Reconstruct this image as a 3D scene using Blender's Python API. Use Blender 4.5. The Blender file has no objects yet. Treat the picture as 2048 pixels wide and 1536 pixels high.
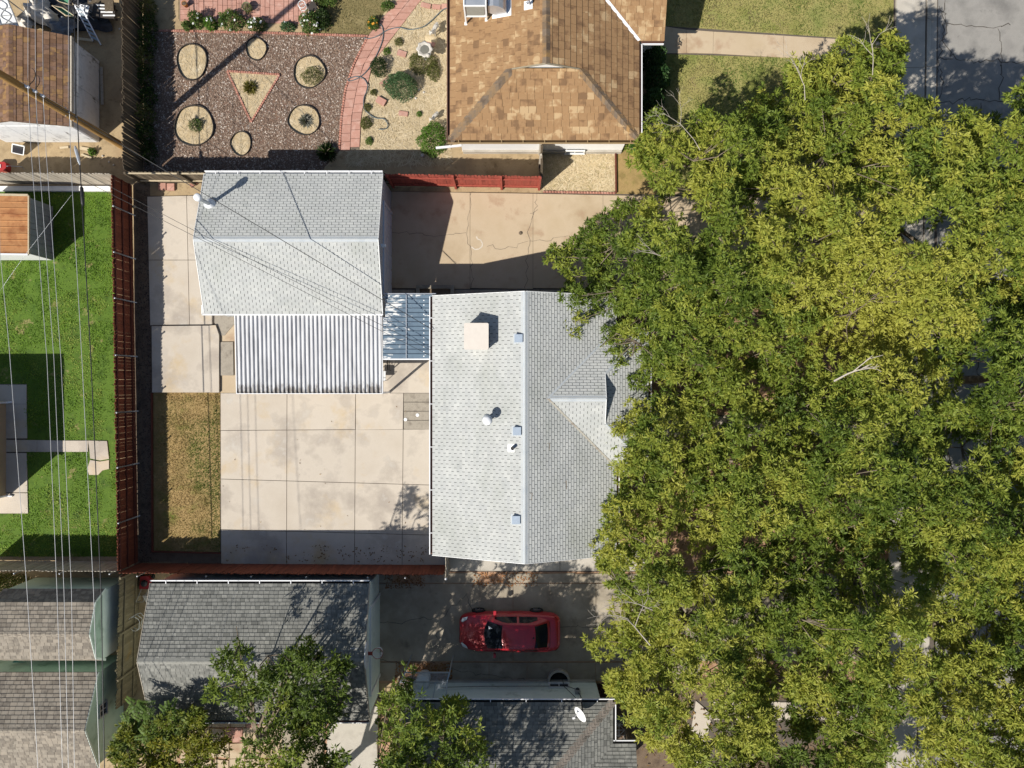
import bpy, math, random
import numpy as np
from mathutils import Vector, Matrix

S = bpy.context.scene
C = S.collection
R = math.radians
random.seed(11)
rng = np.random.default_rng(11)
PI = math.pi

# ------------------------------------------------------------------ camera, sky, sun, exposure
CAM_H, F = 34.0, 43.0            # camera height in metres; pixels of the 2048 px wide photograph per metre on the ground
cam = bpy.data.cameras.new('camera')
cam.sensor_width = 36.0
cam.lens = 36.0 * F * CAM_H / 2048.0
cam.clip_start, cam.clip_end = 0.5, 1500
camera = bpy.data.objects.new('camera', cam)
C.objects.link(camera)
camera.location = (0, 0, CAM_H)
camera.rotation_euler = (0, 0, 0)
S.camera = camera

SUN_EL = R(43.5)
SHX, SHY = 0.762, 0.648          # shadows fall towards +x, +y
world = bpy.data.worlds.new('World')
S.world = world
world.use_nodes = True
wn = world.node_tree
sky = wn.nodes.new('ShaderNodeTexSky')
sky.sky_type = 'NISHITA'
sky.sun_disc = False
sky.sun_elevation = SUN_EL
sky.sun_rotation = math.atan2(-SHX, -SHY)
sky.altitude = 300
wn.links.new(sky.outputs[0], wn.nodes['Background'].inputs[0])
wn.nodes['Background'].inputs[1].default_value = 0.075
sl = bpy.data.lights.new('sun', 'SUN')
sl.energy = 5.0
sl.angle = R(0.53)
sl.color = (1.0, 0.955, 0.88)
sun = bpy.data.objects.new('sun', sl)
C.objects.link(sun)
sun.location = (-40, -34, 50)
sun.rotation_euler = Vector((SHX * math.cos(SUN_EL), SHY * math.cos(SUN_EL), -math.sin(SUN_EL))).to_track_quat('-Z', 'Y').to_euler()
S.view_settings.view_transform = 'Standard'
S.view_settings.look = 'None'
S.view_settings.exposure = 0.36
S.view_settings.gamma = 1.0
S.view_settings.use_curve_mapping = False
S.render.engine = 'CYCLES'
S.cycles.max_bounces = 6
S.cycles.diffuse_bounces = 3
S.cycles.glossy_bounces = 3
S.cycles.transmission_bounces = 4
S.cycles.transparent_max_bounces = 6
S.cycles.use_denoising = True


# ------------------------------------------------------------------ helpers
def at(px, py, z=0.0):
    """the world point at height z that the survey photograph shows at pixel (px, py)"""
    s = (CAM_H - z) / (CAM_H * F)
    return Vector(((px - 1024) * s, (768 - py) * s, z))


def tag(o, label=None, cat=None, group=None, kind=None):
    if label: o['label'] = label
    if cat: o['category'] = cat
    if group: o['group'] = group
    if kind: o['kind'] = kind
    return o


ORG = {}                          # world origin of every object built


def thing(name, label, cat, loc=(0, 0, 0), group=None, kind=None):
    o = bpy.data.objects.new(name, None)
    o.empty_display_size = 0.2
    C.objects.link(o)
    o.location = loc
    ORG[o.name] = Vector(loc)
    return tag(o, label, cat, group, kind)


def link_mesh(name, me, parent=None, loc=None, rot=None, scale=None):
    """link a mesh whose vertices are local; loc is a world point"""
    o = bpy.data.objects.new(name, me)
    C.objects.link(o)
    base = ORG[parent.name] if parent else Vector((0, 0, 0))
    w = Vector(loc) if loc is not None else base
    o.location = w - base
    if parent: o.parent = parent
    if rot is not None: o.rotation_euler = rot
    if scale is not None: o.scale = scale
    ORG[o.name] = w
    return o


class MB:
    """collects shapes in world coordinates and builds ONE mesh object"""
    def __init__(s):
        s.v, s.f, s.m = [], [], []

    def face(s, pts, m=0):
        n = len(s.v)
        s.v += [tuple(p) for p in pts]
        s.f.append(tuple(range(n, n + len(pts))))
        s.m.append(m)
        return s

    def mesh(s, vs, fs, m=0):
        n = len(s.v)
        s.v += [tuple(p) for p in vs]
        for f in fs:
            s.f.append(tuple(i + n for i in f)); s.m.append(m)
        return s

    def box(s, c, size, rz=0.0, m=0, mat=None):
        hx, hy, hz = size[0] / 2, size[1] / 2, size[2] / 2
        c = Vector(c)
        M = mat if mat is not None else Matrix.Rotation(rz, 3, 'Z')
        vs = [c + M @ Vector((x, y, z)) for z in (-hz, hz) for x, y in ((-hx, -hy), (hx, -hy), (hx, hy), (-hx, hy))]
        return s.mesh(vs, [(3, 2, 1, 0), (4, 5, 6, 7), (0, 1, 5, 4), (1, 2, 6, 5), (2, 3, 7, 6), (3, 0, 4, 7)], m)

    def beam(s, a, b, w, h, m=0):
        a, b = Vector(a), Vector(b)
        d = b - a
        q = d.to_track_quat('X', 'Z').to_matrix()
        return s.box((a + b) / 2, (d.length, w, h), m=m, mat=q)

    def prism(s, pts, z0, z1, m=0):
        """vertical prism over a plan polygon; z0/z1 numbers or functions of (x, y)"""
        g0 = z0 if callable(z0) else (lambda x, y: z0)
        g1 = z1 if callable(z1) else (lambda x, y: z1)
        a = sum(pts[i][0] * pts[(i + 1) % len(pts)][1] - pts[(i + 1) % len(pts)][0] * pts[i][1] for i in range(len(pts)))
        if a < 0: pts = list(reversed(pts))
        k = len(pts)
        vs = [(p[0], p[1], g0(p[0], p[1])) for p in pts] + [(p[0], p[1], g1(p[0], p[1])) for p in pts]
        fs = [tuple(range(k - 1, -1, -1)), tuple(range(k, 2 * k))] + [(i, (i + 1) % k, k + (i + 1) % k, k + i) for i in range(k)]
        return s.mesh(vs, fs, m)

    def tube(s, pts, r, n=6, m=0, cap=True):
        pts = [Vector(p) for p in pts]
        rs = r if isinstance(r, (list, tuple)) else [r] * len(pts)
        base = len(s.v)
        d0 = (pts[1] - pts[0]).normalized()
        ref = Vector((0, 0, 1)) if abs(d0.z) < 0.9 else Vector((1, 0, 0))
        for i, p in enumerate(pts):
            d = (pts[min(i + 1, len(pts) - 1)] - pts[max(i - 1, 0)])
            d = d.normalized() if d.length > 1e-9 else d0
            a = d.cross(ref)
            a = a.normalized() if a.length > 1e-6 else Vector((1, 0, 0))
            b = d.cross(a)
            ref = -b if (-b).dot(ref) > b.dot(ref) else b
            for k in range(n):
                t = 2 * PI * k / n
                s.v.append(tuple(p + (a * math.cos(t) + b * math.sin(t)) * rs[i]))
        for i in range(len(pts) - 1):
            for k in range(n):
                k2 = (k + 1) % n
                s.f.append((base + i * n + k, base + i * n + k2, base + (i + 1) * n + k2, base + (i + 1) * n + k)); s.m.append(m)
        if cap:
            s.f.append(tuple(base + k for k in range(n))); s.m.append(m)
            s.f.append(tuple(base + (len(pts) - 1) * n + k for k in reversed(range(n)))); s.m.append(m)
        return s

    def lathe(s, c, prof, n=16, m=0):
        c = Vector(c)
        base = len(s.v)
        for r, z in prof:
            for k in range(n):
                t = 2 * PI * k / n
                s.v.append((c.x + r * math.cos(t), c.y + r * math.sin(t), c.z + z))
        for i in range(len(prof) - 1):
            for k in range(n):
                k2 = (k + 1) % n
                s.f.append((base + i * n + k, base + i * n + k2, base + (i + 1) * n + k2, base + (i + 1) * n + k)); s.m.append(m)
        s.f.append(tuple(base + k for k in reversed(range(n)))); s.m.append(m)
        s.f.append(tuple(base + (len(prof) - 1) * n + k for k in range(n))); s.m.append(m)
        return s

    def build(s, name, mats, parent=None, smooth=False, origin=None):
        me = bpy.data.meshes.new(name)
        if parent is not None: o0 = ORG[parent.name]
        elif origin is not None: o0 = Vector(origin)
        else: o0 = Vector((0, 0, 0))
        me.from_pydata([(x - o0.x, y - o0.y, z - o0.z) for x, y, z in s.v], [], s.f)
        for mt in (mats if isinstance(mats, (list, tuple)) else [mats]): me.materials.append(mt)
        if any(s.m): me.polygons.foreach_set('material_index', s.m)
        if smooth: me.polygons.foreach_set('use_smooth', [True] * len(s.f))
        me.update()
        return link_mesh(name, me, parent, o0)


def poly_px(pts, z=0.0):
    return [tuple(at(x, y, z)[:2]) for x, y in pts]


def sheet(name, pts, z, mat, kind='structure', label=None, cat=None, parent=None):
    """flat ground sheet over a pixel polygon"""
    w = [at(x, y, z) for x, y in pts]
    a = sum(w[i].x * w[(i + 1) % len(w)].y - w[(i + 1) % len(w)].x * w[i].y for i in range(len(w)))
    if a < 0: w.reverse()
    o = MB().face(w).build(name, mat, parent)
    return tag(o, label, cat, None, kind)


def lin(h):
    h = h.lstrip('#')
    out = []
    for i in (0, 2, 4):
        c = int(h[i:i + 2], 16) / 255
        out.append(c / 12.92 if c <= 0.04045 else ((c + 0.055) / 1.055) ** 2.4)
    return out


def alb(h, k=1.4):
    """albedo of something that shows the colour h when the sun is on it"""
    return tuple(min(0.82, c / k) for c in lin(h)) + (1.0,)


# ------------------------------------------------------------------ materials
class NT:
    def __init__(s, name):
        s.m = bpy.data.materials.new(name)
        s.m.use_nodes = True
        s.t = s.m.node_tree
        s.b = s.t.nodes['Principled BSDF']
        s._pos = None

    def n(s, typ, ins=None, **props):
        nd = s.t.nodes.new('ShaderNode' + typ)
        for k, v in props.items(): setattr(nd, k, v)
        for k, v in (ins or {}).items():
            if hasattr(v, 'is_output') or isinstance(v, bpy.types.NodeSocket): s.t.links.new(v, nd.inputs[k])
            else: nd.inputs[k].default_value = v
        return nd

    def link(s, a, b):
        s.t.links.new(a, b)

    def pos(s, stretch=None):
        if s._pos is None: s._pos = s.n('NewGeometry').outputs['Position']
        if stretch is None: return s._pos
        return s.n('Mapping', {'Vector': s._pos, 'Scale': stretch}).outputs[0]

    def noise(s, scale, detail=5, rough=0.6, stretch=None, dist=0.0):
        return s.n('TexNoise', {'Vector': s.pos(stretch), 'Scale': scale, 'Detail': detail, 'Roughness': rough, 'Distortion': dist}).outputs['Fac']

    def ramp(s, fac, cols, lo=0.3, hi=0.7):
        nd = s.n('ValToRGB', {'Fac': fac})
        e = nd.color_ramp.elements
        k = len(cols)
        while len(e) < k: e.new(0.5)
        for i, c in enumerate(cols):
            e[i].position = lo + (hi - lo) * i / max(1, k - 1)
            e[i].color = c if len(c) == 4 else tuple(c) + (1,)
        return nd.outputs[0]

    def mix(s, fac, a, b, mode='MIX'):
        nd = s.n('Mix', data_type='RGBA', blend_type=mode)
        for sock, v in ((nd.inputs[0], fac), (nd.inputs[6], a), (nd.inputs[7], b)):
            if isinstance(v, bpy.types.NodeSocket): s.link(v, sock)
            else: sock.default_value = v
        return nd.outputs[2]

    def math(s, op, a, b=0.0):
        nd = s.n('Math', operation=op)
        for i, v in enumerate((a, b)):
            if isinstance(v, bpy.types.NodeSocket): s.link(v, nd.inputs[i])
            else: nd.inputs[i].default_value = v
        return nd.outputs[0]

    def rand(s):
        """a random number per object and per loose island"""
        a = s.n('ObjectInfo').outputs['Random']
        b = s.n('NewGeometry').outputs['Random Per Island']
        return s.math('FRACT', s.math('ADD', a, b))

    def val(s, col, fac, lo, hi):
        """scale a colour's value by a factor from lo to hi as fac goes 0..1"""
        f = s.n('MapRange', {'Value': fac, 'To Min': lo, 'To Max': hi}).outputs[0]
        return s.n('HueSaturation', {'Color': col, 'Value': f}).outputs[0]

    def done(s, col, rough=0.85, spec=0.3, metal=0.0, bump=0.0, bh=None, bdist=0.02):
        if isinstance(col, bpy.types.NodeSocket): s.link(col, s.b.inputs['Base Color'])
        else: s.b.inputs['Base Color'].default_value = col
        if isinstance(rough, bpy.types.NodeSocket): s.link(rough, s.b.inputs['Roughness'])
        else: s.b.inputs['Roughness'].default_value = rough
        s.b.inputs['Specular IOR Level'].default_value = spec
        s.b.inputs['Metallic'].default_value = metal
        if bump and bh is not None:
            s.link(s.n('Bump', {'Height': bh, 'Strength': bump, 'Distance': bdist}).outputs[0], s.b.inputs['Normal'])
        return s.m


def surf(name, cols, scale=2.0, rough=0.85, spec=0.3, metal=0.0, fine=0.15, fscale=45.0, bump=0.3, bscale=60.0, rnd=0.0, stretch=None,
         spots=None, lo=0.3, hi=0.7, detail=6):
    t = NT(name)
    cols = [alb(c) if isinstance(c, str) else c for c in cols]
    col = t.ramp(t.noise(scale, detail, stretch=stretch), cols, lo, hi)
    for sp in spots or []:                                   # (colour, scale, lower edge, upper edge)
        c, sc, a, b = sp[:4]
        f = t.n('MapRange', {'Value': t.noise(sc, 6, 0.65, stretch=sp[4] if len(sp) > 4 else None), 'From Min': a, 'From Max': b}).outputs[0]
        col = t.mix(f, col, alb(c) if isinstance(c, str) else c)
    if rnd: col = t.val(col, t.rand(), 1 - rnd, 1 + rnd)
    fn = t.noise(fscale, 4, 0.7)
    if fine: col = t.val(col, fn, 1 - 2 * fine, 1 + 2 * fine)
    return t.done(col, rough, spec, metal, bump, t.noise(bscale, 4, 0.7) if bump else None)


def plain(name, col, rough=0.6, spec=0.4, metal=0.0, var=0.1):
    t = NT(name)
    c = alb(col) if isinstance(col, str) else col
    return t.done(t.val(t.mix(0, c, c), t.noise(6.0, 5), 1 - 2 * var, 1 + 2 * var), rough, spec, metal)


def shingle_mat(name, cols, rough=0.9, k=1.4, stain=None, cluster=.35):
    t = NT(name)
    nz = t.n('MapRange', {'Value': t.noise(1.7, 3, 0.6), 'From Min': .32, 'From Max': .68}).outputs[0]
    r = t.math('ADD', t.math('MULTIPLY', t.rand(), 1 - cluster), t.math('MULTIPLY', nz, cluster))
    r = t.n('MapRange', {'Value': r, 'From Min': .5 * cluster * .8, 'From Max': 1 - .5 * cluster * .8}).outputs[0]
    col = t.ramp(r, [alb(c, k) for c in cols], 0.02, 0.98)
    col = t.val(col, t.noise(70, 3, 0.8), 0.78, 1.22)
    col = t.val(col, t.noise(0.9, 5, 0.6), 0.86, 1.14)
    if stain:
        f = t.n('MapRange', {'Value': t.noise(stain[1], 6, 0.65, stretch=stain[4] if len(stain) > 4 else None), 'From Min': stain[2], 'From Max': stain[3]}).outputs[0]
        col = t.mix(f, col, alb(stain[0], k))
    return t.done(col, rough, 0.25, 0, 0.35, t.noise(160, 2, 0.7), 0.01)


def leaf_mat(name, rough=0.55, trans=0.3):
    t = NT(name)
    a = t.n('Attribute', attribute_name='Col').outputs['Color']
    t.link(a, t.b.inputs['Base Color'])
    t.b.inputs['Roughness'].default_value = rough
    t.b.inputs['Specular IOR Level'].default_value = 0.22
    tr = t.n('BsdfTranslucent', {'Color': t.mix(1.0, a, (1.05, 1.08, 0.45, 1), 'MULTIPLY')})
    mx = t.n('MixShader', {0: trans, 1: t.b.outputs[0], 2: tr.outputs[0]})
    t.link(mx.outputs[0], t.t.nodes['Material Output'].inputs['Surface'])
    return t.m


def attr_mat(name, rough=0.9):
    t = NT(name)
    a = t.n('Attribute', attribute_name='Col').outputs['Color']
    return t.done(a, rough, 0.2)


M = {}


def make_materials():
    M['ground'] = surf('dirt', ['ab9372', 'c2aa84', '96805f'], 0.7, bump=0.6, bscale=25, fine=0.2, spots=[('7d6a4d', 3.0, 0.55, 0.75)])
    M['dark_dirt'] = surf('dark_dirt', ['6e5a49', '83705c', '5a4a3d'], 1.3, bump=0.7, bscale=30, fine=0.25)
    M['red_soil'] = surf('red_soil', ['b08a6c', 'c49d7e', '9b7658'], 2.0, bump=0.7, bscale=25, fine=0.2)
    M['lawn'] = surf('lawn_soil', [(.055, .11, .009), (.085, .15, .014), (.04, .08, .008)], 1.6, bump=0.8, bscale=35, fine=0.3, spots=[('b59e72', 1.3, 0.60, 0.70)])
    M['dry_lawn'] = surf('dry_lawn_soil', ['a88c5c', 'b69a66', '8c7a48'], 1.0, bump=0.8, bscale=35, fine=0.3, spots=[('6f7a2c', 0.9, 0.52, 0.7)])
    M['straw'] = surf('straw_soil', ['dfcca8', 'ceb78f', 'ead9b8'], 1.6, bump=0.8, bscale=22, fine=0.18, spots=[('9c8358', 2.4, 0.58, 0.75)])
    M['mulch'] = surf('mulch', ['957a66', '84695a', 'a4886f'], 3.0, bump=0.9, bscale=40, fine=0.35, fscale=30)
    M['concrete'] = surf('concrete', ['d2c5b3', 'dacebd', 'c5b8a7'], 0.45, bump=0.15, bscale=90, fine=0.07, rnd=0.035,
                         spots=[('d3b684', 0.30, 0.54, 0.74), ('b5aa9e', 0.45, 0.50, 0.74), ('e6dfd2', 0.9, 0.60, 0.80), ('9a8a78', 3.2, 0.74, 0.88)])
    M['concrete_tan'] = surf('driveway_concrete', ['ccb695', 'd5c0a2', 'c1aa89'], 0.4, bump=0.15, bscale=90, fine=0.07, rnd=0.03,
                             spots=[('b7967a', 0.8, 0.56, 0.76), ('e6d6bd', 1.3, 0.66, 0.82)])
    M['concrete_old'] = surf('old_concrete', ['c0b4a0', 'a99d8a', 'd0c3ae'], 0.5, bump=0.25, bscale=60, fine=0.1, rnd=0.05,
                             spots=[('7c6f60', 0.9, 0.55, 0.75), ('5e544b', 2.4, 0.66, 0.82)])
    M['concrete_grey'] = surf('kerb_concrete', ['c4bcae', 'd2cabc', 'aba396'], 0.6, bump=0.2, bscale=70, fine=0.09, rnd=0.04)
    M['pebble'] = surf('exposed_concrete', ['a49a8b', 'b5ab9b', '948a7c'], 3.0, bump=0.5, bscale=50, fine=0.18)
    M['asphalt'] = surf('asphalt', ['9a9690', 'a8a49d', '87847f'], 0.6, bump=0.5, bscale=80, fine=0.16, spots=[('6b6865', 1.4, 0.6, 0.8)])
    M['crack'] = plain('crack_filler', (.075, .065, .055, 1), 0.9, 0.1)
    M['joint'] = plain('joint_dirt', (.12, .10, .082, 1), 0.95, 0.1)
    M['paver'] = surf('paver', ['d0a290', 'c89684', 'dab09f'], 3.0, bump=0.25, bscale=60, fine=0.1, rnd=0.09, spots=[('e0b9a6', 1.2, 0.6, 0.8)])
    M['edging'] = surf('edging_brick', ['cf9a86', 'b97f6c', 'd9ab98'], 6.0, bump=0.3, fine=0.12, rnd=0.15)
    M['steel_edge'] = plain('steel_edge', (.05, .042, .036, 1), 0.7, 0.3)
    M['grey_shingle'] = shingle_mat('grey_shingle', ['c1c3c0', 'cbccc8', 'c6c8c4', 'd1d2cd'], stain=('b2b5ac', 0.6, 0.5, 0.8, (1, .45, 1)))
    M['grey_cap'] = surf('grey_ridge', ['c0c7cb', 'cbd0d2', 'b8c0c6'], 2.0, bump=0.2, fine=0.06)
    M['roof_dark'] = plain('roof_underlay', (.055, .055, .056, 1), 0.95, 0.1)
    M['tan_dark'] = plain('tan_underlay', (.11, .07, .035, 1), 0.95, 0.1)
    M['tan_shingle'] = shingle_mat('tan_shingle', ['8d6e50', 'a07d5a', 'b08c65', 'af8b64', 'ad8861', 'b8956d', 'cfb086'], k=1.5, cluster=.5)
    M['tan_cap'] = shingle_mat('tan_ridge_tile', ['6f5f50', '8b7a68', 'a08463', '7d6b58', 'b08b5c'], k=1.5)
    M['brown_shingle'] = shingle_mat('brown_shingle', ['775a45', '85664e', '907059', '80644f', 'a37f52', '6c5344', '886c5c'], k=1.3)
    M['char_shingle'] = shingle_mat('charcoal_shingle', ['767670', '868680', '92918a', '80807a', '9e9d95', '70706b'], k=1.35)
    M['mottled_shingle'] = shingle_mat('mottled_shingle', ['857c70', '9a9183', 'a59b8c', '908678', '7e766b', '9f9586', 'a89d8d'], k=1.35)
    M['white_paint'] = surf('white_paint', [(.72, .72, .70, 1), (.78, .78, .76, 1)], 3.0, 0.5, 0.4, bump=0.05, fine=0.03)
    M['white_metal'] = surf('white_metal', [(.74, .74, .74, 1), (.79, .79, .79, 1)], 2.0, 0.45, 0.5, bump=0.0, fine=0.02, spots=[('9a948a', 1.5, 0.66, 0.85)])
    M['weathered_white'] = surf('weathered_white', [(.62, .62, .62, 1), (.7, .7, .69, 1), (.5, .5, .5, 1)], 2.0, 0.8, 0.2, fine=0.08,
                                spots=[('6f6a62', 4.0, 0.58, 0.7, (1, 1, .35))])
    M['grey_wall'] = surf('grey_wall', ['b4bcc4', 'bfc7ce'], 1.5, 0.7, fine=0.05, bump=0.1)
    M['door_white'] = surf('door_white', [(.5, .52, .56, 1), (.56, .58, .62, 1)], 1.5, 0.5, fine=0.03, bump=0.05)
    M['pale_green'] = surf('pale_green_siding', [(.66, .74, .66, 1), (.72, .79, .71, 1), (.60, .69, .61, 1)], 1.2, 0.6, fine=0.04, bump=0.1, spots=[('9fae95', 1.0, 0.6, 0.8)])
    M['teal_wall'] = surf('teal_siding', ['c4dcc8', 'cee4d0', 'b6d2bd'], 1.2, 0.7, fine=0.05, bump=0.1, spots=[('6d8f70', 1.0, 0.55, 0.8)])
    M['cream_wall'] = surf('cream_stucco', ['c9b48b', 'd2be97'], 1.2, 0.9, fine=0.08, bump=0.5)
    M['brown_fascia'] = plain('brown_fascia', (.13, .065, .045, 1), 0.7, 0.3)
    M['dark_gap'] = plain('dark_gap', (.03, .028, .026, 1), 0.9, 0.1)
    M['rust'] = surf('rust_roof', ['b87c48', 'c68e5c', 'a0653a'], 2.0, 0.75, 0.3, fine=0.1, bump=0.2, rnd=0.08, spots=[('8c4f2b', 1.6, 0.55, 0.75, (.3, 1, 1))])
    M['shed_metal'] = surf('grey_sheet_metal', ['a5b2ba', '98a6af'], 1.0, 0.5, 0.5, fine=0.04, bump=0.0, rnd=0.04)
    M['galv'] = surf('galvanised', [(.5, .53, .56, 1), (.62, .64, .66, 1)], 4.0, 0.35, 0.5, metal=0.6, fine=0.05, bump=0.0)
    M['steel'] = surf('post_steel', [(.36, .37, .38, 1), (.45, .46, .47, 1)], 6.0, 0.4, 0.5, metal=0.5, fine=0.05, bump=0.0)
    M['alu'] = plain('aluminium', (.62, .64, .67, 1), 0.35, 0.5, 0.7, 0.05)
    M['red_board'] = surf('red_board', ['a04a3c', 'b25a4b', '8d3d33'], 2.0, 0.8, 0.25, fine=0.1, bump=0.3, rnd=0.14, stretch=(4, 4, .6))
    M['red_board_shaded'] = surf('shaded_red_board', ['7f4430', '8d4e38', '6f3a2a'], 2.0, 0.8, 0.25, fine=0.1, bump=0.3, rnd=0.16, stretch=(4, 4, .6))  # darker copy of the red boards: the fences' shade is put into the colour
    M['red_rail'] = surf('red_rail', ['6c3a2d', '7b4536'], 2.0, 0.8, 0.25, fine=0.1, bump=0.2)
    M['grey_board'] = surf('grey_board', ['bbb09f', 'cdc3b2', 'a39988'], 2.0, 0.9, 0.2, fine=0.1, bump=0.4, rnd=0.2, stretch=(5, 5, .6))
    M['brown_board'] = surf('brown_board', ['776a58', '685c4c', '887a66'], 2.0, 0.9, 0.2, fine=0.12, bump=0.4, rnd=0.2, stretch=(5, 5, .6))
    M['olive_board'] = surf('mossy_board', ['8b8068', '7b715b', '998d74'], 2.0, 0.9, 0.2, fine=0.12, bump=0.4, rnd=0.2, stretch=(5, 5, .6), spots=[('9c7a3a', 0.8, 0.55, 0.75)])
    M['pale_wood'] = surf('pale_wood', ['cdbb9a', 'dccbab', 'b8a582'], 3.0, 0.85, fine=0.1, bump=0.3, stretch=(1, 6, 6))
    M['pole_wood'] = surf('pole_wood', ['bd955c', 'a17b46', 'd0a96f'], 1.2, 0.85, fine=0.15, bump=0.5, stretch=(5, 5, .5))
    M['bark'] = surf('bark', ['8d7f6c', '776a59', 'a39583'], 3.0, 0.9, fine=0.15, bump=0.8, bscale=25)
    M['wire'] = plain('bare_wire', (.5, .5, .5, 1), 0.4, 0.5, 0.3)
    M['black'] = plain('black_cable', (.02, .02, .022, 1), 0.5, 0.4)
    M['porcelain'] = plain('porcelain', (.7, .7, .72, 1), 0.3, 0.5)
    M['hose'] = plain('hose_rubber', (.10, .13, .14, 1), 0.5, 0.4)
    M['stone_white'] = surf('cast_stone', ['cfc8bd', 'dcd6cb', 'b5ada0'], 8.0, 0.85, fine=0.1, bump=0.3)
    M['terracotta'] = surf('terracotta', ['b5763f', 'c98a4e'], 6.0, 0.8, fine=0.08, bump=0.1)
    M['olive_pot'] = surf('green_glazed_pot', ['6e7350', '7d8360'], 6.0, 0.5, fine=0.08, bump=0.1)
    M['tarp'] = surf('white_tarp', ['d8d0c4', 'e6e0d6', 'c3b7a6'], 3.0, 0.6, fine=0.05, bump=0.2)
    M['grey_tarp'] = surf('grey_tarp', ['6f757c', '8a9098', '5c6168'], 3.0, 0.6, fine=0.05, bump=0.2)
    M['green_canvas'] = plain('green_canvas', '5f9a78', 0.8, 0.2)
    M['rosy_box'] = plain('beige_cover', (.62, .56, .49, 1), 0.6, 0.3, 0, 0.04)
    M['blue_vent'] = plain('blue_grey_vent', (.33, .39, .46, 1), 0.5, 0.4)
    M['lead'] = plain('flashing', (.72, .73, .74, 1), 0.5, 0.4)
    M['leaf'] = leaf_mat('leaf')
    M['blade'] = leaf_mat('grass_blade', 0.7, 0.25)
    M['chip'] = attr_mat('wood_chip')
    # red car paint, glass
    t = NT('red_car_paint')
    t.b.inputs['Coat Weight'].default_value = 0.6
    t.b.inputs['Coat Roughness'].default_value = 0.08
    M['car'] = t.done(t.val(t.mix(0, (.38, .010, .020, 1), (0, 0, 0, 1)), t.noise(5, 5), 0.75, 1.25), 0.35, 0.5, 0.1)
    M['car_glass'] = plain('car_glass', (.008, .011, .016, 1), 0.08, 0.25, 0, 0.0)
    M['tyre'] = plain('tyre_rubber', (.022, .022, .023, 1), 0.8, 0.2)
    M['rim'] = plain('wheel_rim', (.4, .41, .42, 1), 0.3, 0.5, 0.7)
    M['lamp'] = plain('headlamp_lens', (.62, .64, .62, 1), 0.12, 0.6)
    M['tail'] = plain('tail_lamp', (.5, .05, .03, 1), 0.15, 0.6)
    t = NT('greenhouse_glass')
    t.b.inputs['Transmission Weight'].default_value = 0.85
    t.b.inputs['IOR'].default_value = 1.2
    M['glass'] = t.done((.75, .8, .83, 1), 0.12, 0.5)
    M['window_glass'] = plain('dark_window_glass', (.03, .035, .04, 1), 0.08, 0.6, 0, 0.0)
    # blue paint peeling off a silver sheet
    t = NT('peeling_blue_paint')
    blue = t.ramp(t.noise(0.8, 5), [alb('5f7386'), alb('708596'), alb('52667a')])
    f = t.noise(2.1, 7, 0.72, stretch=(1.0, 3.6, 1))
    mask = t.n('MapRange', {'Value': t.n('SeparateXYZ', {0: t.pos()}).outputs[0], 'From Min': -5.6, 'From Max': -4.3, 'To Min': 0.085, 'To Max': -0.05}).outputs[0]
    my = t.n('MapRange', {'Value': t.n('SeparateXYZ', {0: t.pos()}).outputs[1], 'From Min': 1.6, 'From Max': 3.3, 'To Min': -0.05, 'To Max': 0.045}).outputs[0]
    pf = t.n('MapRange', {'Value': t.math('ADD', t.math('ADD', f, mask), my), 'From Min': 0.565, 'From Max': 0.59}).outputs[0]
    M['peeling'] = t.done(t.mix(pf, blue, (.62, .62, .6, 1)), 0.5, 0.4, 0, 0.3, pf, 0.01)
    # white corrugated cover with grime gathered near its lower (south) edge
    t = NT('corrugated_white')
    base = t.ramp(t.noise(2.5, 6, stretch=(3, .35, 1)), [(.38, .38, .38, 1), (.52, .52, .52, 1), (.62, .62, .625, 1)], .25, .62)
    gy = t.n('MapRange', {'Value': t.n('SeparateXYZ', {0: t.pos()}).outputs[1], 'From Min': -0.39, 'From Max': 0.4, 'To Min': 0.34, 'To Max': -0.1}).outputs[0]
    gf = t.n('MapRange', {'Value': t.math('ADD', t.noise(5, 6, 0.7, stretch=(1.6, .5, 1)), gy), 'From Min': 0.62, 'From Max': 0.82}).outputs[0]
    M['corrugated'] = t.done(t.mix(gf, base, (.2, .18, .16, 1)), 0.4, 0.45)


make_materials()
# ------------------------------------------------------------------ scattered small geometry (numpy)
def np_mesh(name, V, Fc, col=None):
    """mesh from arrays: V (n,3), Fc (m,k) equal-sized faces, col (n,3) point colours"""
    me = bpy.data.meshes.new(name)
    n, (m, k) = len(V), Fc.shape
    me.vertices.add(n)
    me.vertices.foreach_set('co', np.ascontiguousarray(V, dtype=np.float32).ravel())
    me.loops.add(m * k)
    me.loops.foreach_set('vertex_index', np.ascontiguousarray(Fc, dtype=np.int32).ravel())
    me.polygons.add(m)
    me.polygons.foreach_set('loop_start', np.arange(0, m * k, k, dtype=np.int32))
    me.polygons.foreach_set('loop_total', np.full(m, k, dtype=np.int32))
    me.update(calc_edges=True)
    if col is not None:
        a = me.attributes.new('Col', 'FLOAT_COLOR', 'POINT')
        c4 = np.ones((n, 4), dtype=np.float32)
        c4[:, :3] = np.clip(col, 0, 1)
        a.data.foreach_set('color', c4.ravel())
    return me


def unit(a):
    return a / np.maximum(np.linalg.norm(a, axis=1, keepdims=True), 1e-9)


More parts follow.
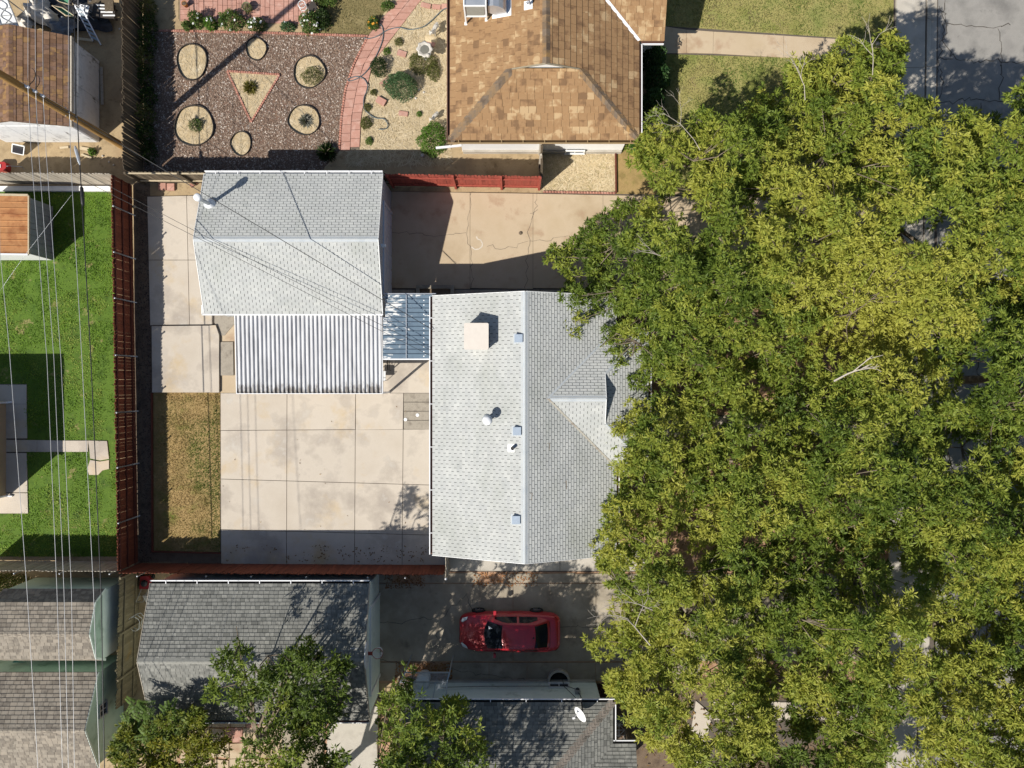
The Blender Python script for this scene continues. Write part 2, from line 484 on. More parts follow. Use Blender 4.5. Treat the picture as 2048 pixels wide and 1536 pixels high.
def leaves_mesh(name, P, D, L, W, col, droop=0.25, tilt=0.55):
    """one bent, pointed leaf per row"""
    n = len(P)
    nrm = unit(np.stack([rng.normal(0, tilt, n), rng.normal(0, tilt, n), np.ones(n)], 1))
    side = unit(np.cross(D, nrm))
    Lc, Wc = L[:, None], W[:, None]
    down = np.zeros((n, 3)); down[:, 2] = -1
    mid = P + D * Lc * 0.5
    tip = P + D * Lc * 0.95 + down * Lc * droop
    V = np.empty((n, 4, 3))
    V[:, 0], V[:, 1], V[:, 2], V[:, 3] = P, mid + side * Wc * 0.62, tip, mid - side * Wc * 0.62
    Fc = (np.arange(n) * 4)[:, None] + np.arange(4)
    return np_mesh(name, V.reshape(-1, 3), Fc, np.repeat(col, 4, axis=0))


def in_poly(x, y, poly):
    inside = np.zeros(len(x), bool)
    j = len(poly) - 1
    for i in range(len(poly)):
        xi, yi = poly[i]; xj, yj = poly[j]
        if yi != yj:
            c = ((yi > y) != (yj > y)) & (x < (xj - xi) * (y - yi) / (yj - yi) + xi)
            inside ^= c
        j = i
    return inside


def pts_in(poly, n):
    """n random plan points inside a plan polygon"""
    p = np.array(poly)
    lo, hi = p.min(0), p.max(0)
    out = np.empty((0, 2))
    while len(out) < n:
        q = lo + rng.random((n * 2, 2)) * (hi - lo)
        out = np.concatenate([out, q[in_poly(q[:, 0], q[:, 1], poly)]])
    return out[:n]


def vnoise(x, y, s, seed=0):
    """cheap smooth value noise in 0..1"""
    def h(i, j):
        v = np.sin(i * 127.1 + j * 311.7 + seed * 74.7) * 43758.5453
        return v - np.floor(v)
    X, Y = x * s, y * s
    i, j = np.floor(X), np.floor(Y)
    u, v = X - i, Y - j
    u, v = u * u * (3 - 2 * u), v * v * (3 - 2 * v)
    return (h(i, j) * (1 - u) + h(i + 1, j) * u) * (1 - v) + (h(i, j + 1) * (1 - u) + h(i + 1, j + 1) * u) * v


def colmix(cols, t):
    cols = np.array(cols, float)
    t = np.clip(t, 0, 0.9999) * (len(cols) - 1)
    i = t.astype(int)
    f = (t - i)[:, None]
    return cols[i] * (1 - f) + cols[i + 1] * f


def blades(name, poly, n, h, w, cols, z, label, lean=0.7, parent=None, keep=None, cat=None, cseed=1, cs=0.8, tadd=None):
    """a patch of grass blades: thin bent leaves standing in a plan polygon"""
    q = pts_in(poly, n)
    if keep is not None: q = q[keep(q[:, 0], q[:, 1])]
    n = len(q)
    P = np.column_stack([q, np.full(n, z)])
    D = unit(np.column_stack([rng.normal(0, lean, n), rng.normal(0, lean, n), np.ones(n) * 0.8]))
    L = h * (0.5 + rng.random(n)) * (0.6 + 0.8 * vnoise(q[:, 0], q[:, 1], 1.7, 3))
    W = w * (0.6 + 0.8 * rng.random(n))
    t = 0.6 * vnoise(q[:, 0], q[:, 1], cs, cseed) + 0.25 * vnoise(q[:, 0], q[:, 1], cs * 4, 9) + 0.3 * rng.random(n) - 0.08
    if tadd is not None: t = t + tadd(q[:, 0], q[:, 1])
    o = link_mesh(name, leaves_mesh(name, P, D, L, W, colmix(cols, t), 0.3), parent)
    o.data.materials.append(M['blade'])
    return tag(o, label, cat, None, 'stuff')


def chips(name, poly, n, size, cols, z, label, flat=0.25, keep=None, asp=2.2, parent=None):
    """loose chips, straws or clippings lying on the ground: one small tilted quad each"""
    q = pts_in(poly, n)
    if keep is not None: q = q[keep(q[:, 0], q[:, 1])]
    n = len(q)
    a = rng.random(n) * 2 * PI
    d = unit(np.column_stack([np.cos(a), np.sin(a), rng.normal(0, flat, n)]))
    e = unit(np.column_stack([-np.sin(a), np.cos(a), rng.normal(0, flat, n)]))
    L = size * (0.5 + rng.random(n))[:, None]
    W = L / asp
    P = np.column_stack([q, z + size * (.25 if flat > .1 else .06) * (0.5 + rng.random(n))])
    V = np.stack([P - d * L / 2 - e * W / 2, P + d * L / 2 - e * W / 2, P + d * L / 2 + e * W / 2, P - d * L / 2 + e * W / 2], 1)
    Fc = (np.arange(n) * 4)[:, None] + np.arange(4)
    me = np_mesh(name, V.reshape(-1, 3), Fc, np.repeat(colmix(cols, rng.random(n) ** 1.5), 4, axis=0))
    me.materials.append(M['chip'])
    o = link_mesh(name, me, parent)
    return tag(o, label, None, None, 'stuff')


# ------------------------------------------------------------------ the ground
def slab(parent, pts, z0, z1, mat, gap=0.012, name='slab'):
    """one cast slab over a pixel polygon, pulled in a little all round so that the joint shows"""
    w = poly_px(pts, z1)
    cx, cy = sum(p[0] for p in w) / len(w), sum(p[1] for p in w) / len(w)
    def pull(p):
        dx, dy = cx - p[0], cy - p[1]
        return (p[0] + math.copysign(min(gap, abs(dx)), dx), p[1] + math.copysign(min(gap, abs(dy)), dy))
    return MB().prism([pull(p) for p in w], z0, z1).build(name, mat, parent)


def grid_slabs(parent, xs_top, xs_bot, ys_left, ys_right, z1, mat, skip=(), z0=0.0):
    """slabs between joint lines; the vertical joints run from xs_top to xs_bot, the horizontal ones from ys_left to ys_right"""
    x0, x1 = xs_top[0], xs_top[-1]
    ya, yb = ys_left[0], ys_left[-1]
    def pt(i, j):
        y = ys_left[j]
        for _ in range(3):
            f = (y - ya) / (yb - ya)
            x = xs_top[i] + (xs_bot[i] - xs_top[i]) * f
            g = (x - x0) / (x1 - x0)
            y = ys_left[j] + (ys_right[j] - ys_left[j]) * g
        return (x, y)
    for i in range(len(xs_top) - 1):
        for j in range(len(ys_left) - 1):
            if (i, j) in skip: continue
            slab(parent, [pt(i, j), pt(i + 1, j), pt(i + 1, j + 1), pt(i, j + 1)], z0, z1, mat)


def crack(parent, pts, z, w=0.012, jit=0.05, name='crack'):
    """an open crack: a thin wandering ribbon of dirt lying in the paving"""
    P = []
    for (a, b) in zip(pts[:-1], pts[1:]):
        A, B = at(*a), at(*b)
        n = max(2, int((B - A).length / 0.18))
        for i in range(n): P.append(A.lerp(B, i / n) + Vector((random.gauss(0, jit), random.gauss(0, jit), 0)))
    P.append(at(*pts[-1]))
    mb = MB()
    for a, b in zip(P[:-1], P[1:]):
        d = (b - a).normalized()
        s = Vector((-d.y, d.x, 0)) * w * random.uniform(.3, .75)
        e = d * .012
        mb.face([(a.x - s.x - e.x, a.y - s.y - e.y, z), (b.x - s.x + e.x, b.y - s.y + e.y, z + 1e-4), (b.x + s.x + e.x, b.y + s.y + e.y, z + 1e-4), (a.x + s.x - e.x, a.y + s.y - e.y, z)])
    return mb.build(name, M['crack'], parent)


gm = MB().face([(-220, -220, -.01), (220, -220, -.01), (220, 220, -.01), (-220, 220, -.01)])
tag(gm.build('ground', M['ground']), kind='structure')

# -- paving of the grey house's yard
PZ = 0.06
patio = tag(MB().prism(poly_px([(441, 786), (893, 786), (893, 1129), (441, 1129)]), -.005, .02).build('patio', M['joint']), kind='structure')
grid_slabs(patio, [441, 574, 711, 807, 893], [442, 573, 709, 804, 893], [786, 861, 958, 1059, 1130], [786, 858, 971, 1071, 1130], PZ, M['concrete'], skip={(2, 0), (3, 0)})
slab(patio, [(711, 786), (807, 786), (806, 859), (711, 860)], 0, PZ, M['concrete'])
for k in range(4):                                                # four narrow strips of older concrete by the back door
    y0, y1 = 786 + 18.2 * k, 786 + 18.2 * (k + 1)
    slab(patio, [(807, y0), (866, y0), (866, y1), (807, y1)], 0, PZ - .004 * (k % 2), M['pebble'])
slab(patio, [(866, 786), (893, 786), (893, 858), (866, 858)], 0, PZ, M['concrete'])
for x, y in ((811, 839), (835, 830)):
    MB().lathe(at(x, y, PZ), [(.075, 0), (.08, .012), (.05, .02), (.012, .02)], 16).build('cleanout_cap', M['white_paint'], patio)
back = tag(MB().prism(poly_px([(468, 625), (870, 590), (870, 786), (441, 786), (441, 640)]), -.005, .02).build('back_path', M['joint']), kind='structure')
slab(back, [(441, 640), (764, 640), (764, 786), (441, 786)], 0, .045, M['concrete_tan'], 0.004)
slab(back, [(764, 607), (866, 607), (866, 786), (764, 786)], 0, .05, M['concrete'], 0.004)
slab(back, [(429, 628), (470, 628), (469, 648), (458, 660), (449, 671), (440, 672), (436, 662), (429, 645)], 0, .07, M['pebble'], 0.0)
slab(back, [(437.5, 684), (466, 684), (467, 751), (438, 751)], 0, .10, M['pebble'], 0.0, 'step')
side = tag(MB().prism(poly_px([(295, 392), (412, 392), (430, 652), (300, 652)]), -.005, .02).build('side_path', M['joint']), kind='structure')
grid_slabs(side, [294, 373, 425], [300, 379, 425], [393, 520, 651], [390, 520, 650], PZ, M['concrete'])
rz = tag(MB().prism(poly_px([(304, 653), (436, 652), (436, 784), (306, 784)]), -.005, .10).build('raised_pad', M['joint']), kind='structure')
slab(rz, [(303, 652), (417, 651), (421, 785), (304, 785)], 0, .17, M['concrete'], 0.006)
slab(rz, [(417, 651), (431, 650), (438, 670), (438, 785), (421, 785)], 0, .172, M['concrete'], 0.003)

# -- northern driveway
drv = tag(MB().prism(poly_px([(780, 383), (1800, 395), (1800, 590), (780, 580)]), -.005, .02).build('driveway', M['joint']), kind='structure')
DZ = 0.06
for a, b in (((779, 383), (940, 385)), ((940, 385), (1066, 387)), ((1066, 387), (1206, 390)), ((1206, 390), (1400, 393)), ((1400, 393), (1600, 395)), ((1600, 395), (1790, 398))):
    slab(drv, [a, b, (b[0], 578), (a[0], 576)], 0, DZ, M['concrete_tan'], 0.007)
for pts in ([(787, 466), (822, 466), (860, 472), (888, 472), (932, 466)], [(938, 384), (940, 410), (934, 440), (933, 470), (940, 496), (943, 545), (942, 578)],
            [(1072, 390), (1068, 430), (1058, 455), (1059, 480), (1054, 525), (1050, 578)], [(1060, 481), (1085, 482), (1110, 478), (1135, 472)],
            [(975, 492), (1000, 498), (1030, 494), (1055, 483)], [(1060, 430), (1075, 420)], [(886, 505), (913, 525)]):
    crack(drv, pts, DZ + .004)
ring = MB()
Q = [(953, 473), (955, 478), (961, 480), (965, 487), (964, 493), (958, 498), (950, 499), (943, 494)]
for a, b in zip(Q[:-1], Q[1:]):
    A, B = at(*a, DZ), at(*b, DZ); d = (B - A).normalized(); s = Vector((-d.y, d.x, 0)) * .025
    ring.face([A - s + Vector((0, 0, .005)), B - s + Vector((0, 0, .005)), B + s + Vector((0, 0, .005)), A + s + Vector((0, 0, .005))])
ring.build('chalk_mark', plain('chalk', (.58, .52, .43, 1), 0.9, 0.1), drv)
nw = tag(MB().prism(poly_px([(780, 578), (1320, 578), (1320, 612), (780, 600)]), -.005, .015).build('side_walk', M['joint']), kind='structure')
xs = [780, 830, 905, 958, 1018, 1080, 1130, 1200, 1290]
for i, (a, b) in enumerate(zip(xs[:-1], xs[1:])):
    if i != 1: slab(nw, [(a, 579), (b, 579), (b, 606), (a, 606)], 0, .05, M['concrete_old'], 0.01)

# -- southern driveway with the car, and the strip of walk along the house
sd = tag(MB().prism(poly_px([(755, 1141), (1800, 1141), (1800, 1366), (755, 1366)]), -.005, .018).build('shared_driveway', M['red_soil']), kind='structure')
X = [757, 1026, 1192, 1380, 1590, 1790]
for i, (a, b) in enumerate(zip(X[:-1], X[1:])):
    slab(sd, [(a, 1167), (b, 1167), (b, 1323), (a, 1323)], 0, .05, M['concrete_old'], 0.012)
for a, b in ((757, 786), (842, 930), (1006, 1066), (1066, 1150), (1150, 1230), (1230, 1400), (1400, 1600), (1600, 1790)):
    slab(sd, [(a, 1148), (b, 1146), (b, 1166), (a, 1166)], 0, .05, M['concrete_old'], 0.01)
slab(sd, [(930, 1146), (944, 1144), (962, 1150), (955, 1166), (930, 1166)], 0, .046, M['concrete_old'], 0.004)
for a, b in ((757, 815), (892, 978), (978, 1054), (1054, 1134), (1134, 1191), (1191, 1400)):
    slab(sd, [(a, 1325), (b, 1325), (b, 1362), (a, 1362)], 0, .045, M['concrete_old'], 0.01)
for pts in ([(758, 1244), (810, 1242), (840, 1235), (882, 1236), (905, 1212), (934, 1186)], [(882, 1236), (876, 1260), (878, 1280)], [(934, 1186), (937, 1205), (946, 1222)],
            [(1120, 1253), (1150, 1252), (1190, 1255)], [(757, 1320), (800, 1324), (870, 1325)], [(895, 1338), (930, 1342), (1000, 1352), (1060, 1360)]):
    crack(sd, pts, .055, 0.015)
sw = tag(MB().prism(poly_px([(895, 1112), (1300, 1112), (1300, 1143), (895, 1143)]), -.005, .05).build('south_walk', M['joint']), kind='structure')
xs = [893, 960, 1033, 1120, 1194, 1290]
for a, b in zip(xs[:-1], xs[1:]): slab(sw, [(a, 1100), (b, 1100), (b, 1142), (a, 1142)], 0, .12, M['concrete_grey'], 0.008)

# -- front yards under the trees
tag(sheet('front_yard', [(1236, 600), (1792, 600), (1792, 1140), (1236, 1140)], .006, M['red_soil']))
fw = tag(MB().prism(poly_px([(1300, 830), (1790, 830), (1790, 880), (1300, 880)]), -.005, .02).build('front_walk', M['joint']), kind='structure')
for a, b in ((1332, 1440), (1440, 1560), (1560, 1680), (1680, 1786)): slab(fw, [(a, 833), (b, 833), (b, 874), (a, 874)], 0, .06, M['concrete'], 0.01)
slab(fw, [(1245, 815), (1332, 815), (1332, 895), (1245, 895)], 0, .1, M['concrete_grey'], 0.01, 'landing')
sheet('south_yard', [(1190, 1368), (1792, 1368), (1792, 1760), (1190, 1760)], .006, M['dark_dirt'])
rw = tag(MB().prism(poly_px([(1380, 1400), (1790, 1400), (1790, 1420), (1420, 1560), (1350, 1660)]), -.005, .02).build('garden_walk', M['joint']), kind='structure')
slab(rw, [(1392, 1402), (1425, 1430), (1400, 1530), (1376, 1640), (1352, 1640), (1376, 1500)], 0, .06, M['concrete'], 0.0)
slab(rw, [(1425, 1404), (1560, 1404), (1560, 1440), (1428, 1440)], 0, .06, M['concrete'], 0.0)
slab(rw, [(1560, 1404), (1790, 1404), (1790, 1440), (1560, 1440)], 0, .06, M['concrete'], 0.02)

# -- street side
road = tag(MB().prism(poly_px([(1860, -260), (2900, -260), (2900, 1900), (1860, 1900)]), -.006, .004).build('road', M['asphalt']), kind='structure')
for pts in ([(1880, 10), (1893, 45), (1885, 80), (1900, 105), (1905, 115), (1948, 122), (2060, 125)], [(1900, 45), (1960, 55), (2020, 50)], [(1873, 118), (1905, 118)], [(1998, 60), (2005, 125), (1998, 200)],
            [(1885, 140), (1886, 180), (1878, 215)], [(1873, 205), (1930, 200), (2060, 198)], [(1890, 0), (1886, 60), (1878, 118), (1873, 170), (1868, 260)], [(1873, 420), (2060, 430)], [(1873, 760), (2060, 775)], [(1873, 1120), (2060, 1105)],
            [(1960, 210), (1950, 600), (1965, 1000), (1950, 1500)]):
    crack(road, pts, .012, .028, .07)
kerb = tag(MB().prism(poly_px([(1788, -260), (1876, -260), (1868, 1900), (1780, 1900)]), -.006, .03).build('pavement', M['joint']), kind='structure')
ys = [-260, -110, 40, 135, 290, 440, 590, 740, 890, 1040, 1190, 1340, 1490, 1640, 1900]
for a, b in zip(ys[:-1], ys[1:]):
    def kx(x, y): return x - (y - 135) * .012
    slab(kerb, [(kx(1792, a), a), (kx(1850, a), a), (kx(1850, b), b), (kx(1792, b), b)], 0, .16, M['concrete_grey'], .008)
    w = poly_px([(kx(1850, a), a), (kx(1860, a), a), (kx(1860, b), b), (kx(1850, b), b)])
    xa, xb = w[0][0], w[1][0]
    MB().prism([(p[0], p[1] + (.008 if p[1] < (w[0][1] + w[2][1]) / 2 else -.008)) for p in w], 0, lambda x, y: .158 - .10 * (x - min(xa, w[3][0])) / .24).build('kerb', M['concrete_grey'], kerb)
    slab(kerb, [(kx(1860, a), a), (kx(1873, a), a), (kx(1873, b), b), (kx(1860, b), b)], 0, .045, M['concrete_grey'], .008, 'gutter')

# -- lawns
LAWN = [(-110, 384), (229, 384), (234, 1113), (-110, 1113)]
sheet('lawn', LAWN, .006, M['lawn'])
yp = tag(MB().prism(poly_px([(-60, 768), (54, 768), (54, 1027), (-60, 1027)]), -.005, .02).build('yard_path', M['joint']), kind='structure')
for pts in ([(-60, 769), (53, 769), (53, 808), (-60, 808)], [(-60, 808), (53, 808), (54, 877), (-60, 877)], [(-60, 879), (74, 880), (74, 904), (-60, 904)], [(74, 880), (131, 881), (131, 904), (74, 904)],
            [(131, 881), (176, 881), (176, 904), (131, 904)], [(-60, 906), (53, 906), (55, 985), (-60, 985)], [(-60, 986), (55, 986), (56, 1027), (-60, 1027)]):
    slab(yp, pts, 0, .05, M['concrete'], .006)
slab(yp, [(176, 881), (214, 882), (218, 918), (200, 921), (180, 917), (179, 903)], 0, .05, M['concrete'], 0.004)
slab(yp, [(200, 923), (218, 920), (218, 938), (205, 941), (196, 950), (178, 950), (174, 938), (180, 920)], 0, .045, M['concrete'], 0.004)
WALKS = [poly_px(p) for p in ([(-60, 770), (51, 770), (53, 1026), (-60, 1026)], [(-60, 882), (215, 882), (215, 902), (-60, 902)], [(177, 883), (216, 883), (216, 949), (177, 949)])]
def off_walks(x, y):
    k = np.ones(len(x), bool)
    for p in WALKS: k &= ~in_poly(x, y, p)
    bare = (vnoise(x, y, 1.3, 4) > .70) | ((x > at(205, 0).x) & (vnoise(x, y, 1.1, 12) > .55) & ((y < at(0, 780).y) & (y > at(0, 900).y) | (y < at(0, 940).y)))
    return k & (~bare | (rng.random(len(x)) < .15))
blades('grass', poly_px(LAWN), 52000, .10, .022, [(.055, .125, .010), (.10, .20, .014), (.165, .285, .024), (.30, .36, .075)], .008, 'bright green mown lawn left of the red fence', keep=off_walks, cs=.5, tadd=lambda x, y: .7 * (vnoise(x, y, .9, 41) - .5) + .6 * (vnoise(x, y, 2.3, 43) - .5) + .12)
sheet('dry_lawn', [(338, 786), (441, 786), (442, 1077), (443, 1104), (306, 1104), (304, 786)], .006, M['dry_lawn'])
DL = poly_px([(306, 787), (440, 787), (441, 1103), (307, 1103)])
def greener(x, y): return rng.random(len(x)) < .75
blades('dry_grass', DL, 26000, .07, .020, [(.42, .30, .14), (.34, .235, .10), (.28, .20, .075), (.17, .17, .045), (.09, .14, .022)], .008, 'patchy yellow dry grass beside the concrete patio', keep=greener, cs=.9, cseed=5, tadd=lambda x, y: -.12 + 1.2 * np.exp(-((x - at(414, 0).x) / .62) ** 2 - ((y - at(0, 925).y) / 1.8) ** 2) + .35 * np.exp(-((x - at(434, 0).x) / .25) ** 2))
sheet('planting_strip', [(268, 366), (300, 366), (306, 784), (306, 1104), (441, 1106), (441, 1132), (268, 1132)], .004, M['dark_dirt'])
chips('bark_litter', poly_px([(272, 380), (297, 380), (303, 784), (303, 1126), (274, 1126)]), 2500, .05, [(.05, .035, .03), (.12, .09, .07), (.03, .025, .02)], .005, 'dark bark litter along the foot of the red fence')
FL = [(1330, -90), (1789, -90), (1786, 384), (1330, 384)]
sheet('front_lawn', FL, .005, surf('front_lawn_soil', ['9c9658', 'aea566', '86904c'], .8, bump=.8, bscale=35, fine=.28, spots=[('7f8a3a', .5, .5, .7)]))
fwk = tag(MB().prism(poly_px([(1325, 52), (1790, 84), (1790, 122), (1325, 108)]), -.005, .02).build('entry_walk', M['joint']), kind='structure')
tops = [(1325, 52), (1373, 59), (1427, 63), (1567, 71), (1680, 78), (1788, 85)]
bots = [(1325, 107), (1373, 106), (1426, 107), (1567, 115), (1680, 119), (1788, 122)]
for i in range(5): slab(fwk, [tops[i], tops[i + 1], bots[i + 1], bots[i]], 0, .05, M['concrete_tan'], .006)
EW = poly_px([(1325, 50), (1790, 83), (1790, 124), (1325, 109)])
blades('front_grass', poly_px([(1338, -80), (1786, -80), (1786, 380), (1300, 380)]), 48000, .11, .022, [(.38, .31, .16), (.32, .28, .12), (.22, .23, .07), (.15, .20, .045), (.10, .17, .03)], .007,
       'thin half dry front lawn around the entry walk', keep=lambda x, y: ~in_poly(x, y, EW), cs=.5, cseed=21, tadd=lambda x, y: .08 + .5 * (vnoise(x, y, 1.3, 61) - .5) + .4 * (vnoise(x, y, 3.1, 63) - .5))
sheet('verge', [(1232, 300), (1330, 300), (1330, 390), (1232, 388)], .004, M['dry_lawn'])
sheet('straw_bed', [(1082, 302), (1231, 306), (1231, 386), (1082, 383)], .007, M['straw'])

# -- northern garden
GARDEN = [(316, 62), (737, 72), (709, 129), (692, 180), (683, 240), (680, 300), (640, 345), (287, 345), (287, 62)]
sheet('mulch_bed', GARDEN, .006, M['mulch'])
sheet('dry_soil', [(790, -90), (902, -90), (902, 345), (640, 345), (681, 300), (700, 200), (745, 110)], .004, M['straw'])
sheet('bare_lawn', [(640, -90), (830, -90), (742, 74), (640, 70)], .005, surf('bare_lawn_soil', ['9a8a5e', '857a50', 'ab9a6d'], 1.5, bump=.8, bscale=35, fine=.25))
sheet('flower_bed', [(357, 38), (640, 38), (640, 70), (316, 62), (287, 62), (287, -90), (357, -90)], .005, M['ground'])
sheet('fence_bed', [(640, 345), (690, 300), (905, 300), (1085, 300), (1085, 384), (770, 384), (640, 360)], .008, M['ground'])
MULCH_OVALS = [(385, 125, 29, 37), (513, 99, 20, 22), (619, 145, 31, 31), (389, 252, 38, 41), (609, 241, 31, 29), (483, 288, 20, 23)]
TRI = [(455, 143), (560, 150), (503, 245)]
def on_mulch(x, y):
    k = np.ones(len(x), bool)
    for cx, cy, rx, ry in MULCH_OVALS:
        c = at(cx, cy)
        k &= ((x - c.x) / (rx / F)) ** 2 + ((y - c.y) / (ry / F)) ** 2 > 1.0
    return k & ~in_poly(x, y, poly_px(TRI))
chips('wood_chips', poly_px(GARDEN), 34000, .065, [(.17, .115, .082), (.225, .16, .118), (.12, .08, .06), (.28, .205, .155), (.36, .28, .22), (.60, .53, .46)], .008, 'reddish brown wood chip mulch in the walled garden', keep=on_mulch)
chips('straw_litter', poly_px([(800, -60), (900, -60), (900, 330), (690, 330), (725, 180)]), 6500, .30, [(.52, .42, .27), (.44, .35, .21), (.60, .50, .34), (.36, .28, .16)], .006, 'dry straw lying on sandy soil beside the tan roofed house', asp=15, flat=.05, keep=lambda x, y: ~in_poly(x, y, poly_px([(681, 300), (684, 234), (693, 176), (710, 129), (739, 67), (795, 0), (850, -60), (904, -60), (846, 0), (814, 40), (781, 87), (749, 128), (737, 182), (726, 235), (723, 300)])))
chips('straw_mat', poly_px([(1084, 305), (1228, 308), (1228, 382), (1084, 380)]), 2000, .30, [(.58, .46, .29), (.46, .36, .20), (.66, .55, .37), (.30, .24, .11)], .008, 'straw covering the little bed below the white wall', asp=15, flat=.05)
blades('thin_grass', poly_px([(640, -60), (815, -60), (742, 70), (642, 68)]), 4500, .07, .016, [(.26, .21, .10), (.22, .18, .08), (.16, .14, .05)], .007, 'sparse dry grass beside the curved paver path')

# -- curved path of two rows of pavers
gp = tag(MB().face([at(x, y, .010) for x, y in [(681, 300), (684, 234), (693, 176), (710, 129), (739, 67), (795, 0), (850, -60), (900, -60), (842, 0), (810, 38), (777, 85), (745, 126), (733, 180), (722, 234), (719, 300)][::-1]]).build('garden_path', M['joint']), kind='structure')
Lp = [(681, 301), (684, 234), (693, 176), (710, 129), (739, 67), (795, 0), (850, -60)]
Rp = [(719, 300), (722, 234), (733, 180), (745, 126), (777, 85), (842, 0), (900, -60)]
def along(line, t):
    seg = [math.dist(a, b) for a, b in zip(line[:-1], line[1:])]
    d = t * sum(seg)
    for i, s in enumerate(seg):
        if d <= s or i == len(seg) - 1:
            f = d / s
            return (line[i][0] + (line[i + 1][0] - line[i][0]) * f, line[i][1] + (line[i + 1][1] - line[i][1]) * f)
        d -= s
def lerp2(a, b, f): return (a[0] + (b[0] - a[0]) * f, a[1] + (b[1] - a[1]) * f)
NR = 24
for i in range(NR):
    for c in range(2):
        o = 0.35 / NR if c else 0
        t0, t1 = i / NR + o, min(1, (i + 1) / NR + o)
        a0, b0, a1, b1 = along(Lp, t0), along(Rp, t0), along(Lp, t1), along(Rp, t1)
        q = [lerp2(a0, b0, .5 * c), lerp2(a0, b0, .5 * c + .5), lerp2(a1, b1, .5 * c + .5), lerp2(a1, b1, .5 * c)]
        slab(gp, q, 0, .05 + random.uniform(-.006, .006), M['paver'], .011, 'paver')

# -- brick patio
bp = tag(MB().face([at(x, y, .010) for x, y in [(359, -70), (359, 42), (622, 48), (622, -70)]]).build('brick_patio', M['joint']), kind='structure')
x, col = 360.0, 0
while x < 620:
    w = 9.6 if col % 4 else 18.5
    y = -60.0 + random.uniform(0, 15)
    yend = 42 + (x - 360) / 260 * 6
    while y < yend - 2:
        h = (20 if w < 12 else 9.6) * random.choice([1, 1, 1, 2 if w < 12 else 1])
        slab(bp, [(x, y), (x + w, y), (x + w, min(y + h, yend)), (x, min(y + h, yend))], 0, .05 + random.uniform(-.006, .006), M['paver'], .010, 'paver')
        y += h
    x += w; col += 1
# ------------------------------------------------------------------ roofs
def clip_poly(sub, clip):
    """Sutherland-Hodgman: sub clipped by a convex counter-clockwise polygon"""
    out = sub
    for i in range(len(clip)):
        a, b = clip[i], clip[(i + 1) % len(clip)]
        inp, out = out, []
        def side_of(p): return (b[0] - a[0]) * (p[1] - a[1]) - (b[1] - a[1]) * (p[0] - a[0])
        for j in range(len(inp)):
            p, q = inp[j], inp[(j + 1) % len(inp)]
            sp, sq = side_of(p), side_of(q)
            if sp >= 0: out.append(p)
            if (sp > 0 and sq < 0) or (sp < 0 and sq > 0):
                t = sp / (sp - sq)
                out.append((p[0] + (q[0] - p[0]) * t, p[1] + (q[1] - p[1]) * t))
        if len(out) < 3: return []
    return out


def area2(p):
    return sum(p[i][0] * p[(i + 1) % len(p)][1] - p[(i + 1) % len(p)][0] * p[i][1] for i in range(len(p))) / 2


def in_frame(p):
    s = CAM_H * F / (CAM_H - p.z)
    return abs(p.x * s) < 1030 and abs(p.y * s) < 774


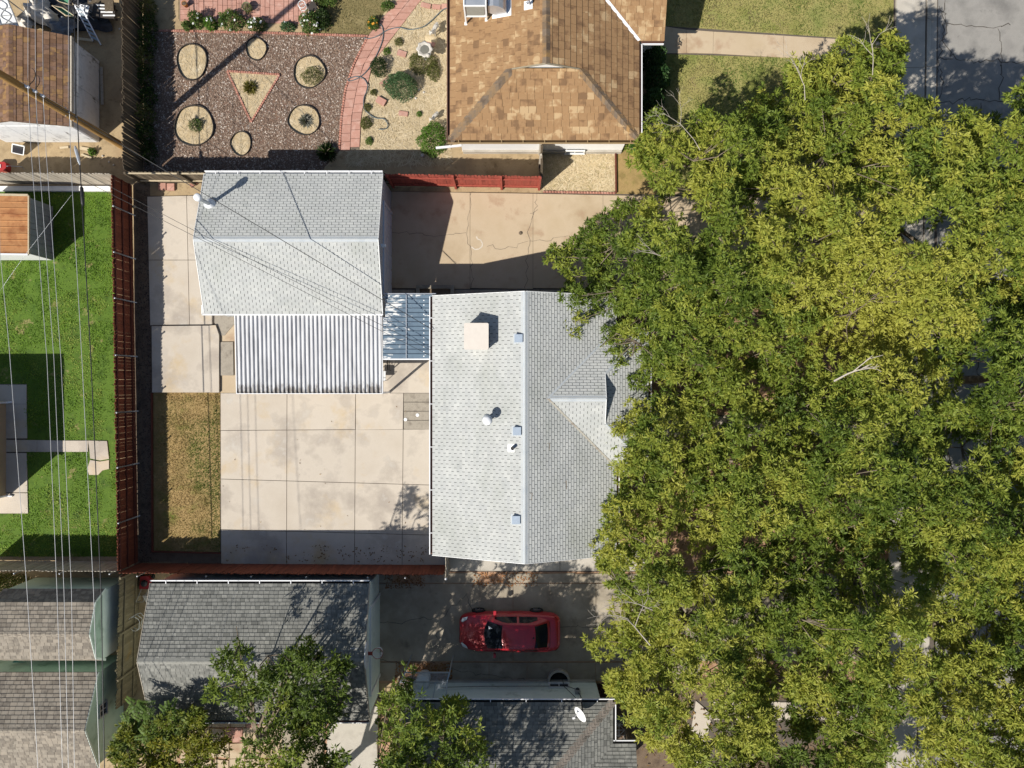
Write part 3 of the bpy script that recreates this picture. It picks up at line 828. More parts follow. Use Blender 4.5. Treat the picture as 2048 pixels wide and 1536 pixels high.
def roof_on(parent, faces, under, shingle=None, w=.305, e=.127, gap=.020, lift=.022, thick=.1, stagger=.5, name='roof', limit=300, wild=0.0, shown=None):
    """faces: planar 3-D polygons. Builds the roof body with its shingles: the ones that show as objects, the rest joined"""
    mb = MB()
    for fc in faces:
        mb_pts = [Vector(p) for p in fc]
        if area2([(p.x, p.y) for p in mb_pts]) < 0: mb_pts.reverse()
        k = len(mb_pts)
        vs = [p - Vector((0, 0, thick)) for p in mb_pts] + mb_pts
        mb.mesh(vs, [tuple(range(k - 1, -1, -1)), tuple(range(k, 2 * k))] + [(i, (i + 1) % k, k + (i + 1) % k, k + i) for i in range(k)])
    roof = mb.build(name, under, parent)
    if shingle is None: return roof
    whole, rest = [], MB()
    for fc in faces:
        P = [Vector(p) for p in fc]
        if area2([(p.x, p.y) for p in P]) < 0: P.reverse()
        n = (P[1] - P[0]).cross(P[2] - P[0]).normalized()
        V = (Vector((0, 0, 1)) - n * n.z).normalized()
        U = V.cross(n)
        O = min(P, key=lambda p: p.z)
        uv = [((p - O).dot(U), (p - O).dot(V)) for p in P]
        u0, u1 = min(p[0] for p in uv), max(p[0] for p in uv)
        v0, v1 = min(p[1] for p in uv), max(p[1] for p in uv)
        rows = int(math.ceil((v1 - v0) / e))
        Q = Matrix((U, V, n)).transposed()
        for r in range(rows):
            va = v0 + r * e
            u = u0 - w + (r % 2) * w * stagger + (random.uniform(-w / 2, w / 2) if wild else 0)
            while u < u1:
                ww = w * (random.uniform(1 - wild, 1 + wild) if wild else 1)
                cell = [(u + gap / 2, va), (u + ww - gap / 2, va), (u + ww - gap / 2, va + e), (u + gap / 2, va + e)]
                c = clip_poly(cell, uv)
                if c and area2(c) > 2e-4:
                    ctr = O + U * (u + ww / 2) + V * (va + e / 2)
                    if area2(c) > .995 * (ww - gap) * e and in_frame(ctr) and ctr.z > 0 and (shown is None or shown(ctr)):
                        whole.append((ctr, Q, ww))
                    elif in_frame(ctr) or abs(ctr.x) < 25 and abs(ctr.y) < 20:
                        rest.mesh(*wedge(c, va, e, O, U, V, n, lift))
                u += ww
    whole.sort(key=lambda t: t[0].x ** 2 + t[0].y ** 2)
    me = None
    for i, (ctr, Q, ww) in enumerate(whole):
        if i < limit:
            if me is None:
                hx, hy = (w - gap) / 2, e / 2
                s = MB().mesh([(-hx, -hy, lift), (hx, -hy, lift), (hx, hy, .002), (-hx, hy, .002), (-hx, -hy, -.004), (hx, -hy, -.004), (hx, hy, -.004), (-hx, hy, -.004)],
                              [(0, 1, 2, 3), (4, 5, 1, 0), (5, 6, 2, 1), (7, 4, 0, 3)])
                me = bpy.data.meshes.new('shingle')
                me.from_pydata(s.v, [], s.f)
                me.materials.append(shingle)
            link_mesh('shingle', me, roof, ctr, Q.to_euler(), (ww / w, 1, 1))
        else:
            hx, hy = (ww - gap) / 2, e / 2
            vs = [ctr + Q @ Vector(q) for q in ((-hx, -hy, lift), (hx, -hy, lift), (hx, hy, .002), (-hx, hy, .002), (-hx, -hy, -.004), (hx, -hy, -.004), (hx, hy, -.004), (-hx, hy, -.004))]
            rest.mesh(vs, [(0, 1, 2, 3), (4, 5, 1, 0), (5, 6, 2, 1), (7, 4, 0, 3)])
    if rest.f: tag(rest.build('shingle', shingle, roof), kind='stuff')
    return roof


def wedge(c, va, e, O, U, V, n, lift):
    k = len(c)
    top = [O + U * p[0] + V * p[1] + n * (lift + (.002 - lift) * (p[1] - va) / e) for p in c]
    bot = [O + U * p[0] + V * p[1] - n * .004 for p in c]
    return top + bot, [tuple(range(k))] + [(k + i, k + (i + 1) % k, (i + 1) % k, i) for i in range(k)]


def cap_strip(parent, a, b, sa, sb, w, mat, name='ridge_cap', lift=.022):
    """a ridge or hip cap from a to b; sa, sb: horizontal directions of the two sides with their fall per metre"""
    a, b = Vector(a), Vector(b)
    mb = MB()
    up = Vector((0, 0, lift))
    for s in (sa, sb):
        o = Vector((s[0], s[1], -s[2])) * w
        pts = [a + up, b + up, b + up * .6 + o, a + up * .6 + o]
        mb.face(pts)
        mb.face([a + o - up * .3, a + up * .6 + o, b + up * .6 + o, b + o - up * .3])
    return mb.build(name, mat, parent)


def cap_tiles(parent, a, b, sa, sb, w, mat, step=.2, name='ridge_tile', lift=.03):
    """separate cap shingles along a ridge or hip, each lapped over the next"""
    a, b = Vector(a), Vector(b)
    n = max(1, int((b - a).length / step))
    for i in range(n):
        p, q = a.lerp(b, i / n), a.lerp(b, (i + 1) / n)
        mb = MB()
        up, un = Vector((0, 0, lift + .012)), Vector((0, 0, lift))
        for s in (sa, sb):
            o = Vector((s[0], s[1], -s[2])) * w
            mb.face([p + up, q + un, q + un * .6 + o, p + up * .6 + o])
            mb.face([p + o - un * .4, p + up * .6 + o, q + un * .6 + o, q + o - un * .4])
        mb.face([p + up, p + up * .6 + Vector((sa[0], sa[1], -sa[2])) * w, p + Vector((0, 0, -.01)), p + up * .6 + Vector((sb[0], sb[1], -sb[2])) * w])
        mb.build(name, mat, parent)


def gutter(parent, a, b, out, mat, lipmat=None, w=.11, d=.10, hangers=0, name='gutter'):
    """open channel along an eave; out: unit plan direction away from the roof"""
    a, b, o = Vector(a), Vector(b), Vector((out[0], out[1], 0))
    L = (b - a).normalized()
    def bar(off, dz, ww, hh, m, mb):
        p, q = a + o * off + Vector((0, 0, dz)), b + o * off + Vector((0, 0, dz))
        mb.beam(p, q, ww, hh, m)
    mb = MB()
    bar(.012, -d / 2, .016, d, 0, mb)
    bar(w / 2 + .012, -d + .006, w - .012, .012, 0, mb)
    bar(w + .012, -d / 2, .02, d, 1 if lipmat else 0, mb)
    bar(w + .014, .008, .04, .02, 1 if lipmat else 0, mb)
    g = mb.build(name, [mat, lipmat] if lipmat else mat, parent)
    if hangers:
        for i in range(hangers):
            p = a.lerp(b, (i + .5) / hangers)
            hb = MB().box(p + o * (w / 2 + .01) + Vector((0, 0, .022)), (w + .03, .03, .014), math.atan2(o.y, o.x))
            hb.build('hanger', lipmat or mat, g)
    return g


def wall_box(parent, x0, x1, y0, y1, z1, mat, name='wall', gable=None, zr=0):
    """four walls as one solid; gable 'x': ridge runs along x, 'y': along y"""
    mb = MB()
    if gable == 'x':
        ym = (y0 + y1) / 2
        sec = [(y0, 0), (y1, 0), (y1, z1), (ym, zr), (y0, z1)]
        vs = [(x0, y, z) for y, z in sec] + [(x1, y, z) for y, z in sec]
        mb.mesh(vs, [(4, 3, 2, 1, 0), (5, 6, 7, 8, 9)] + [(i, (i + 1) % 5, 5 + (i + 1) % 5, 5 + i) for i in range(5)])
    elif gable == 'y':
        xm = (x0 + x1) / 2
        sec = [(x0, 0), (x1, 0), (x1, z1), (xm, zr), (x0, z1)]
        vs = [(x, y0, z) for x, z in sec] + [(x, y1, z) for x, z in sec]
        mb.mesh(vs, [(0, 1, 2, 3, 4), (9, 8, 7, 6, 5)] + [((i + 1) % 5, i, 5 + i, 5 + (i + 1) % 5) for i in range(5)])
    else:
        mb.box(((x0 + x1) / 2, (y0 + y1) / 2, z1 / 2), (x1 - x0, y1 - y0, z1))
    return mb.build(name, mat, parent)


def siding(parent, a, b, z0, z1, out, mat, step=.2, name='siding_board', slope_top=None):
    """clapboards: overlapping horizontal boards, each a piece of its own, on the wall from a to b (plan points)"""
    a, b, o = Vector((a[0], a[1], 0)), Vector((b[0], b[1], 0)), Vector((out[0], out[1], 0))
    n = max(1, int(round((z1 - z0) / step)))
    h = (z1 - z0) / n
    for i in range(n):
        za, zb = z0 + i * h, z0 + (i + 1) * h
        A, B = a, b
        if slope_top:
            A, B = slope_top(zb, a, b)
            if (B - A).length < .15: continue
        up = Vector((0, 0, 1))
        pts = [A + o * .024 + up * za, B + o * .024 + up * za, B + o * .008 + up * zb, A + o * .008 + up * zb]
        mb = MB().face(pts)
        mb.face([A + o * .002 + up * za, B + o * .002 + up * za, pts[1], pts[0]])
        mb.build(name, mat, parent)


def pane_window(parent, c, w, h, out, name='window', frame=None, glass=None):
    """a framed window on a wall facing the plan direction out (axis aligned)"""
    c, o = Vector(c), Vector((out[0], out[1], 0))
    t = Vector((-o.y, o.x, 0))
    def sz(along, thick, hh): return (abs(t.x) * along + abs(o.x) * thick, abs(t.y) * along + abs(o.y) * thick, hh)
    mb = MB()
    mb.box(c + o * .03 + Vector((0, 0, h / 2)), sz(w + .1, .06, .06)).box(c + o * .04 - Vector((0, 0, h / 2)), sz(w + .14, .09, .06))
    for s in (-1, 1): mb.box(c + o * .03 + t * (s * (w / 2 + .02)), sz(.06, .058, h - .062))
    mb.box(c + o * .025, sz(.04, .044, h - .064))
    f = mb.build(name, frame or M['white_paint'], parent)
    MB().box(c + o * .012, sz(w, .018, h - .03)).build('pane', glass or M['window_glass'], f)
    return f


SL = .3667
# ---- grey garage with the flue
gar = thing('garage', 'grey shingled garage with a tall metal flue at its left corner', 'garage', (-9.4, 6, 0))
gx0, gx1, gy0, gy1, ze, zr = -13.25, -5.58, 3.02, 9.05, 2.5, 3.58
gm_ = (gy0 + gy1) / 2
wall_box(gar, gx0 + .05, gx1 - .03, gy0 + .12, gy1 - .12, ze - .04, M['grey_wall'], gable='x', zr=zr - .12)
roof_on(gar, [[(gx0, gy0, ze), (gx1, gy0, ze), (gx1, gm_, zr), (gx0, gm_, zr)], [(gx1, gy1, ze), (gx0, gy1, ze), (gx0, gm_, zr), (gx1, gm_, zr)]], M['roof_dark'], M['grey_shingle'])
s_ = (zr - ze) / (gm_ - gy0)
cap_strip(gar, (gx0 - .01, gm_, zr), (gx1 + .01, gm_, zr), (0, 1, s_), (0, -1, s_), .15, M['grey_cap'])
for x, nm in ((gx0 - .012, 'rake_board'), (gx1 + .012, 'rake_board')):
    mb = MB()
    for ya in (gy0, gy1): mb.beam((x, ya, ze - .04), (x, gm_, zr - .04), .022, .13)
    mb.build(nm, M['white_paint'], gar)
gutter(gar, (gx0, gy1, ze - .0), (gx1, gy1, ze - .0), (0, 1), M['steel'], M['white_metal'], hangers=8)
mb = MB().beam((gx0 - .12, gy0 - .03, ze - .05), (gx1 + .02, gy0 - .03, ze - .05), .05, .14)
mb.beam((gx0 - .10, gy0 - .03, ze - .05), (gx0 - .10, gy0 + .38, ze - .05), .05, .14)
mb.build('fascia', M['white_paint'], gar)
dy0, dy1 = 4.0, 7.86                                              # overhead door of four ribbed panels in the east wall
fr = MB()
X = gx1 - .03
fr.box((X + .03, (dy0 + dy1) / 2, 2.16), (.06, dy1 - dy0 + .24, .12))
for y in (dy0 - .06, dy1 + .06): fr.box((X + .03, y, 1.05), (.06, .12, 2.098))
fr.build('door_frame', M['door_white'], gar)
gd = MB().box((X + .006, (dy0 + dy1) / 2, 1.05), (.012, dy1 - dy0 - .002, 2.09)).build('garage_door', M['door_white'], gar)
for k in range(4):
    for j in range(6):
        pw = (dy1 - dy0) / 6
        MB().box((X + .02, dy0 + pw * (j + .5), .27 + .52 * k), (.016, pw - .1, .42)).build('panel', M['door_white'], gd)
lb = MB().box((X + .05, gm_ - .1, 2.62), (.1, .14, .16)).build('wall_lamp', M['white_paint'], gar)
MB().lathe((X + .14, gm_ - .1, 2.55), [(.0, 0), (.05, .02), (.075, .07), (.055, .12), (.02, .14)], 12).build('lamp_globe', M['white_paint'], lb)
# flue
fp = at(418, 408, 3.1)
flue = MB().tube([(fp.x, fp.y, 2.95), (fp.x, fp.y, 4.12)], .085, 14).build('flue', M['galv'], gar, True)
MB().lathe((fp.x, fp.y, 3.02), [(.26, -.02), (.25, .03), (.12, .12), (.1, .16)], 16).build('flashing', M['lead'], flue, True)
MB().lathe((fp.x, fp.y, 4.06), [(.1, 0), (.155, .03), (.165, .14), (.16, .2), (.12, .24), (.02, .26)], 16).build('flue_cap', M['lead'], flue, True)

# ---- main grey house
hs = thing('house', 'low grey shingled house with a front cross gable under the big trees', 'house', (.5, -1.8, 0))
hx0, hx1, hy0, hy1, ze, zr = -3.40, 4.47, -7.32, 3.77, 2.7, 4.2
rx = .535
sl = (zr - ze) / (rx - hx0)
apx, wy = 1.46, -.60
zw = zr - sl * (apx - rx)
ex = 5.84
half = (zw - ze) / sl
def zW(x): return ze + sl * (x - hx0)
def zE(x): return zr - sl * (x - rx)
def zS(y): return zw - sl * abs(y - wy)
gxx = 3.88
gw = (zw - (ze + sl * (ex - gxx))) / sl
faces = [[(hx0, hy0, ze), (rx, hy0, zr), (rx, hy1, zr), (hx0, hy1, ze)],
         [(rx, hy0, zr), (hx1, hy0, ze), (hx1, wy - (hx1 - apx), zE(hx1)), (apx, wy, zE(apx)), (rx, wy, zr)],
         [(rx, wy, zr), (apx, wy, zE(apx)), (hx1, wy + (hx1 - apx), zE(hx1)), (hx1, hy1, ze), (rx, hy1, zr)],
         [(apx, wy, zw), (gxx, wy - (gxx - apx), zS(wy - (gxx - apx))), (gxx, wy, zw)],
         [(gxx, wy - (gxx - apx), zS(wy - (gxx - apx))), (apx + half, wy - half, ze), (ex, wy - half, ze), (gxx, wy - gw, zS(wy - gw))],
         [(apx, wy, zw), (gxx, wy, zw), (gxx, wy + (gxx - apx), zS(wy + (gxx - apx)))],
         [(gxx, wy + (gxx - apx), zS(wy + (gxx - apx))), (gxx, wy + gw, zS(wy + gw)), (ex, wy + half, ze), (apx + half, wy + half, ze)],
         [(ex, wy - half, ze), (ex, wy + half, ze), (gxx, wy + gw, zS(wy + gw)), (gxx, wy - gw, zS(wy - gw))]]
roof_on(hs, faces, M['roof_dark'], M['grey_shingle'])
w1 = wall_box(hs, hx0 + .35, hx1 - .3, hy0 + .15, hy1 - .15, ze - .1, M['grey_wall'], gable='y', zr=zr - .25)
MB().box(((hx1 + ex - .6) / 2, wy, 1.29), (ex - .3 - hx1 + .6, 2 * half - .5, 2.58)).build('wall', M['grey_wall'], hs)
MB().mesh([(gxx - .02, wy - gw, zS(wy - gw)), (gxx - .02, wy + gw, zS(wy + gw)), (gxx - .02, wy, zw - .03), (gxx - .06, wy - gw, zS(wy - gw)), (gxx - .06, wy + gw, zS(wy + gw)), (gxx - .06, wy, zw - .03)],
          [(0, 1, 2), (5, 4, 3), (0, 2, 5, 3), (2, 1, 4, 5)]).build('gable_vent', M['dark_gap'], hs)
mb = MB()
for sgn in (-1, 1): mb.beam((gxx + .012, wy + sgn * gw, zS(wy + gw) - .03), (gxx + .012, wy, zw - .03), .03, .09)
mb.build('rake_board', M['white_paint'], hs)
cap_strip(hs, (rx, hy0 - .01, zr), (rx, hy1 + .01, zr), (1, 0, sl), (-1, 0, sl), .17, M['grey_cap'])
cap_strip(hs, (apx + .12, wy, zw), (gxx + .01, wy, zw), (0, 1, sl), (0, -1, sl), .14, M['grey_cap'])
for sgn in (-1, 1):                                                # valley flashings and the two hips
    a, b = Vector((apx, wy, zw + .03)), Vector((apx + half, wy + sgn * half, ze + .03))
    n1 = Vector((.09, -sgn * .09 * 0, 0))
    MB().face([a + Vector((-.07, 0, 0)), b + Vector((-.07, 0, 0)), b + Vector((.07, 0, .0)), a + Vector((.07, 0, .0))]).build('valley_flashing', surf('valley_metal', ['a9a596', 'b7b2a4', '95897a'], 2.0, .6, fine=.06, bump=.1) if sgn < 0 else M['grey_cap'], hs)
    cap_strip(hs, (gxx + .02, wy + sgn * (gw - .02), zS(wy + gw)), (ex, wy + sgn * half, ze), (0, sgn, sl * 1.0), (1, 0, sl), .10, M['grey_cap'], 'hip_cap')
for y, s in ((hy0 - .012, -1), (hy1 + .012, 1)):
    mb = MB()
    mb.beam((hx0, y, ze - .045), (rx, y, zr - .045), .022, .13).beam((rx, y, zr - .045), (hx1, y, ze - .045), .022, .13)
    mb.build('rake_board', M['white_paint'], hs)
gutter(hs, (hx0, hy0 + .02, ze - .02), (hx0, hy1 - .02, ze - .02), (-1, 0), M['brown_fascia'], M['white_metal'], hangers=6)
gutter(hs, (hx1, hy0 + .02, ze - .02), (hx1, wy - half, ze - .02), (1, 0), M['brown_fascia'], M['white_metal'])
gutter(hs, (ex, wy - half, ze - .02), (ex, wy + half, ze - .02), (1, 0), M['brown_fascia'], M['white_metal'], hangers=3)
gutter(hs, (hx1 + .15, wy - half, ze - .02), (ex, wy - half, ze - .02), (0, -1), M['brown_fascia'], M['white_metal'])
# things on that roof
def on_west(px, py):
    p = at(px, py, 3.5)
    for _ in range(4): p = at(px, py, zW(p.x))
    return p
p = at(952.5, 672.5, 4.28)
cool = thing('evaporative_cooler', 'square beige evaporative cooler box on the grey roof', 'cooler', (p.x, p.y, zW(p.x)))
MB().prism([(p.x - .46, p.y - .50), (p.x + .46, p.y - .50), (p.x + .46, p.y + .50), (p.x - .46, p.y + .50)], 3.52, 4.24).build('body', M['rosy_box'], cool)
MB().prism([(p.x - .50, p.y - .50), (p.x - .46, p.y - .54), (p.x + .46, p.y - .54), (p.x + .50, p.y - .50), (p.x + .50, p.y + .50), (p.x + .46, p.y + .54), (p.x - .46, p.y + .54), (p.x - .50, p.y + .50)], 4.2, 4.29).build('lid', M['rosy_box'], cool)
for sx in (-1, 1):
    for sy in (-1, 1):
        MB().box((p.x + sx * .42, p.y + sy * .46, (zW(p.x + sx * .42) + 3.6) / 2), (.05, .05, 3.6 - zW(p.x + sx * .42) + .05)).build('leg', M['galv'], cool)
MB().prism([(p.x - .28, p.y - .25), (p.x + .28, p.y - .25), (p.x + .28, p.y + .25), (p.x - .28, p.y + .25)], lambda x, y: zW(x) - .05, 3.6).build('duct', M['galv'], cool)
for i, (px, py) in enumerate(((1037, 677), (1034, 862), (1032, 1039))):
    q = on_west(px, py)
    where = ('beside the beige cooler box', 'just above the small pipe vent', 'alone near the lower end of the grey ridge')[i]
    v = thing('roof_vent', 'square blue grey roof vent ' + where, 'vent', q, 'square vents along the grey ridge')
    MB().prism([(q.x - .22, q.y - .22), (q.x + .2, q.y - .22), (q.x + .2, q.y + .22), (q.x - .22, q.y + .22)], lambda x, y: zW(x) - .02, lambda x, y: zW(x) + .018).build('flange', M['grey_cap'], v)
    w = .145
    MB().prism([(q.x - w, q.y - w), (q.x + w, q.y - w), (q.x + w, q.y + w), (q.x - w, q.y + w)], lambda x, y: zW(x), lambda x, y: q.z + .13).build('hood', M['blue_vent'], v)
    MB().prism([(q.x - w - .02, q.y - w - .02), (q.x + w + .02, q.y - w - .02), (q.x + w + .02, q.y + w + .02), (q.x - w - .02, q.y + w + .02)], q.z + .10, q.z + .15).build('cap', M['blue_vent'], v)
q = on_west(976, 839)
v = thing('flue_pipe', 'round white capped flue pipe in the middle of the grey roof', 'flue', q)
MB().tube([q - Vector((0, 0, .1)), q + Vector((0, 0, .55))], .105, 14).build('pipe', M['galv'], v, True)
MB().lathe(q, [(.24, -.1), (.24, .02), (.13, .09), (.11, .12)], 16).build('flashing', M['grey_cap'], v, True)
MB().lathe(q + Vector((0, 0, .5)), [(.11, 0), (.19, .03), (.2, .12), (.17, .2), (.09, .25), (.01, .26)], 18).build('cap', M['lead'], v, True)
q = on_west(1025, 896)
v = thing('vent_pipe', 'small dark vent pipe with a white flashing near the grey ridge', 'vent pipe', q)
MB().prism([(q.x - .2, q.y - .17), (q.x + .08, q.y - .17), (q.x + .08, q.y + .17), (q.x - .2, q.y + .17)], lambda x, y: zW(x) - .02, lambda x, y: zW(x) + .02).build('flashing', M['white_paint'], v)
MB().tube([q - Vector((0, 0, .05)), q + Vector((0, 0, .26))], .07, 12).build('pipe', M['black'], v, True)

# ---- white corrugated patio cover and the peeling blue breezeway cover
pc = thing('patio_cover', 'white corrugated metal patio cover below the grey garage', 'patio cover', (-8.8, 1.3, 0))
ax0, ax1, ay0, ay1 = at(471, 0, 2.42).x, at(763.5, 0, 2.3).x, at(0, 786.5, 2.2).y, 2.97
def zc(y): return 2.18 + (y - ay0) / (ay1 - ay0) * .2
NP = 17
pw = (ax1 - ax0) / NP
for i in range(NP):                                               # each sheet carries two raised ribs
    mb = MB()
    xa = ax0 + i * pw
    prof = []
    for k in range(2):
        b = xa + k * pw / 2
        prof += [(b, 0), (b + pw * .22, 0), (b + pw * .27, .085), (b + pw * .45, .085)]
    prof += [(xa + pw, 0.0)]
    for (x0, d0), (x1, d1) in zip(prof[:-1], prof[1:]):
        mb.face([(x0, ay0, zc(ay0) + d0), (x1, ay0, zc(ay0) + d1), (x1, ay1, zc(ay1) + d1), (x0, ay1, zc(ay1) + d0)])
    mb.build('panel', M['corrugated'], pc)
mb = MB()
mb.beam((ax0 - .02, ay0 - .015, zc(ay0) + .0), (ax1 + .02, ay0 - .015, zc(ay0)), .03, .14).beam((ax0 - .025, ay0, zc(ay0)), (ax0 - .025, ay1, zc(ay1)), .03, .14).beam((ax1 + .025, ay0, zc(ay0)), (ax1 + .025, ay1, zc(ay1)), .03, .14)
mb.build('edge_trim', M['white_metal'], pc)
MB().beam((ax0 - .05, ay1 + .02, zc(ay1) + .08), (ax1 + .03, ay1 + .02, zc(ay1) + .08), .06, .06).build('edge_trim', M['white_paint'], pc)
for x in (ax0 + .12, (ax0 + ax1) / 2, ax1 - .05):
    MB().box((x, ay0 + .02, 1.05), (.08, .08, 2.1)).build('post', M['white_metal'], pc)
for y in (ay0 + .06, (ay0 + ay1) / 2, ay1 - .15):
    MB().beam((ax0, y, zc(y) - .09), (ax1, y, zc(y) - .09), .06, .14).build('rafter', M['white_metal'], pc)
bc = thing('breezeway_cover', 'blue metal breezeway cover with peeling paint between garage and house', 'breezeway cover', (-4.5, 2.4, 0))
bx0, bx1, by0, by1 = -5.56, -3.52, 1.10, 3.86
NB = 14
for i in range(NB):
    ya = by0 + (by1 - by0) * i / NB
    h = (by1 - by0) / NB
    for xa, xb, za in ((bx0 + (.09 if i > 8 else 0), -4.55, 2.46), (-4.56, bx1 + .14, 2.468)):
        mb = MB()
        prof = [(ya, 0), (ya + h * .80, .004), (ya + h * .86, .042), (ya + h * .97, .042), (ya + h, .0)]
        for (y0, d0), (y1, d1) in zip(prof[:-1], prof[1:]):
            mb.face([(xa, y0, za + d0), (xb, y0, za + d0), (xb, y1, za + d1), (xa, y1, za + d1)])
        mb.build('panel', M['peeling'], bc)
MB().beam((-4.555, by0, 2.515), (-4.555, by1, 2.515), .035, .012).build('seam_strip', M['galv'], bc)
MB().beam((bx0, by1 + .03, 2.45), (bx1 + .25, by1 + .03, 2.45), .04, .14).build('fascia', M['galv'], bc)
MB().beam((bx0, by0 - .03, 2.40), (bx1, by0 - .03, 2.40), .05, .14).build('fascia', M['white_metal'], bc)
for x, y in ((bx0 + .1, by0 + .05), (bx1 - .12, by0 + .05)): MB().box((x, y, 1.18), (.09, .09, 2.36)).build('post', M['white_paint'], bc)
for y in (by0 + .05, (by0 + by1) / 2, by1 - .1): MB().beam((bx0, y, 2.38), (bx1, y, 2.38), .07, .12).build('rafter', M['white_paint'], bc)
for k in range(13):
    MB().lathe((bx1 - .28, by0 + .1 + k * (by1 - by0 - .15) / 13, 2.47), [(.03, 0), (.028, .006), (.008, .012)], 8).build('screw_patch', M['white_paint'], bc)

# ---- tan roofed house to the north
th = thing('house', 'white walled house with a tan shingle roof and a small gable vent', 'house', (1.4, 15, 0))
ze, zr = 2.7, 4.2
tx0, tx1, ty0 = -2.65, 5.44, 10.447
trx = (tx0 + tx1) / 2
sl2 = (zr - ze) / (trx - tx0)
gy, gz = 13.09, ze + sl2 * (13.09 - ty0)
d = (gz - ze) / sl2
TY = 20.5
EXT = 14.69
faces = [[(tx0, ty0, ze), (tx0 + d, gy, gz), (tx0, gy, ze)], [(tx0, gy, ze), (trx, gy, zr), (trx, TY, zr), (tx0, TY, ze)],
         [(tx0, ty0, ze), (tx1, ty0, ze), (tx1 - d, gy, gz), (tx0 + d, gy, gz)],
         [(tx1, ty0, ze), (tx1, gy, ze), (tx1 - d, gy, gz)], [(tx1, gy, ze), (tx1, EXT, ze), (trx, EXT + tx1 - trx, zr), (trx, gy, zr)],
         [(tx1, EXT, ze), (6.52, EXT, ze), (6.52, EXT + 4.045, zr), (trx, EXT + 4.045, zr)]]
roof_on(th, faces, M['tan_dark'], M['tan_shingle'], w=.34, e=.27, gap=.012, lift=.022, wild=.22)
wall_box(th, tx0 + .35, tx1 - .35, ty0 + .36, TY, ze - .1, M['white_paint'])
MB().box((5.7, 18.2, 1.28), (1.2, 6.2, 2.56)).build('wall', M['white_paint'], th)
MB().box((trx, ty0 + .30, .16), (tx1 - tx0 - .78, .1, .32)).build('foundation', M['concrete_grey'], th)
siding(th, (tx0 + .37, ty0 + .36), (tx1 - .37, ty0 + .36), .34, ze - .1, (0, -1), M['white_paint'], .3)
pane_window(th, (1.62, ty0 + .34, 1.95), 1.1, 1.0, (0, -1))
pane_window(th, (-1.2, ty0 + .34, 1.95), .9, 1.0, (0, -1))
pane_window(th, (2.9, ty0 + .27, .30), .8, .36, (0, -1))
MB().mesh([(tx0 + d + .15, gy + .03, gz + .03), (tx1 - d - .15, gy + .03, gz + .03), (trx, gy + .03, zr - .04), (tx0 + d + .15, gy + .06, gz), (tx1 - d - .15, gy + .06, gz), (trx, gy + .06, zr - .04)],
          [(0, 1, 2), (5, 4, 3), (1, 4, 5, 2), (0, 2, 5, 3)]).build('gable_board', M['white_paint'], th)
mb = MB()
for s in (-1, 1): mb.beam((trx + s * (trx - tx0 - d), gy - .03, gz + .01), (trx, gy - .03, zr + .01), .05, .05)
mb.build('rake_board', plain('tan_trim', 'a3977f', .7), th)
cap_tiles(th, (trx, gy - .04, zr), (trx, TY, zr), (1, 0, sl2), (-1, 0, sl2), .16, M['tan_cap'], .28)
cap_tiles(th, (tx0 + .02, ty0 + .02, ze), (tx0 + d, gy, gz), (-1, 0, 0 + sl2), (0, -1, sl2), .25, M['tan_cap'], .2, 'hip_tile')
cap_tiles(th, (tx1 - .02, ty0 + .02, ze), (tx1 - d, gy, gz), (1, 0, sl2), (0, -1, sl2), .25, M['tan_cap'], .2, 'hip_tile')
a, b = Vector((tx1, EXT, ze + .035)), Vector((trx + 1, EXT + tx1 - trx - 1, zr + .035 - sl2))
MB().face([a + Vector((-.06, -.03, 0)), a + Vector((.06, .03, 0)), b + Vector((.06, .03, 0)), b + Vector((-.06, -.03, 0))]).build('valley_flashing', M['white_metal'], th)
gutter(th, (tx0, TY, ze - .02), (tx0, ty0, ze - .02), (-1, 0), M['brown_fascia'], M['brown_fascia'])
gh = gutter(th, (tx0 - .1, ty0, ze - .02), (tx1 + .1, ty0, ze - .02), (0, -1), M['tan_dark'], plain('tan_gutter', 'b59a70', .6), hangers=9)
gutter(th, (tx1, ty0, ze - .02), (tx1, EXT - .1, ze - .02), (1, 0), M['brown_fascia'], M['white_metal'])
gutter(th, (tx1 + .1, EXT, ze - .02), (6.5, EXT, ze - .02), (0, -1), M['brown_fascia'], M['white_metal'])
# metal cooler on legs with its elbow duct, and a small vent
cx, cy = at(950, -10, 4.3).x, at(950, -8, 4.3).y
def zTW(x): return ze + sl2 * (x - tx0)
c2 = thing('evaporative_cooler', 'galvanised cooler with a louvred side standing on legs on the tan roof', 'cooler', (cx, cy, zTW(cx)))
MB().box((cx, cy, 4.02), (.84, .9, .80)).build('body', M['galv'], c2)
for sx in (-1, 1):
    for sy in (-1, 1): MB().beam((cx + sx * .44, cy + sy * .47, zTW(cx + sx * .44) - .02), (cx + sx * .44, cy + sy * .47, 4.45), .06, .06).build('leg', M['white_paint'], c2)
    MB().box((cx + sx * .44, cy - .47, zTW(cx + sx * .44) + .01), (.15, .14, .03)).build('foot', M['white_paint'], c2)
mb = MB()
for z in (3.6, 4.44): mb.beam((cx - .41, cy - .475, z), (cx + .41, cy - .475, z), .05, .06).beam((cx - .41, cy + .475, z), (cx + .41, cy + .475, z), .05, .06)
for z in (4.44,): mb.beam((cx - .445, cy - .44, z), (cx - .445, cy + .44, z), .05, .06).beam((cx + .445, cy - .44, z), (cx + .445, cy + .44, z), .05, .06)
mb.build('frame', M['white_paint'], c2)
lv = MB().box((cx, cy - .455, 4.02), (.74, .012, .74)).build('louvre_panel', plain('louvre_grey', '8d8a80', .7), c2)
for k in range(9): MB().box((cx, cy - .47, 3.70 + k * .08), (.72, .03, .022)).build('slat', plain('louvre_slat', 'a19d92', .7) if k == 0 else bpy.data.materials['louvre_slat'], lv)
dx0, dx1, dyc = cx + .52, cx + 1.32, cy + .02
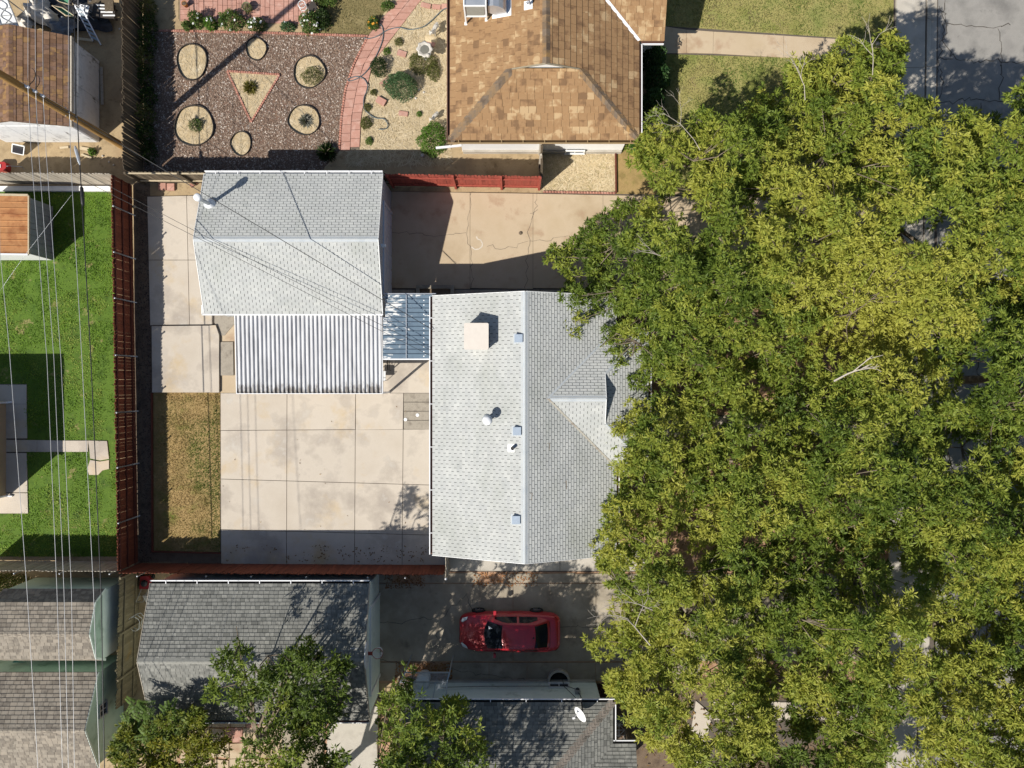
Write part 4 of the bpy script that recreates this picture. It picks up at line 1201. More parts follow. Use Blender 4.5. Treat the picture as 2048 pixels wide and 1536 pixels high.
mb = MB()
arc = [(dx0, 4.3), (dx0 + .22, 4.33), (dx0 + .45, 4.25), (dx0 + .63, 4.08), (dx0 + .74, 3.85), (dx0 + .78, 3.6)]
for (xa, za), (xb, zb) in zip(arc[:-1], arc[1:]): mb.face([(xa, dyc - .42, za), (xb, dyc - .42, zb), (xb, dyc + .42, zb), (xa, dyc + .42, za)])
mb.face([(x, dyc - .42, z) for x, z in arc[::-1]] + [(dx0, dyc - .42, 3.75), (dx0 + .3, dyc - .42, 3.55)])
mb.face([(dx0 + .3, dyc - .42, 3.55), (dx0 + .78, dyc - .42, 3.6), (dx0 + .78, dyc - .42, 3.3), (dx0 + .25, dyc - .42, 3.2)])
mb.face([(dx0 + .78, dyc - .42, 3.3), (dx0 + .78, dyc - .42, 3.6), (dx0 + .78, dyc + .42, 3.6), (dx0 + .78, dyc + .42, 3.3)])
mb.build('duct', M['galv'], c2)
MB().prism([(dx0 + .15, dyc - .5), (dx0 + .95, dyc - .5), (dx0 + .95, dyc + .5), (dx0 + .15, dyc + .5)], lambda x, y: zTW(x) - .02, lambda x, y: zTW(x) + .03).build('flashing', M['white_metal'], c2)
q = at(1058, 4, 4.2)
v = thing('vent_pipe', 'small white hooked vent pipe near the tan roof ridge', 'vent pipe', q)
zq = zTW(q.x) if q.x < trx else zr
MB().tube([(q.x, q.y, zq - .05), (q.x, q.y, zq + .3), (q.x - .03, q.y - .05, zq + .36), (q.x - .1, q.y - .1, zq + .34)], .05, 10).build('pipe', M['white_metal'], v, True)
MB().prism([(q.x - .2, q.y - .18), (q.x + .15, q.y - .18), (q.x + .15, q.y + .18), (q.x - .2, q.y + .18)], zq - .05, lambda x, y: min(zr, zTW(x)) + .035).build('flashing', M['white_paint'], v)
# downspout lying out over the fence corner
q0, q1 = at(922, 291, 1.9), at(872, 296, 1.75)
dsp = MB().beam(q0, q1, .09, .07).beam((q0.x, q0.y, 1.9), (q0.x + .02, q0.y + .12, 2.55), .09, .07)
dsp.build('downspout', M['weathered_white'], th)

# ---- charcoal garage to the south
cg = thing('garage', 'dark grey shingled garage half shaded by trees with a basketball hoop', 'garage', (-10.8, -11.5, 0))
kx0, kx1, ky0, ky1, ze, zr = -15.58, -6.16, -14.48, -8.60, 2.5, 3.6
km = (ky0 + ky1) / 2
wall_box(cg, kx0 + .06, kx1 - .04, ky0 + .1, ky1 - .1, ze - .04, M['pale_green'], gable='x', zr=zr - .12)
roof_on(cg, [[(kx0, ky0, ze), (kx1, ky0, ze), (kx1, km, zr), (kx0, km, zr)], [(kx1, ky1, ze), (kx0, ky1, ze), (kx0, km, zr), (kx1, km, zr)]], M['roof_dark'], M['char_shingle'], w=.21, e=.155, gap=.012, wild=.2)
s3 = (zr - ze) / (km - ky0)
cap_strip(cg, (kx0, km, zr), (kx1, km, zr), (0, 1, s3), (0, -1, s3), .13, surf('char_ridge', ['8d8c84', 'a09f97', '7b7a73'], 5, fine=.12), lift=.025)
gutter(cg, (kx0, ky1, ze), (kx1, ky1, ze), (0, 1), M['dark_gap'], M['white_metal'], hangers=7)
gutter(cg, (kx0, ky0, ze), (kx1, ky0, ze), (0, -1), M['brown_fascia'], M['white_metal'])
for x in (kx0 - .014, kx1 + .014):
    mb = MB()
    for ya in (ky0, ky1): mb.beam((x, ya, ze - .05), (x, km, zr - .05), .025, .15)
    mb.build('rake_board', M['grey_board'], cg)
Xc = kx1 - .04
def gable_top(zb, a, b):
    if zb <= ze - .05: return a, b
    f = max(0, 1 - (zb - ze + .05) / (zr - ze))
    m = (a + b) / 2
    return m + (a - m) * f, m + (b - m) * f
siding(cg, (Xc, ky0 + .12), (Xc, ky1 - .12), .05, zr - .25, (1, 0), M['pale_green'], .22, slope_top=gable_top)
MB().box((Xc + .04, -11.6, 1.1), (.05, 3.6, 2.2)).build('garage_door', M['pale_green'], cg)
mb = MB()
for y in (-13.5, -9.75): mb.box((Xc + .05, y, 1.1), (.08, .12, 2.2))
mb.box((Xc + .05, -11.62, 2.26), (.08, 3.87, .12))
mb.build('door_frame', M['white_paint'], cg)
hb = at(755, 1307, 3.05)
hoop = thing('basketball_hoop', 'basketball hoop with white net on the charcoal garage gable', 'basketball hoop', (kx1, hb.y, 3.0))
bb = [(0, .55 * math.sin(t), .38 * math.cos(t)) for t in np.linspace(-PI / 2, PI / 2, 9)]
prof = [(hb.y + y, 3.3 + z) for _, y, z in bb] + [(hb.y + .55, 3.0), (hb.y + .3, 2.85), (hb.y - .3, 2.85), (hb.y - .55, 3.0)]
XB = hb.x - .42
k = len(prof)
MB().mesh([(XB - .02, y, z) for y, z in prof] + [(XB + .02, y, z) for y, z in prof], [tuple(range(k)), tuple(range(2 * k - 1, k - 1, -1))] + [(i, k + i, k + (i + 1) % k, (i + 1) % k) for i in range(k)]).build('backboard', M['weathered_white'], hoop)
MB().beam((XB + .02, hb.y, 3.05), (hb.x - .22, hb.y, 3.05), .14, .05).build('bracket', plain('hoop_red', (.3, .05, .03, 1), .6), hoop)
MB().tube([(hb.x + .225 * math.cos(t), hb.y + .225 * math.sin(t), 3.05) for t in np.linspace(0, 2 * PI, 25)], .013, 6).build('rim', bpy.data.materials['hoop_red'], hoop, True)
mb = MB()
for i in range(12):
    for sg in (-1, 1):
        pts = []
        for j in range(5):
            t = 2 * PI * (i + sg * j * .5) / 12
            r = .22 - .022 * j
            pts.append((hb.x + r * math.cos(t), hb.y + r * math.sin(t), 3.04 - .1 * j))
        mb.tube(pts, .009, 4, cap=False)
mb.build('net', M['white_paint'], hoop)
for s in (-1, 1): MB().beam((kx1 - .6, hb.y + s * .35, 3.45), (XB - .02, hb.y + s * .35, 3.35), .05, .05).build('brace', M['steel'], hoop)

# ---- pale green house at the bottom
bh = thing('house', 'pale green sided house with a dark grey hip roof at the bottom', 'house', (0, -15.5, 0))
bx0, bx1, byn, ze = -4.75, 4.33, -13.67, 2.6
sb = .36
BY = -17.4
def zN(y): return ze + sb * (byn - y)
vy = -15.45
faces = [[(bx0, BY, zN(BY)), (bx1 - (byn - BY), BY, zN(BY)), (bx1, byn, ze), (bx0, byn, ze)],
         [(bx1, byn, ze), (bx1 - (byn - BY), BY, ze + sb * (byn - BY)), (bx1 - (vy - BY), BY, ze + sb * (vy - BY)), (bx1, vy, ze)],
         [(bx1, vy, ze), (bx1 - (vy - BY), BY, ze + sb * (vy - BY)), (5.32, BY, ze + sb * (vy - BY)), (5.32, vy, ze)]]
roof_on(bh, faces, M['roof_dark'], M['char_shingle'], w=.26, e=.15, gap=.012, wild=.2)
cap_tiles(bh, (bx1, byn, ze), (bx1 - 2.6, byn - 2.6, ze + sb * 2.6), (1, 0, sb), (0, 1, sb), .26, shingle_mat('hip_shingle', ['6b655d', '8a8177', '9b9085', '777067'], k=1.35), .15, 'hip_tile', .02)
wall_box(bh, bx0 + .05, bx1 - .45, BY, byn - .14, ze - .08, M['pale_green'])
siding(bh, (bx0 + .07, byn - .14), (bx1 - .47, byn - .14), .25, ze - .08, (0, 1), M['pale_green'], .2)
MB().box(((bx0 + bx1) / 2 - .2, byn - .10, .12), (bx1 - bx0 - .52, .09, .24)).build('foundation', M['concrete_grey'], bh)
MB().box((5.24, -16.5, 1.25), (.12, 1.9, 2.5)).build('porch_wall', M['brown_board'], bh)
gutter(bh, (bx0, byn, ze - .02), (bx1 + .1, byn, ze - .02), (0, 1), M['dark_gap'], M['white_metal'], hangers=6)
gutter(bh, (bx1, byn - .1, ze - .02), (bx1, vy + .1, ze - .02), (1, 0), M['dark_gap'], M['white_metal'])
gutter(bh, (bx1, vy, ze - .02), (5.32, vy, ze - .02), (0, 1), M['dark_gap'], M['white_metal'])
pane_window(bh, (2.15, byn - .115, .62), .85, .4, (0, 1), 'basement_window')
# semicircular window well
wp = at(1117, 1366)
ww_ = thing('window_well', 'semicircular concrete window well against the pale green wall', 'window well', (wp.x, byn, 0))
mb = MB()
n = 14
for i in range(n):
    t0, t1 = PI * i / n, PI * (i + 1) / n
    for r0, r1 in ((.42, .52),):
        q = [(wp.x + r * math.cos(t), byn - .05 + 1.0 * r * math.sin(t)) for r, t in ((r0, t0), (r1, t0), (r1, t1), (r0, t1))]
        mb.prism(q, 0, .30)
mb.build('rim', M['concrete_grey'], ww_)
MB().face([(wp.x + .42 * math.cos(t), byn - .05 + .42 * math.sin(t), .055) for t in np.linspace(0, PI, 12)]).build('well_bottom', M['dark_gap'], ww_)
# meter, cables
cab = thing('meter_box', 'grey electric meter box with cables on the pale green wall', 'meter', at(1160, 1380, 1.3))
mq = at(1155, 1381, 1.4)
MB().box((mq.x, byn - .03, 1.4), (.24, .14, .34)).build('box', M['steel'], cab)
MB().lathe((mq.x, byn + .05, 1.38), [(.08, 0), (.08, .05), (.05, .07)], 12).build('dial', M['window_glass'], cab)
MB().tube([(mq.x, byn - .03, 1.5), (mq.x + .05, byn + .05, 1.9), (mq.x + .12, byn - .02, 2.3), (mq.x + .15, byn - .05, 2.62)], .02, 6).build('conduit', M['black'], cab)
MB().tube([(mq.x - .02, byn, 1.3), (mq.x - .4, byn + .0, .95), (mq.x - .9, byn + .0, .92), (-1.2, byn, .95), (-3.2, byn, 1.05)], .014, 6).build('cable', M['black'], cab)
MB().tube([(mq.x - .05, byn + .01, 2.5), (mq.x - .25, byn + .02, 1.9), (mq.x - .55, byn, 1.0), (mq.x - .6, byn + .05, .3)], .014, 6).build('cable', M['black'], cab)

# ---- two green sheds at the lower left
sa = thing('shed', 'pale green barn shaped shed with a gambrel roof, the upper of two', 'shed', (-20.5, -10.5, 0), 'green sheds')
x1 = -17.77
xa = -22.2
prof = [(-8.95, 2.08), (-9.30, 2.85), (-10.5, 3.3), (-11.7, 2.85), (-12.05, 2.08)]
faces = [[(xa, prof[i][0], prof[i][1]), (x1, prof[i][0], prof[i][1]), (x1, prof[i + 1][0], prof[i + 1][1]), (xa, prof[i + 1][0], prof[i + 1][1])] for i in range(4)]
roof_on(sa, faces, M['roof_dark'], M['mottled_shingle'], w=.26, e=.17, gap=.012, wild=.25, thick=.06)
cap_tiles(sa, (x1, -10.5, 3.3), (xa, -10.5, 3.3), (0, 1, .375), (0, -1, .375), .14, M['mottled_shingle'], .2, 'ridge_tile', .012)
sec = [(-12.0, 0), (-9.0, 0), (-9.0, 2.04), (-9.34, 2.78), (-10.5, 3.22), (-11.66, 2.78), (-12.0, 2.04)]
k = len(sec)
vs = [(xa + .05, y, z) for y, z in sec] + [(x1 - .05, y, z) for y, z in sec]
MB().mesh(vs, [tuple(range(k - 1, -1, -1)), tuple(range(k, 2 * k))] + [(i, (i + 1) % k, k + (i + 1) % k, k + i) for i in range(k)]).build('wall', M['teal_wall'], sa)
for j in range(13):
    za = .1 + j * .16
    MB().mesh([(x1 - .04, -11.98, za), (x1 - .04, -9.02, za), (x1 - .048, -9.02, za + .16), (x1 - .048, -11.98, za + .16)], [(0, 1, 2, 3)]).build('siding_board', M['pale_green'], sa)
mb = MB()
for i in range(4): mb.beam((x1 + .012, prof[i][0], prof[i][1] - .04), (x1 + .012, prof[i + 1][0], prof[i + 1][1] - .04), .02, .09)
mb.build('rake_board', M['pale_green'], sa)
sbd = thing('shed', 'deep green gabled shed with a side window, the lower of two', 'shed', (-20.5, -14.6, 0), 'green sheds')
x2, x2a = -18.02, -24.5
yn, ym, ys2 = -12.55, -14.6, -16.7
faces = [[(x2a, ym, 3.2), (x2, ym, 3.2), (x2, yn, 2.2), (x2a, yn, 2.2)], [(x2a, ys2, 2.2), (x2, ys2, 2.2), (x2, ym, 3.2), (x2a, ym, 3.2)]]
roof_on(sbd, faces, M['roof_dark'], M['mottled_shingle'], w=.26, e=.17, gap=.012, wild=.25, thick=.06)
cap_tiles(sbd, (x2, ym, 3.2), (x2a, ym, 3.2), (0, 1, .488), (0, -1, .476), .15, M['mottled_shingle'], .2, 'ridge_tile', .012)
wall_box(sbd, x2a + .05, x2 - .05, ys2 + .06, yn - .06, 2.16, M['teal_wall'], gable='x', zr=3.12)
mb = MB()
for ya in (yn, ys2): mb.beam((x2 + .012, ya, 2.15), (x2 + .012, ym, 3.15), .02, .09)
mb.build('rake_board', M['pale_green'], sbd)
pane_window(sbd, (x2 - .05, -14.35, 1.75), .5, .55, (1, 0), frame=M['steel'])

# ---- brown roofed white shed top left
bs = thing('shed', 'weathered white shed with a brown shingle roof behind the utility pole', 'shed', (-21, 13.1, 0))
bx1_, bxr, bx0_, byn_, bys, ze, zr = -19.20, -21.36, -23.6, 15.1, 11.18, 2.3, 2.95
faces = [[(bxr, bys, zr), (bx1_, bys, ze), (bx1_, byn_, ze), (bxr, byn_ + .18, zr)], [(bx0_, bys, ze), (bxr, bys, zr), (bxr, byn_ + .18, zr), (bx0_, byn_ + .3, ze)]]
roof_on(bs, faces, M['tan_dark'], M['brown_shingle'], w=.21, e=.25, gap=.010, lift=.02, wild=.3, thick=.08)
cap_tiles(bs, (bxr, bys - .02, zr), (bxr, byn_ + .15, zr), (1, 0, .3), (-1, 0, .27), .15, M['brown_shingle'], .16, 'ridge_tile', .025)
wall_box(bs, bx0_ + .05, bx1_ - .0, bys + .08, byn_ - .1, ze - .06, M['weathered_white'], gable='y', zr=zr - .12)
MB().box((bx1_ + .045, (bys + byn_) / 2, ze - .09), (.09, byn_ - bys, .16)).build('fascia', M['grey_board'], bs)
for j in range(2):
    MB().box((bx1_ + .012, bys + .12 + (j + .5) * 1.86, 1.08), (.024, 1.83, 2.1)).build('wall_panel', M['weathered_white'], bs)
for j in range(3):
    MB().box((bx0_ + .1 + (j + .5) * 1.42, bys + .068, 1.08), (1.40, .024, 2.1)).build('wall_panel', M['weathered_white'], bs)

# ---- small metal shed with the rusty roof
rs = thing('shed', 'small grey sheet metal shed with an orange rusted roof', 'shed', (-22.6, 7, 0))
rx1, rx0, ryn, rys, rz1 = -21.32, -24.4, 8.28, 5.76, 1.74
for j in range(9):
    ya, yb = rys + (ryn - rys) * j / 9, rys + (ryn - rys) * (j + 1) / 9
    mb = MB()
    pr = [(ya, .0), (ya + .03, .03), (ya + .06, .0), (yb, .0)]
    for (y0, d0), (y1, d1) in zip(pr[:-1], pr[1:]): mb.face([(rx0, y0, rz1 + .22 + d0), (rx1 - .02, y0, rz1 + d0), (rx1 - .02, y1, rz1 + d1), (rx0, y1, rz1 + .22 + d1)])
    mb.build('roof_panel', M['rust'], rs)
mb = MB().beam((rx1, rys - .03, rz1), (rx1, ryn + .03, rz1), .05, .09)
mb.beam((rx1 - .03, ryn + .05, rz1), (rx0, ryn + .05, rz1 + .22), .09, .09)
mb.build('edge_trim', M['pale_wood'], rs)
MB().beam((rx1 - .03, rys - .05, rz1), (rx0, rys - .05, rz1 + .22), .07, .09).build('edge_trim', M['white_metal'], rs)
MB().box(((rx0 + rx1) / 2, (ryn + rys) / 2, .82), (rx1 - rx0 - .06, ryn - rys - .06, 1.64)).build('wall', M['shed_metal'], rs)
for j in range(9):
    y = rys + .05 + (ryn - rys - .1) * (j + .5) / 9
    MB().box((rx1 - .02, y, .85), (.02, (ryn - rys - .1) / 9 - .03, 1.66)).build('wall_panel', M['shed_metal'], rs)
MB().box(((rx0 + rx1) / 2, rys + .01, .85), (rx1 - rx0 - .08, .03, 1.62)).build('wall_panel', M['white_metal'], rs)

# ---- stucco house at the left edge
lh = thing('house', 'tan stucco house whose shaded wall shows at the left edge', 'house', (-27, -3, 0))
MB().box((-27.5, -3.02, 1.5), (8, 4.42, 3.0)).build('wall', M['cream_wall'], lh)
MB().box((-27.42, -3.02, 3.06), (8.2, 4.62, .12)).build('roof', M['cream_wall'], lh)
for y, zz in ((-.86, 0), (-5.18, 0)):
    mb = MB().tube([(-23.44, y, 2.95), (-23.42, y, .25), (-23.36, y, .14), (-23.18, y + (.02 if y > -2 else -.02), .10)], .045, 8)
    mb.build('downspout', M['white_paint'], lh)
MB().beam((-23.30, -5.3, 2.98), (-23.30, -.74, 2.98), .1, .1).build('gutter', M['white_paint'], lh)
# ------------------------------------------------------------------ fences
def fence(label, a, b, h, mat, rail_mat=None, rail_side=0, rails=(.35, 1.45), bw=.14, gap=.003, jit=.025, wob=.006, posts=(), post_mat=None, post_h=None, post_off=.07, rails_z=None, name='fence', lean=0.0, low=.04, caps=None, cat='fence'):
    """board fence between plan points a and b; rail_side +1: rails to the left of a->b, -1: to the right"""
    a, b = Vector((a[0], a[1], 0)), Vector((b[0], b[1], 0))
    d = b - a
    L = d.length
    d.normalize()
    nrm = Vector((-d.y, d.x, 0))
    ang = math.atan2(d.y, d.x)
    f = thing(name, label, cat, a)
    n = int(L / bw)
    me = None
    for i in range(n):
        if me is None:
            s = MB().mesh([(x * (bw - gap) / 2, y * .011, z) for z in (0, .94) for x, y in ((-1, -1), (1, -1), (1, 1), (-1, 1))] + [(x * (bw - gap) * .30, y * .011, 1) for x, y in ((-1, -1), (1, -1), (1, 1), (-1, 1))],
                          [(3, 2, 1, 0), (0, 1, 5, 4), (1, 2, 6, 5), (2, 3, 7, 6), (3, 0, 4, 7), (4, 5, 9, 8), (5, 6, 10, 9), (6, 7, 11, 10), (7, 4, 8, 11), (8, 9, 10, 11)])
            me = bpy.data.meshes.new('board'); me.from_pydata(s.v, [], s.f); me.materials.append(mat)
        p = a + d * (bw * (i + .5) * L / (n * bw)) + nrm * random.gauss(0, wob * .5)
        link_mesh('board', me, f, (p.x, p.y, low), (random.gauss(lean, .004), random.gauss(0, .004), ang + random.gauss(0, .006)), (1, 1, h - low + random.gauss(0, jit)))
    if rail_mat:
        for z in rails:
            off = nrm * rail_side * .045
            pa, pb = a + off, b + off
            MB().beam((pa.x, pa.y, z), (pb.x, pb.y, z), .045, .09).build('rail', rail_mat, f)
    for i, q in enumerate(posts):
        p = a + d * q + nrm * rail_side * post_off
        ph = post_h or h + .05
        if post_mat is M['steel']:
            MB().tube([(p.x, p.y, 0), (p.x, p.y, ph)], .032, 10).lathe((p.x, p.y, ph - .01), [(.04, 0), (.045, .02), (.02, .045)], 10).build('post', post_mat, f, True)
        else:
            MB().box((p.x, p.y, ph / 2), (.09, .09, ph), ang).build('post', post_mat or rail_mat, f)
    return f


def pxd(a, b, px, py, z):
    q = at(px, py, z)
    d = (Vector((b[0], b[1], 0)) - Vector((a[0], a[1], 0))).normalized()
    return (Vector((q.x, q.y, 0)) - Vector((a[0], a[1], 0))).dot(d)


fa, fb = at(222, 349, 1.8), at(235, 1143, 1.8)
fence('tall red board fence with steel posts along the green lawn', fb, fa, 1.8, M['red_board_shaded'], M['red_rail'], -1, (.35, .98, 1.62),
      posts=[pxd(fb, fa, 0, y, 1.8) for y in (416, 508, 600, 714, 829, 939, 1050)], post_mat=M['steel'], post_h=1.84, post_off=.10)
a, b = at(243, -60, 1.85), at(245, 338, 1.85)
fence('weathered brown board fence beside the mulch garden', b, a, 1.85, M['brown_board'], None, -1, bw=.135, gap=.010, jit=.05, wob=.012)
a, b = at(-70, 345, 1.85), at(220, 347, 1.85)
fence('sunlit grey board fence behind the orange roofed shed', a, b, 1.85, M['grey_board'], None, -1, bw=.14, gap=.005, jit=.02)
MB().box(((at(-70, 378).x + at(226, 378).x) / 2, at(0, 379).y, .10), (6.85, .22, .20)).build('kerb_wall', M['white_paint'])
tag(bpy.data.objects['kerb_wall'], 'low pale concrete kerb at the top of the green lawn', 'kerb')
a, b = at(247, 343, 1.8), at(770, 346, 1.8)
fence('brown board fence with pale rails behind the grey garage', a, b, 1.78, M['brown_board'], M['pale_wood'], -1, (.5, 1.68), bw=.145, posts=(.05, 2.4, 4.8, 7.2, 9.6), post_mat=M['brown_board'])
a, b = at(768, 347, 2.0), at(1082, 352, 2.0)
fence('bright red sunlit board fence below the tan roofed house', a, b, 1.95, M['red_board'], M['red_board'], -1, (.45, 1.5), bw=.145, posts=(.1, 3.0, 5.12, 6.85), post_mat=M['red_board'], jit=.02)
fence('short dark board fence between red fence and white house wall', (1.34, 9.02), (1.34, 10.72), 1.85, M['brown_board'], M['brown_board'], 1, bw=.145, posts=(.06, 1.05, 1.66), post_mat=M['grey_board'], post_h=1.9, jit=.05)
fa, fb = at(237, 1146, 1.8), at(886, 1150, 1.8)
fence('long shaded red board fence along the bottom of the concrete patio', fa, fb, 1.8, M['red_board_shaded'], M['red_rail'], -1, (.4, 1.3), bw=.14, jit=.035, posts=[pxd(fa, fb, x, 0, 1.8) for x in (283, 420, 510, 620, 743, 818)], post_mat=M['steel'], post_h=1.86, post_off=.12)
a, b = at(-70, 1141, 1.8), at(233, 1143, 1.8)
fence('shaded grey board fence at the bottom of the green lawn', a, b, 1.8, M['grey_board'], None, -1, bw=.145, posts=(.3, 2.2, 4.2, 6.4), post_mat=M['steel'], post_off=.1, jit=.02)
a, b = at(238, 1152, 1.85), at(231, 1420, 1.85)
fence('mossy olive board fence between green shed and charcoal garage', a, b, 1.85, M['olive_board'], M['olive_board'], 1, (.45, 1.4), bw=.14, jit=.04, posts=(.1, 2.6, 4.6), post_mat=M['olive_board'])
gate = thing('gate', 'narrow grey wooden gate at the lower left corner of the grey house', 'gate', (-2.92, -7.9, 0))
for i in range(8): MB().box((-2.92 + random.gauss(0, .01), -8.44 + i * .142, .92), (.022, .13, 1.74 + random.gauss(0, .02))).build('board', M['grey_board'], gate)
for z in (.35, 1.5): MB().box((-2.87, -7.94, z), (.04, 1.12, .09)).build('rail', M['grey_board'], gate)
for y in (-8.56, -7.34): MB().box((-2.9, y, .95), (.1, .1, 1.9)).build('post', M['grey_board'], gate)
MB().lathe((-2.9, -8.56, 1.9), [(.05, 0), (.055, .02), (.02, .05)], 10).build('post_cap', M['white_paint'], gate)
eb = MB().beam(at(304, 786, .07), at(305, 1104, .07), .05, .14)
tag(eb.build('edging_board', M['red_rail']), 'red edging board along the left side of the dry lawn', 'edging')
eb = MB().beam(at(306, 1103, .07), at(441, 1106, .07), .05, .14)
tag(eb.build('edging_board', M['red_rail']), 'red edging board along the bottom of the dry lawn', 'edging')
pl = thing('planter', 'empty rectangular concrete planter against the grey house', 'planter', at(868, 582))
mb = MB()
for p in ([(832, 570), (908, 570), (908, 577), (832, 577)], [(832, 577), (839, 577), (839, 606), (832, 606)], [(901, 577), (908, 577), (908, 606), (901, 606)]): mb.prism(poly_px(p, .3), 0, .3)
mb.build('kerb', M['concrete_old'], pl)
MB().prism(poly_px([(839, 577), (901, 577), (901, 606), (839, 606)], .2), 0, .18).build('soil', M['dark_dirt'], pl)

# ------------------------------------------------------------------ utility pole and its wires
PB = at(252, 296)
pole = thing('utility_pole', 'tall brown wooden utility pole leaning over the brown roofed shed', 'utility pole', PB)
HP = 11.6
def pole_at(z): return Vector((PB.x - .012 * z, PB.y - .006 * z, z))
MB().tube([pole_at(z) for z in (0, 2, 4, 6, 8, 10, HP)], [.17, .165, .155, .147, .138, .13, .12], 14).build('shaft', M['pole_wood'], pole, True)
ATT = [7.06, 6.63, 6.2]
for z in ATT:
    q = pole_at(z)
    MB().box(q + Vector((.15, .02, 0)), (.05, .10, .2)).lathe(q + Vector((.20, .02, -.05)), [(.03, 0), (.055, .02), (.04, .05), (.055, .08), (.03, .1)], 10).build('insulator', M['porcelain'], pole)
for z in (4.58, 4.07):
    q = pole_at(z)
    MB().box(q + Vector((.14, 0, 0)), (.12, .06, .05)).tube([q + Vector((.05, -.18, 0)), q + Vector((.05, .18, 0))], .02, 6).build('clamp', M['galv'], pole)
MB().tube([pole_at(.1) + Vector((.13, .09, 0)), pole_at(5) + Vector((.12, .085, 0)), pole_at(7.4) + Vector((.11, .08, 0))], .016, 6).build('conduit', M['galv'], pole)
for z in (10.6,):
    q = pole_at(z)
    MB().box(q + Vector((-.1, .17, 0)), (2.4, .09, .11)).build('crossarm', M['pole_wood'], pole)
    for x in (-1.2, -.6, 1.0): MB().lathe(q + Vector((x, .17, .06)), [(.03, 0), (.05, .05), (.03, .1), (.055, .14), (.02, .18)], 10).build('insulator', M['porcelain'], pole)
mb = MB()
for dx, z, r in ((.3, 6.95, .5), (.35, 6.6, .4)):
    q = pole_at(z)
    mb.tube([q + Vector((.15, .05, 0))] + [q + Vector((.15 + r * math.sin(t) * .7, .15 + r * (1 - math.cos(t)) * .6, .15 * math.sin(t))) for t in np.linspace(.3, 2.6, 7)], .014, 5)
mb.build('jumper_wire', M['black'], pole)


def wire(label, pts, r, mat, name='power_line', group='overhead wires', n=6):
    w = [at(*p) if len(p) == 3 and abs(p[0]) > 25.5 else Vector(p) for p in pts]
    P = []
    for a, b in zip(w[:-1], w[1:]):
        for i in range(4): P.append(a.lerp(b, i / 4))
    P.append(w[-1])
    return tag(MB().tube(P, r, n).build(name, mat, None, True, origin=w[0]), label, 'wire', group)


def run(att, pxs, sag):
    """a wire from the pole southwards through the pixels given, sagging below its attachment"""
    out = [tuple(pole_at(att) + Vector((.2, 0, 0)))]
    for (x, y), s in zip(pxs, sag): out.append(tuple(at(x, y, att - s)))
    a, b = Vector(out[-2]), Vector(out[-1])
    e = b + (b - a) * 2.0
    out.append((e.x, e.y, b.z + .3))
    return out


SG = (.15, .38, .5, .5)
wire('bare power wire attached highest on the pole, leftmost of the three close wires', run(ATT[0], [(62, 300), (94, 720), (114, 1180), (125, 1536)], SG), .0095, M['wire'])
wire('bare power wire, the middle of the three close wires', run(ATT[1], [(77, 300), (108, 720), (128, 1180), (137, 1536)], SG), .0095, M['wire'])
wire('bare power wire, rightmost of the three close wires', run(ATT[2], [(92, 300), (122, 720), (143, 1180), (149, 1536)], SG), .0095, M['wire'])
wire('pale single cable passing just left of the thick black cable', run(4.58, [(141, 313), (164, 720), (187, 1180), (199, 1536)], (.05, .2, .3, .3)), .011, M['wire'])
bl = run(4.07, [(158, 300), (182, 720), (202, 1180), (209, 1536)], (.05, .2, .3, .3))
bw_ = wire('thick black communication cable nearest the red fence', bl, .022, M['black'], 'communication_cable')
p0, p1 = at(163, 372, 4.0), at(166, 412, 3.98)
MB().tube([p0, p0.lerp(p1, .1), p0.lerp(p1, .9), p1], [.02, .07, .07, .02], 8).build('splice_sleeve', M['black'], bw_, True)
p0, p1 = at(150, 292, 4.05), at(160, 330, 4.02)
MB().tube([p0, p0.lerp(p1, .2), p0.lerp(p1, .8), p1], [.03, .07, .06, .02], 8).build('terminal_box', M['galv'], bw_)
wire('lone bare wire crossing the lawn near the left edge', [tuple(at(-3, 300, 9.0)), tuple(at(0, 505, 8.8)), tuple(at(18, 690, 8.65)), tuple(at(54, 1180, 8.5)), tuple(at(76, 1536, 8.5)), tuple(at(110, 2100, 8.8))], .009, M['wire'])
for i, (xs, lab) in enumerate((([(56, 21), (50, -160)], 'leftmost'), ([(70, 0), (66, -160)], 'middle'), ([(85, 0), (83, -160)], 'rightmost'))):
    q = pole_at(ATT[i]) + Vector((.2, .05, 0))
    wire('bare wire running up from the pole over the shed roof, ' + lab + ' of three', [tuple(q), tuple(at(*xs[0], ATT[i] - .1)), tuple(at(*xs[1], ATT[i] - .15))], .0095, M['wire'])
wire('pale cable over the right edge of the brown shed roof', [tuple(pole_at(4.58) + Vector((.15, .05, 0))), tuple(at(137, 0, 4.5)), tuple(at(140, -160, 4.5))], .010, M['wire'])
wire('black cable over the white wall of the brown roofed shed', [tuple(pole_at(4.07) + Vector((.15, .05, 0))), tuple(at(148, 0, 4.0)), tuple(at(148, -160, 4.0))], .02, M['black'], 'communication_cable')
wire('thin grey wire passing right of the black cable above the shed', [tuple(at(156, 215, 4.0)), tuple(at(156, 0, 4.0)), tuple(at(157, -160, 4.0))], .010, M['wire'], 'communication_cable')
wire('grey service wire sloping from the pole to the eave of the grey house', [tuple(pole_at(6.63) + Vector((.15, -.03, 0))), tuple(at(866, 660, 2.8))], .014, M['black'], 'service_drop')
wire('upper of two thin telephone wires crossing the grey garage roof', [tuple(at(164, 344, 4.0)), tuple(at(388, 461, 3.72)), tuple(at(862, 700, 2.78))], .009, M['black'], 'telephone_wire')
wire('lower of two thin telephone wires crossing the grey garage roof', [tuple(at(166, 360, 4.0)), tuple(at(388, 472, 3.72)), tuple(at(862, 712, 2.74))], .009, M['black'], 'telephone_wire')
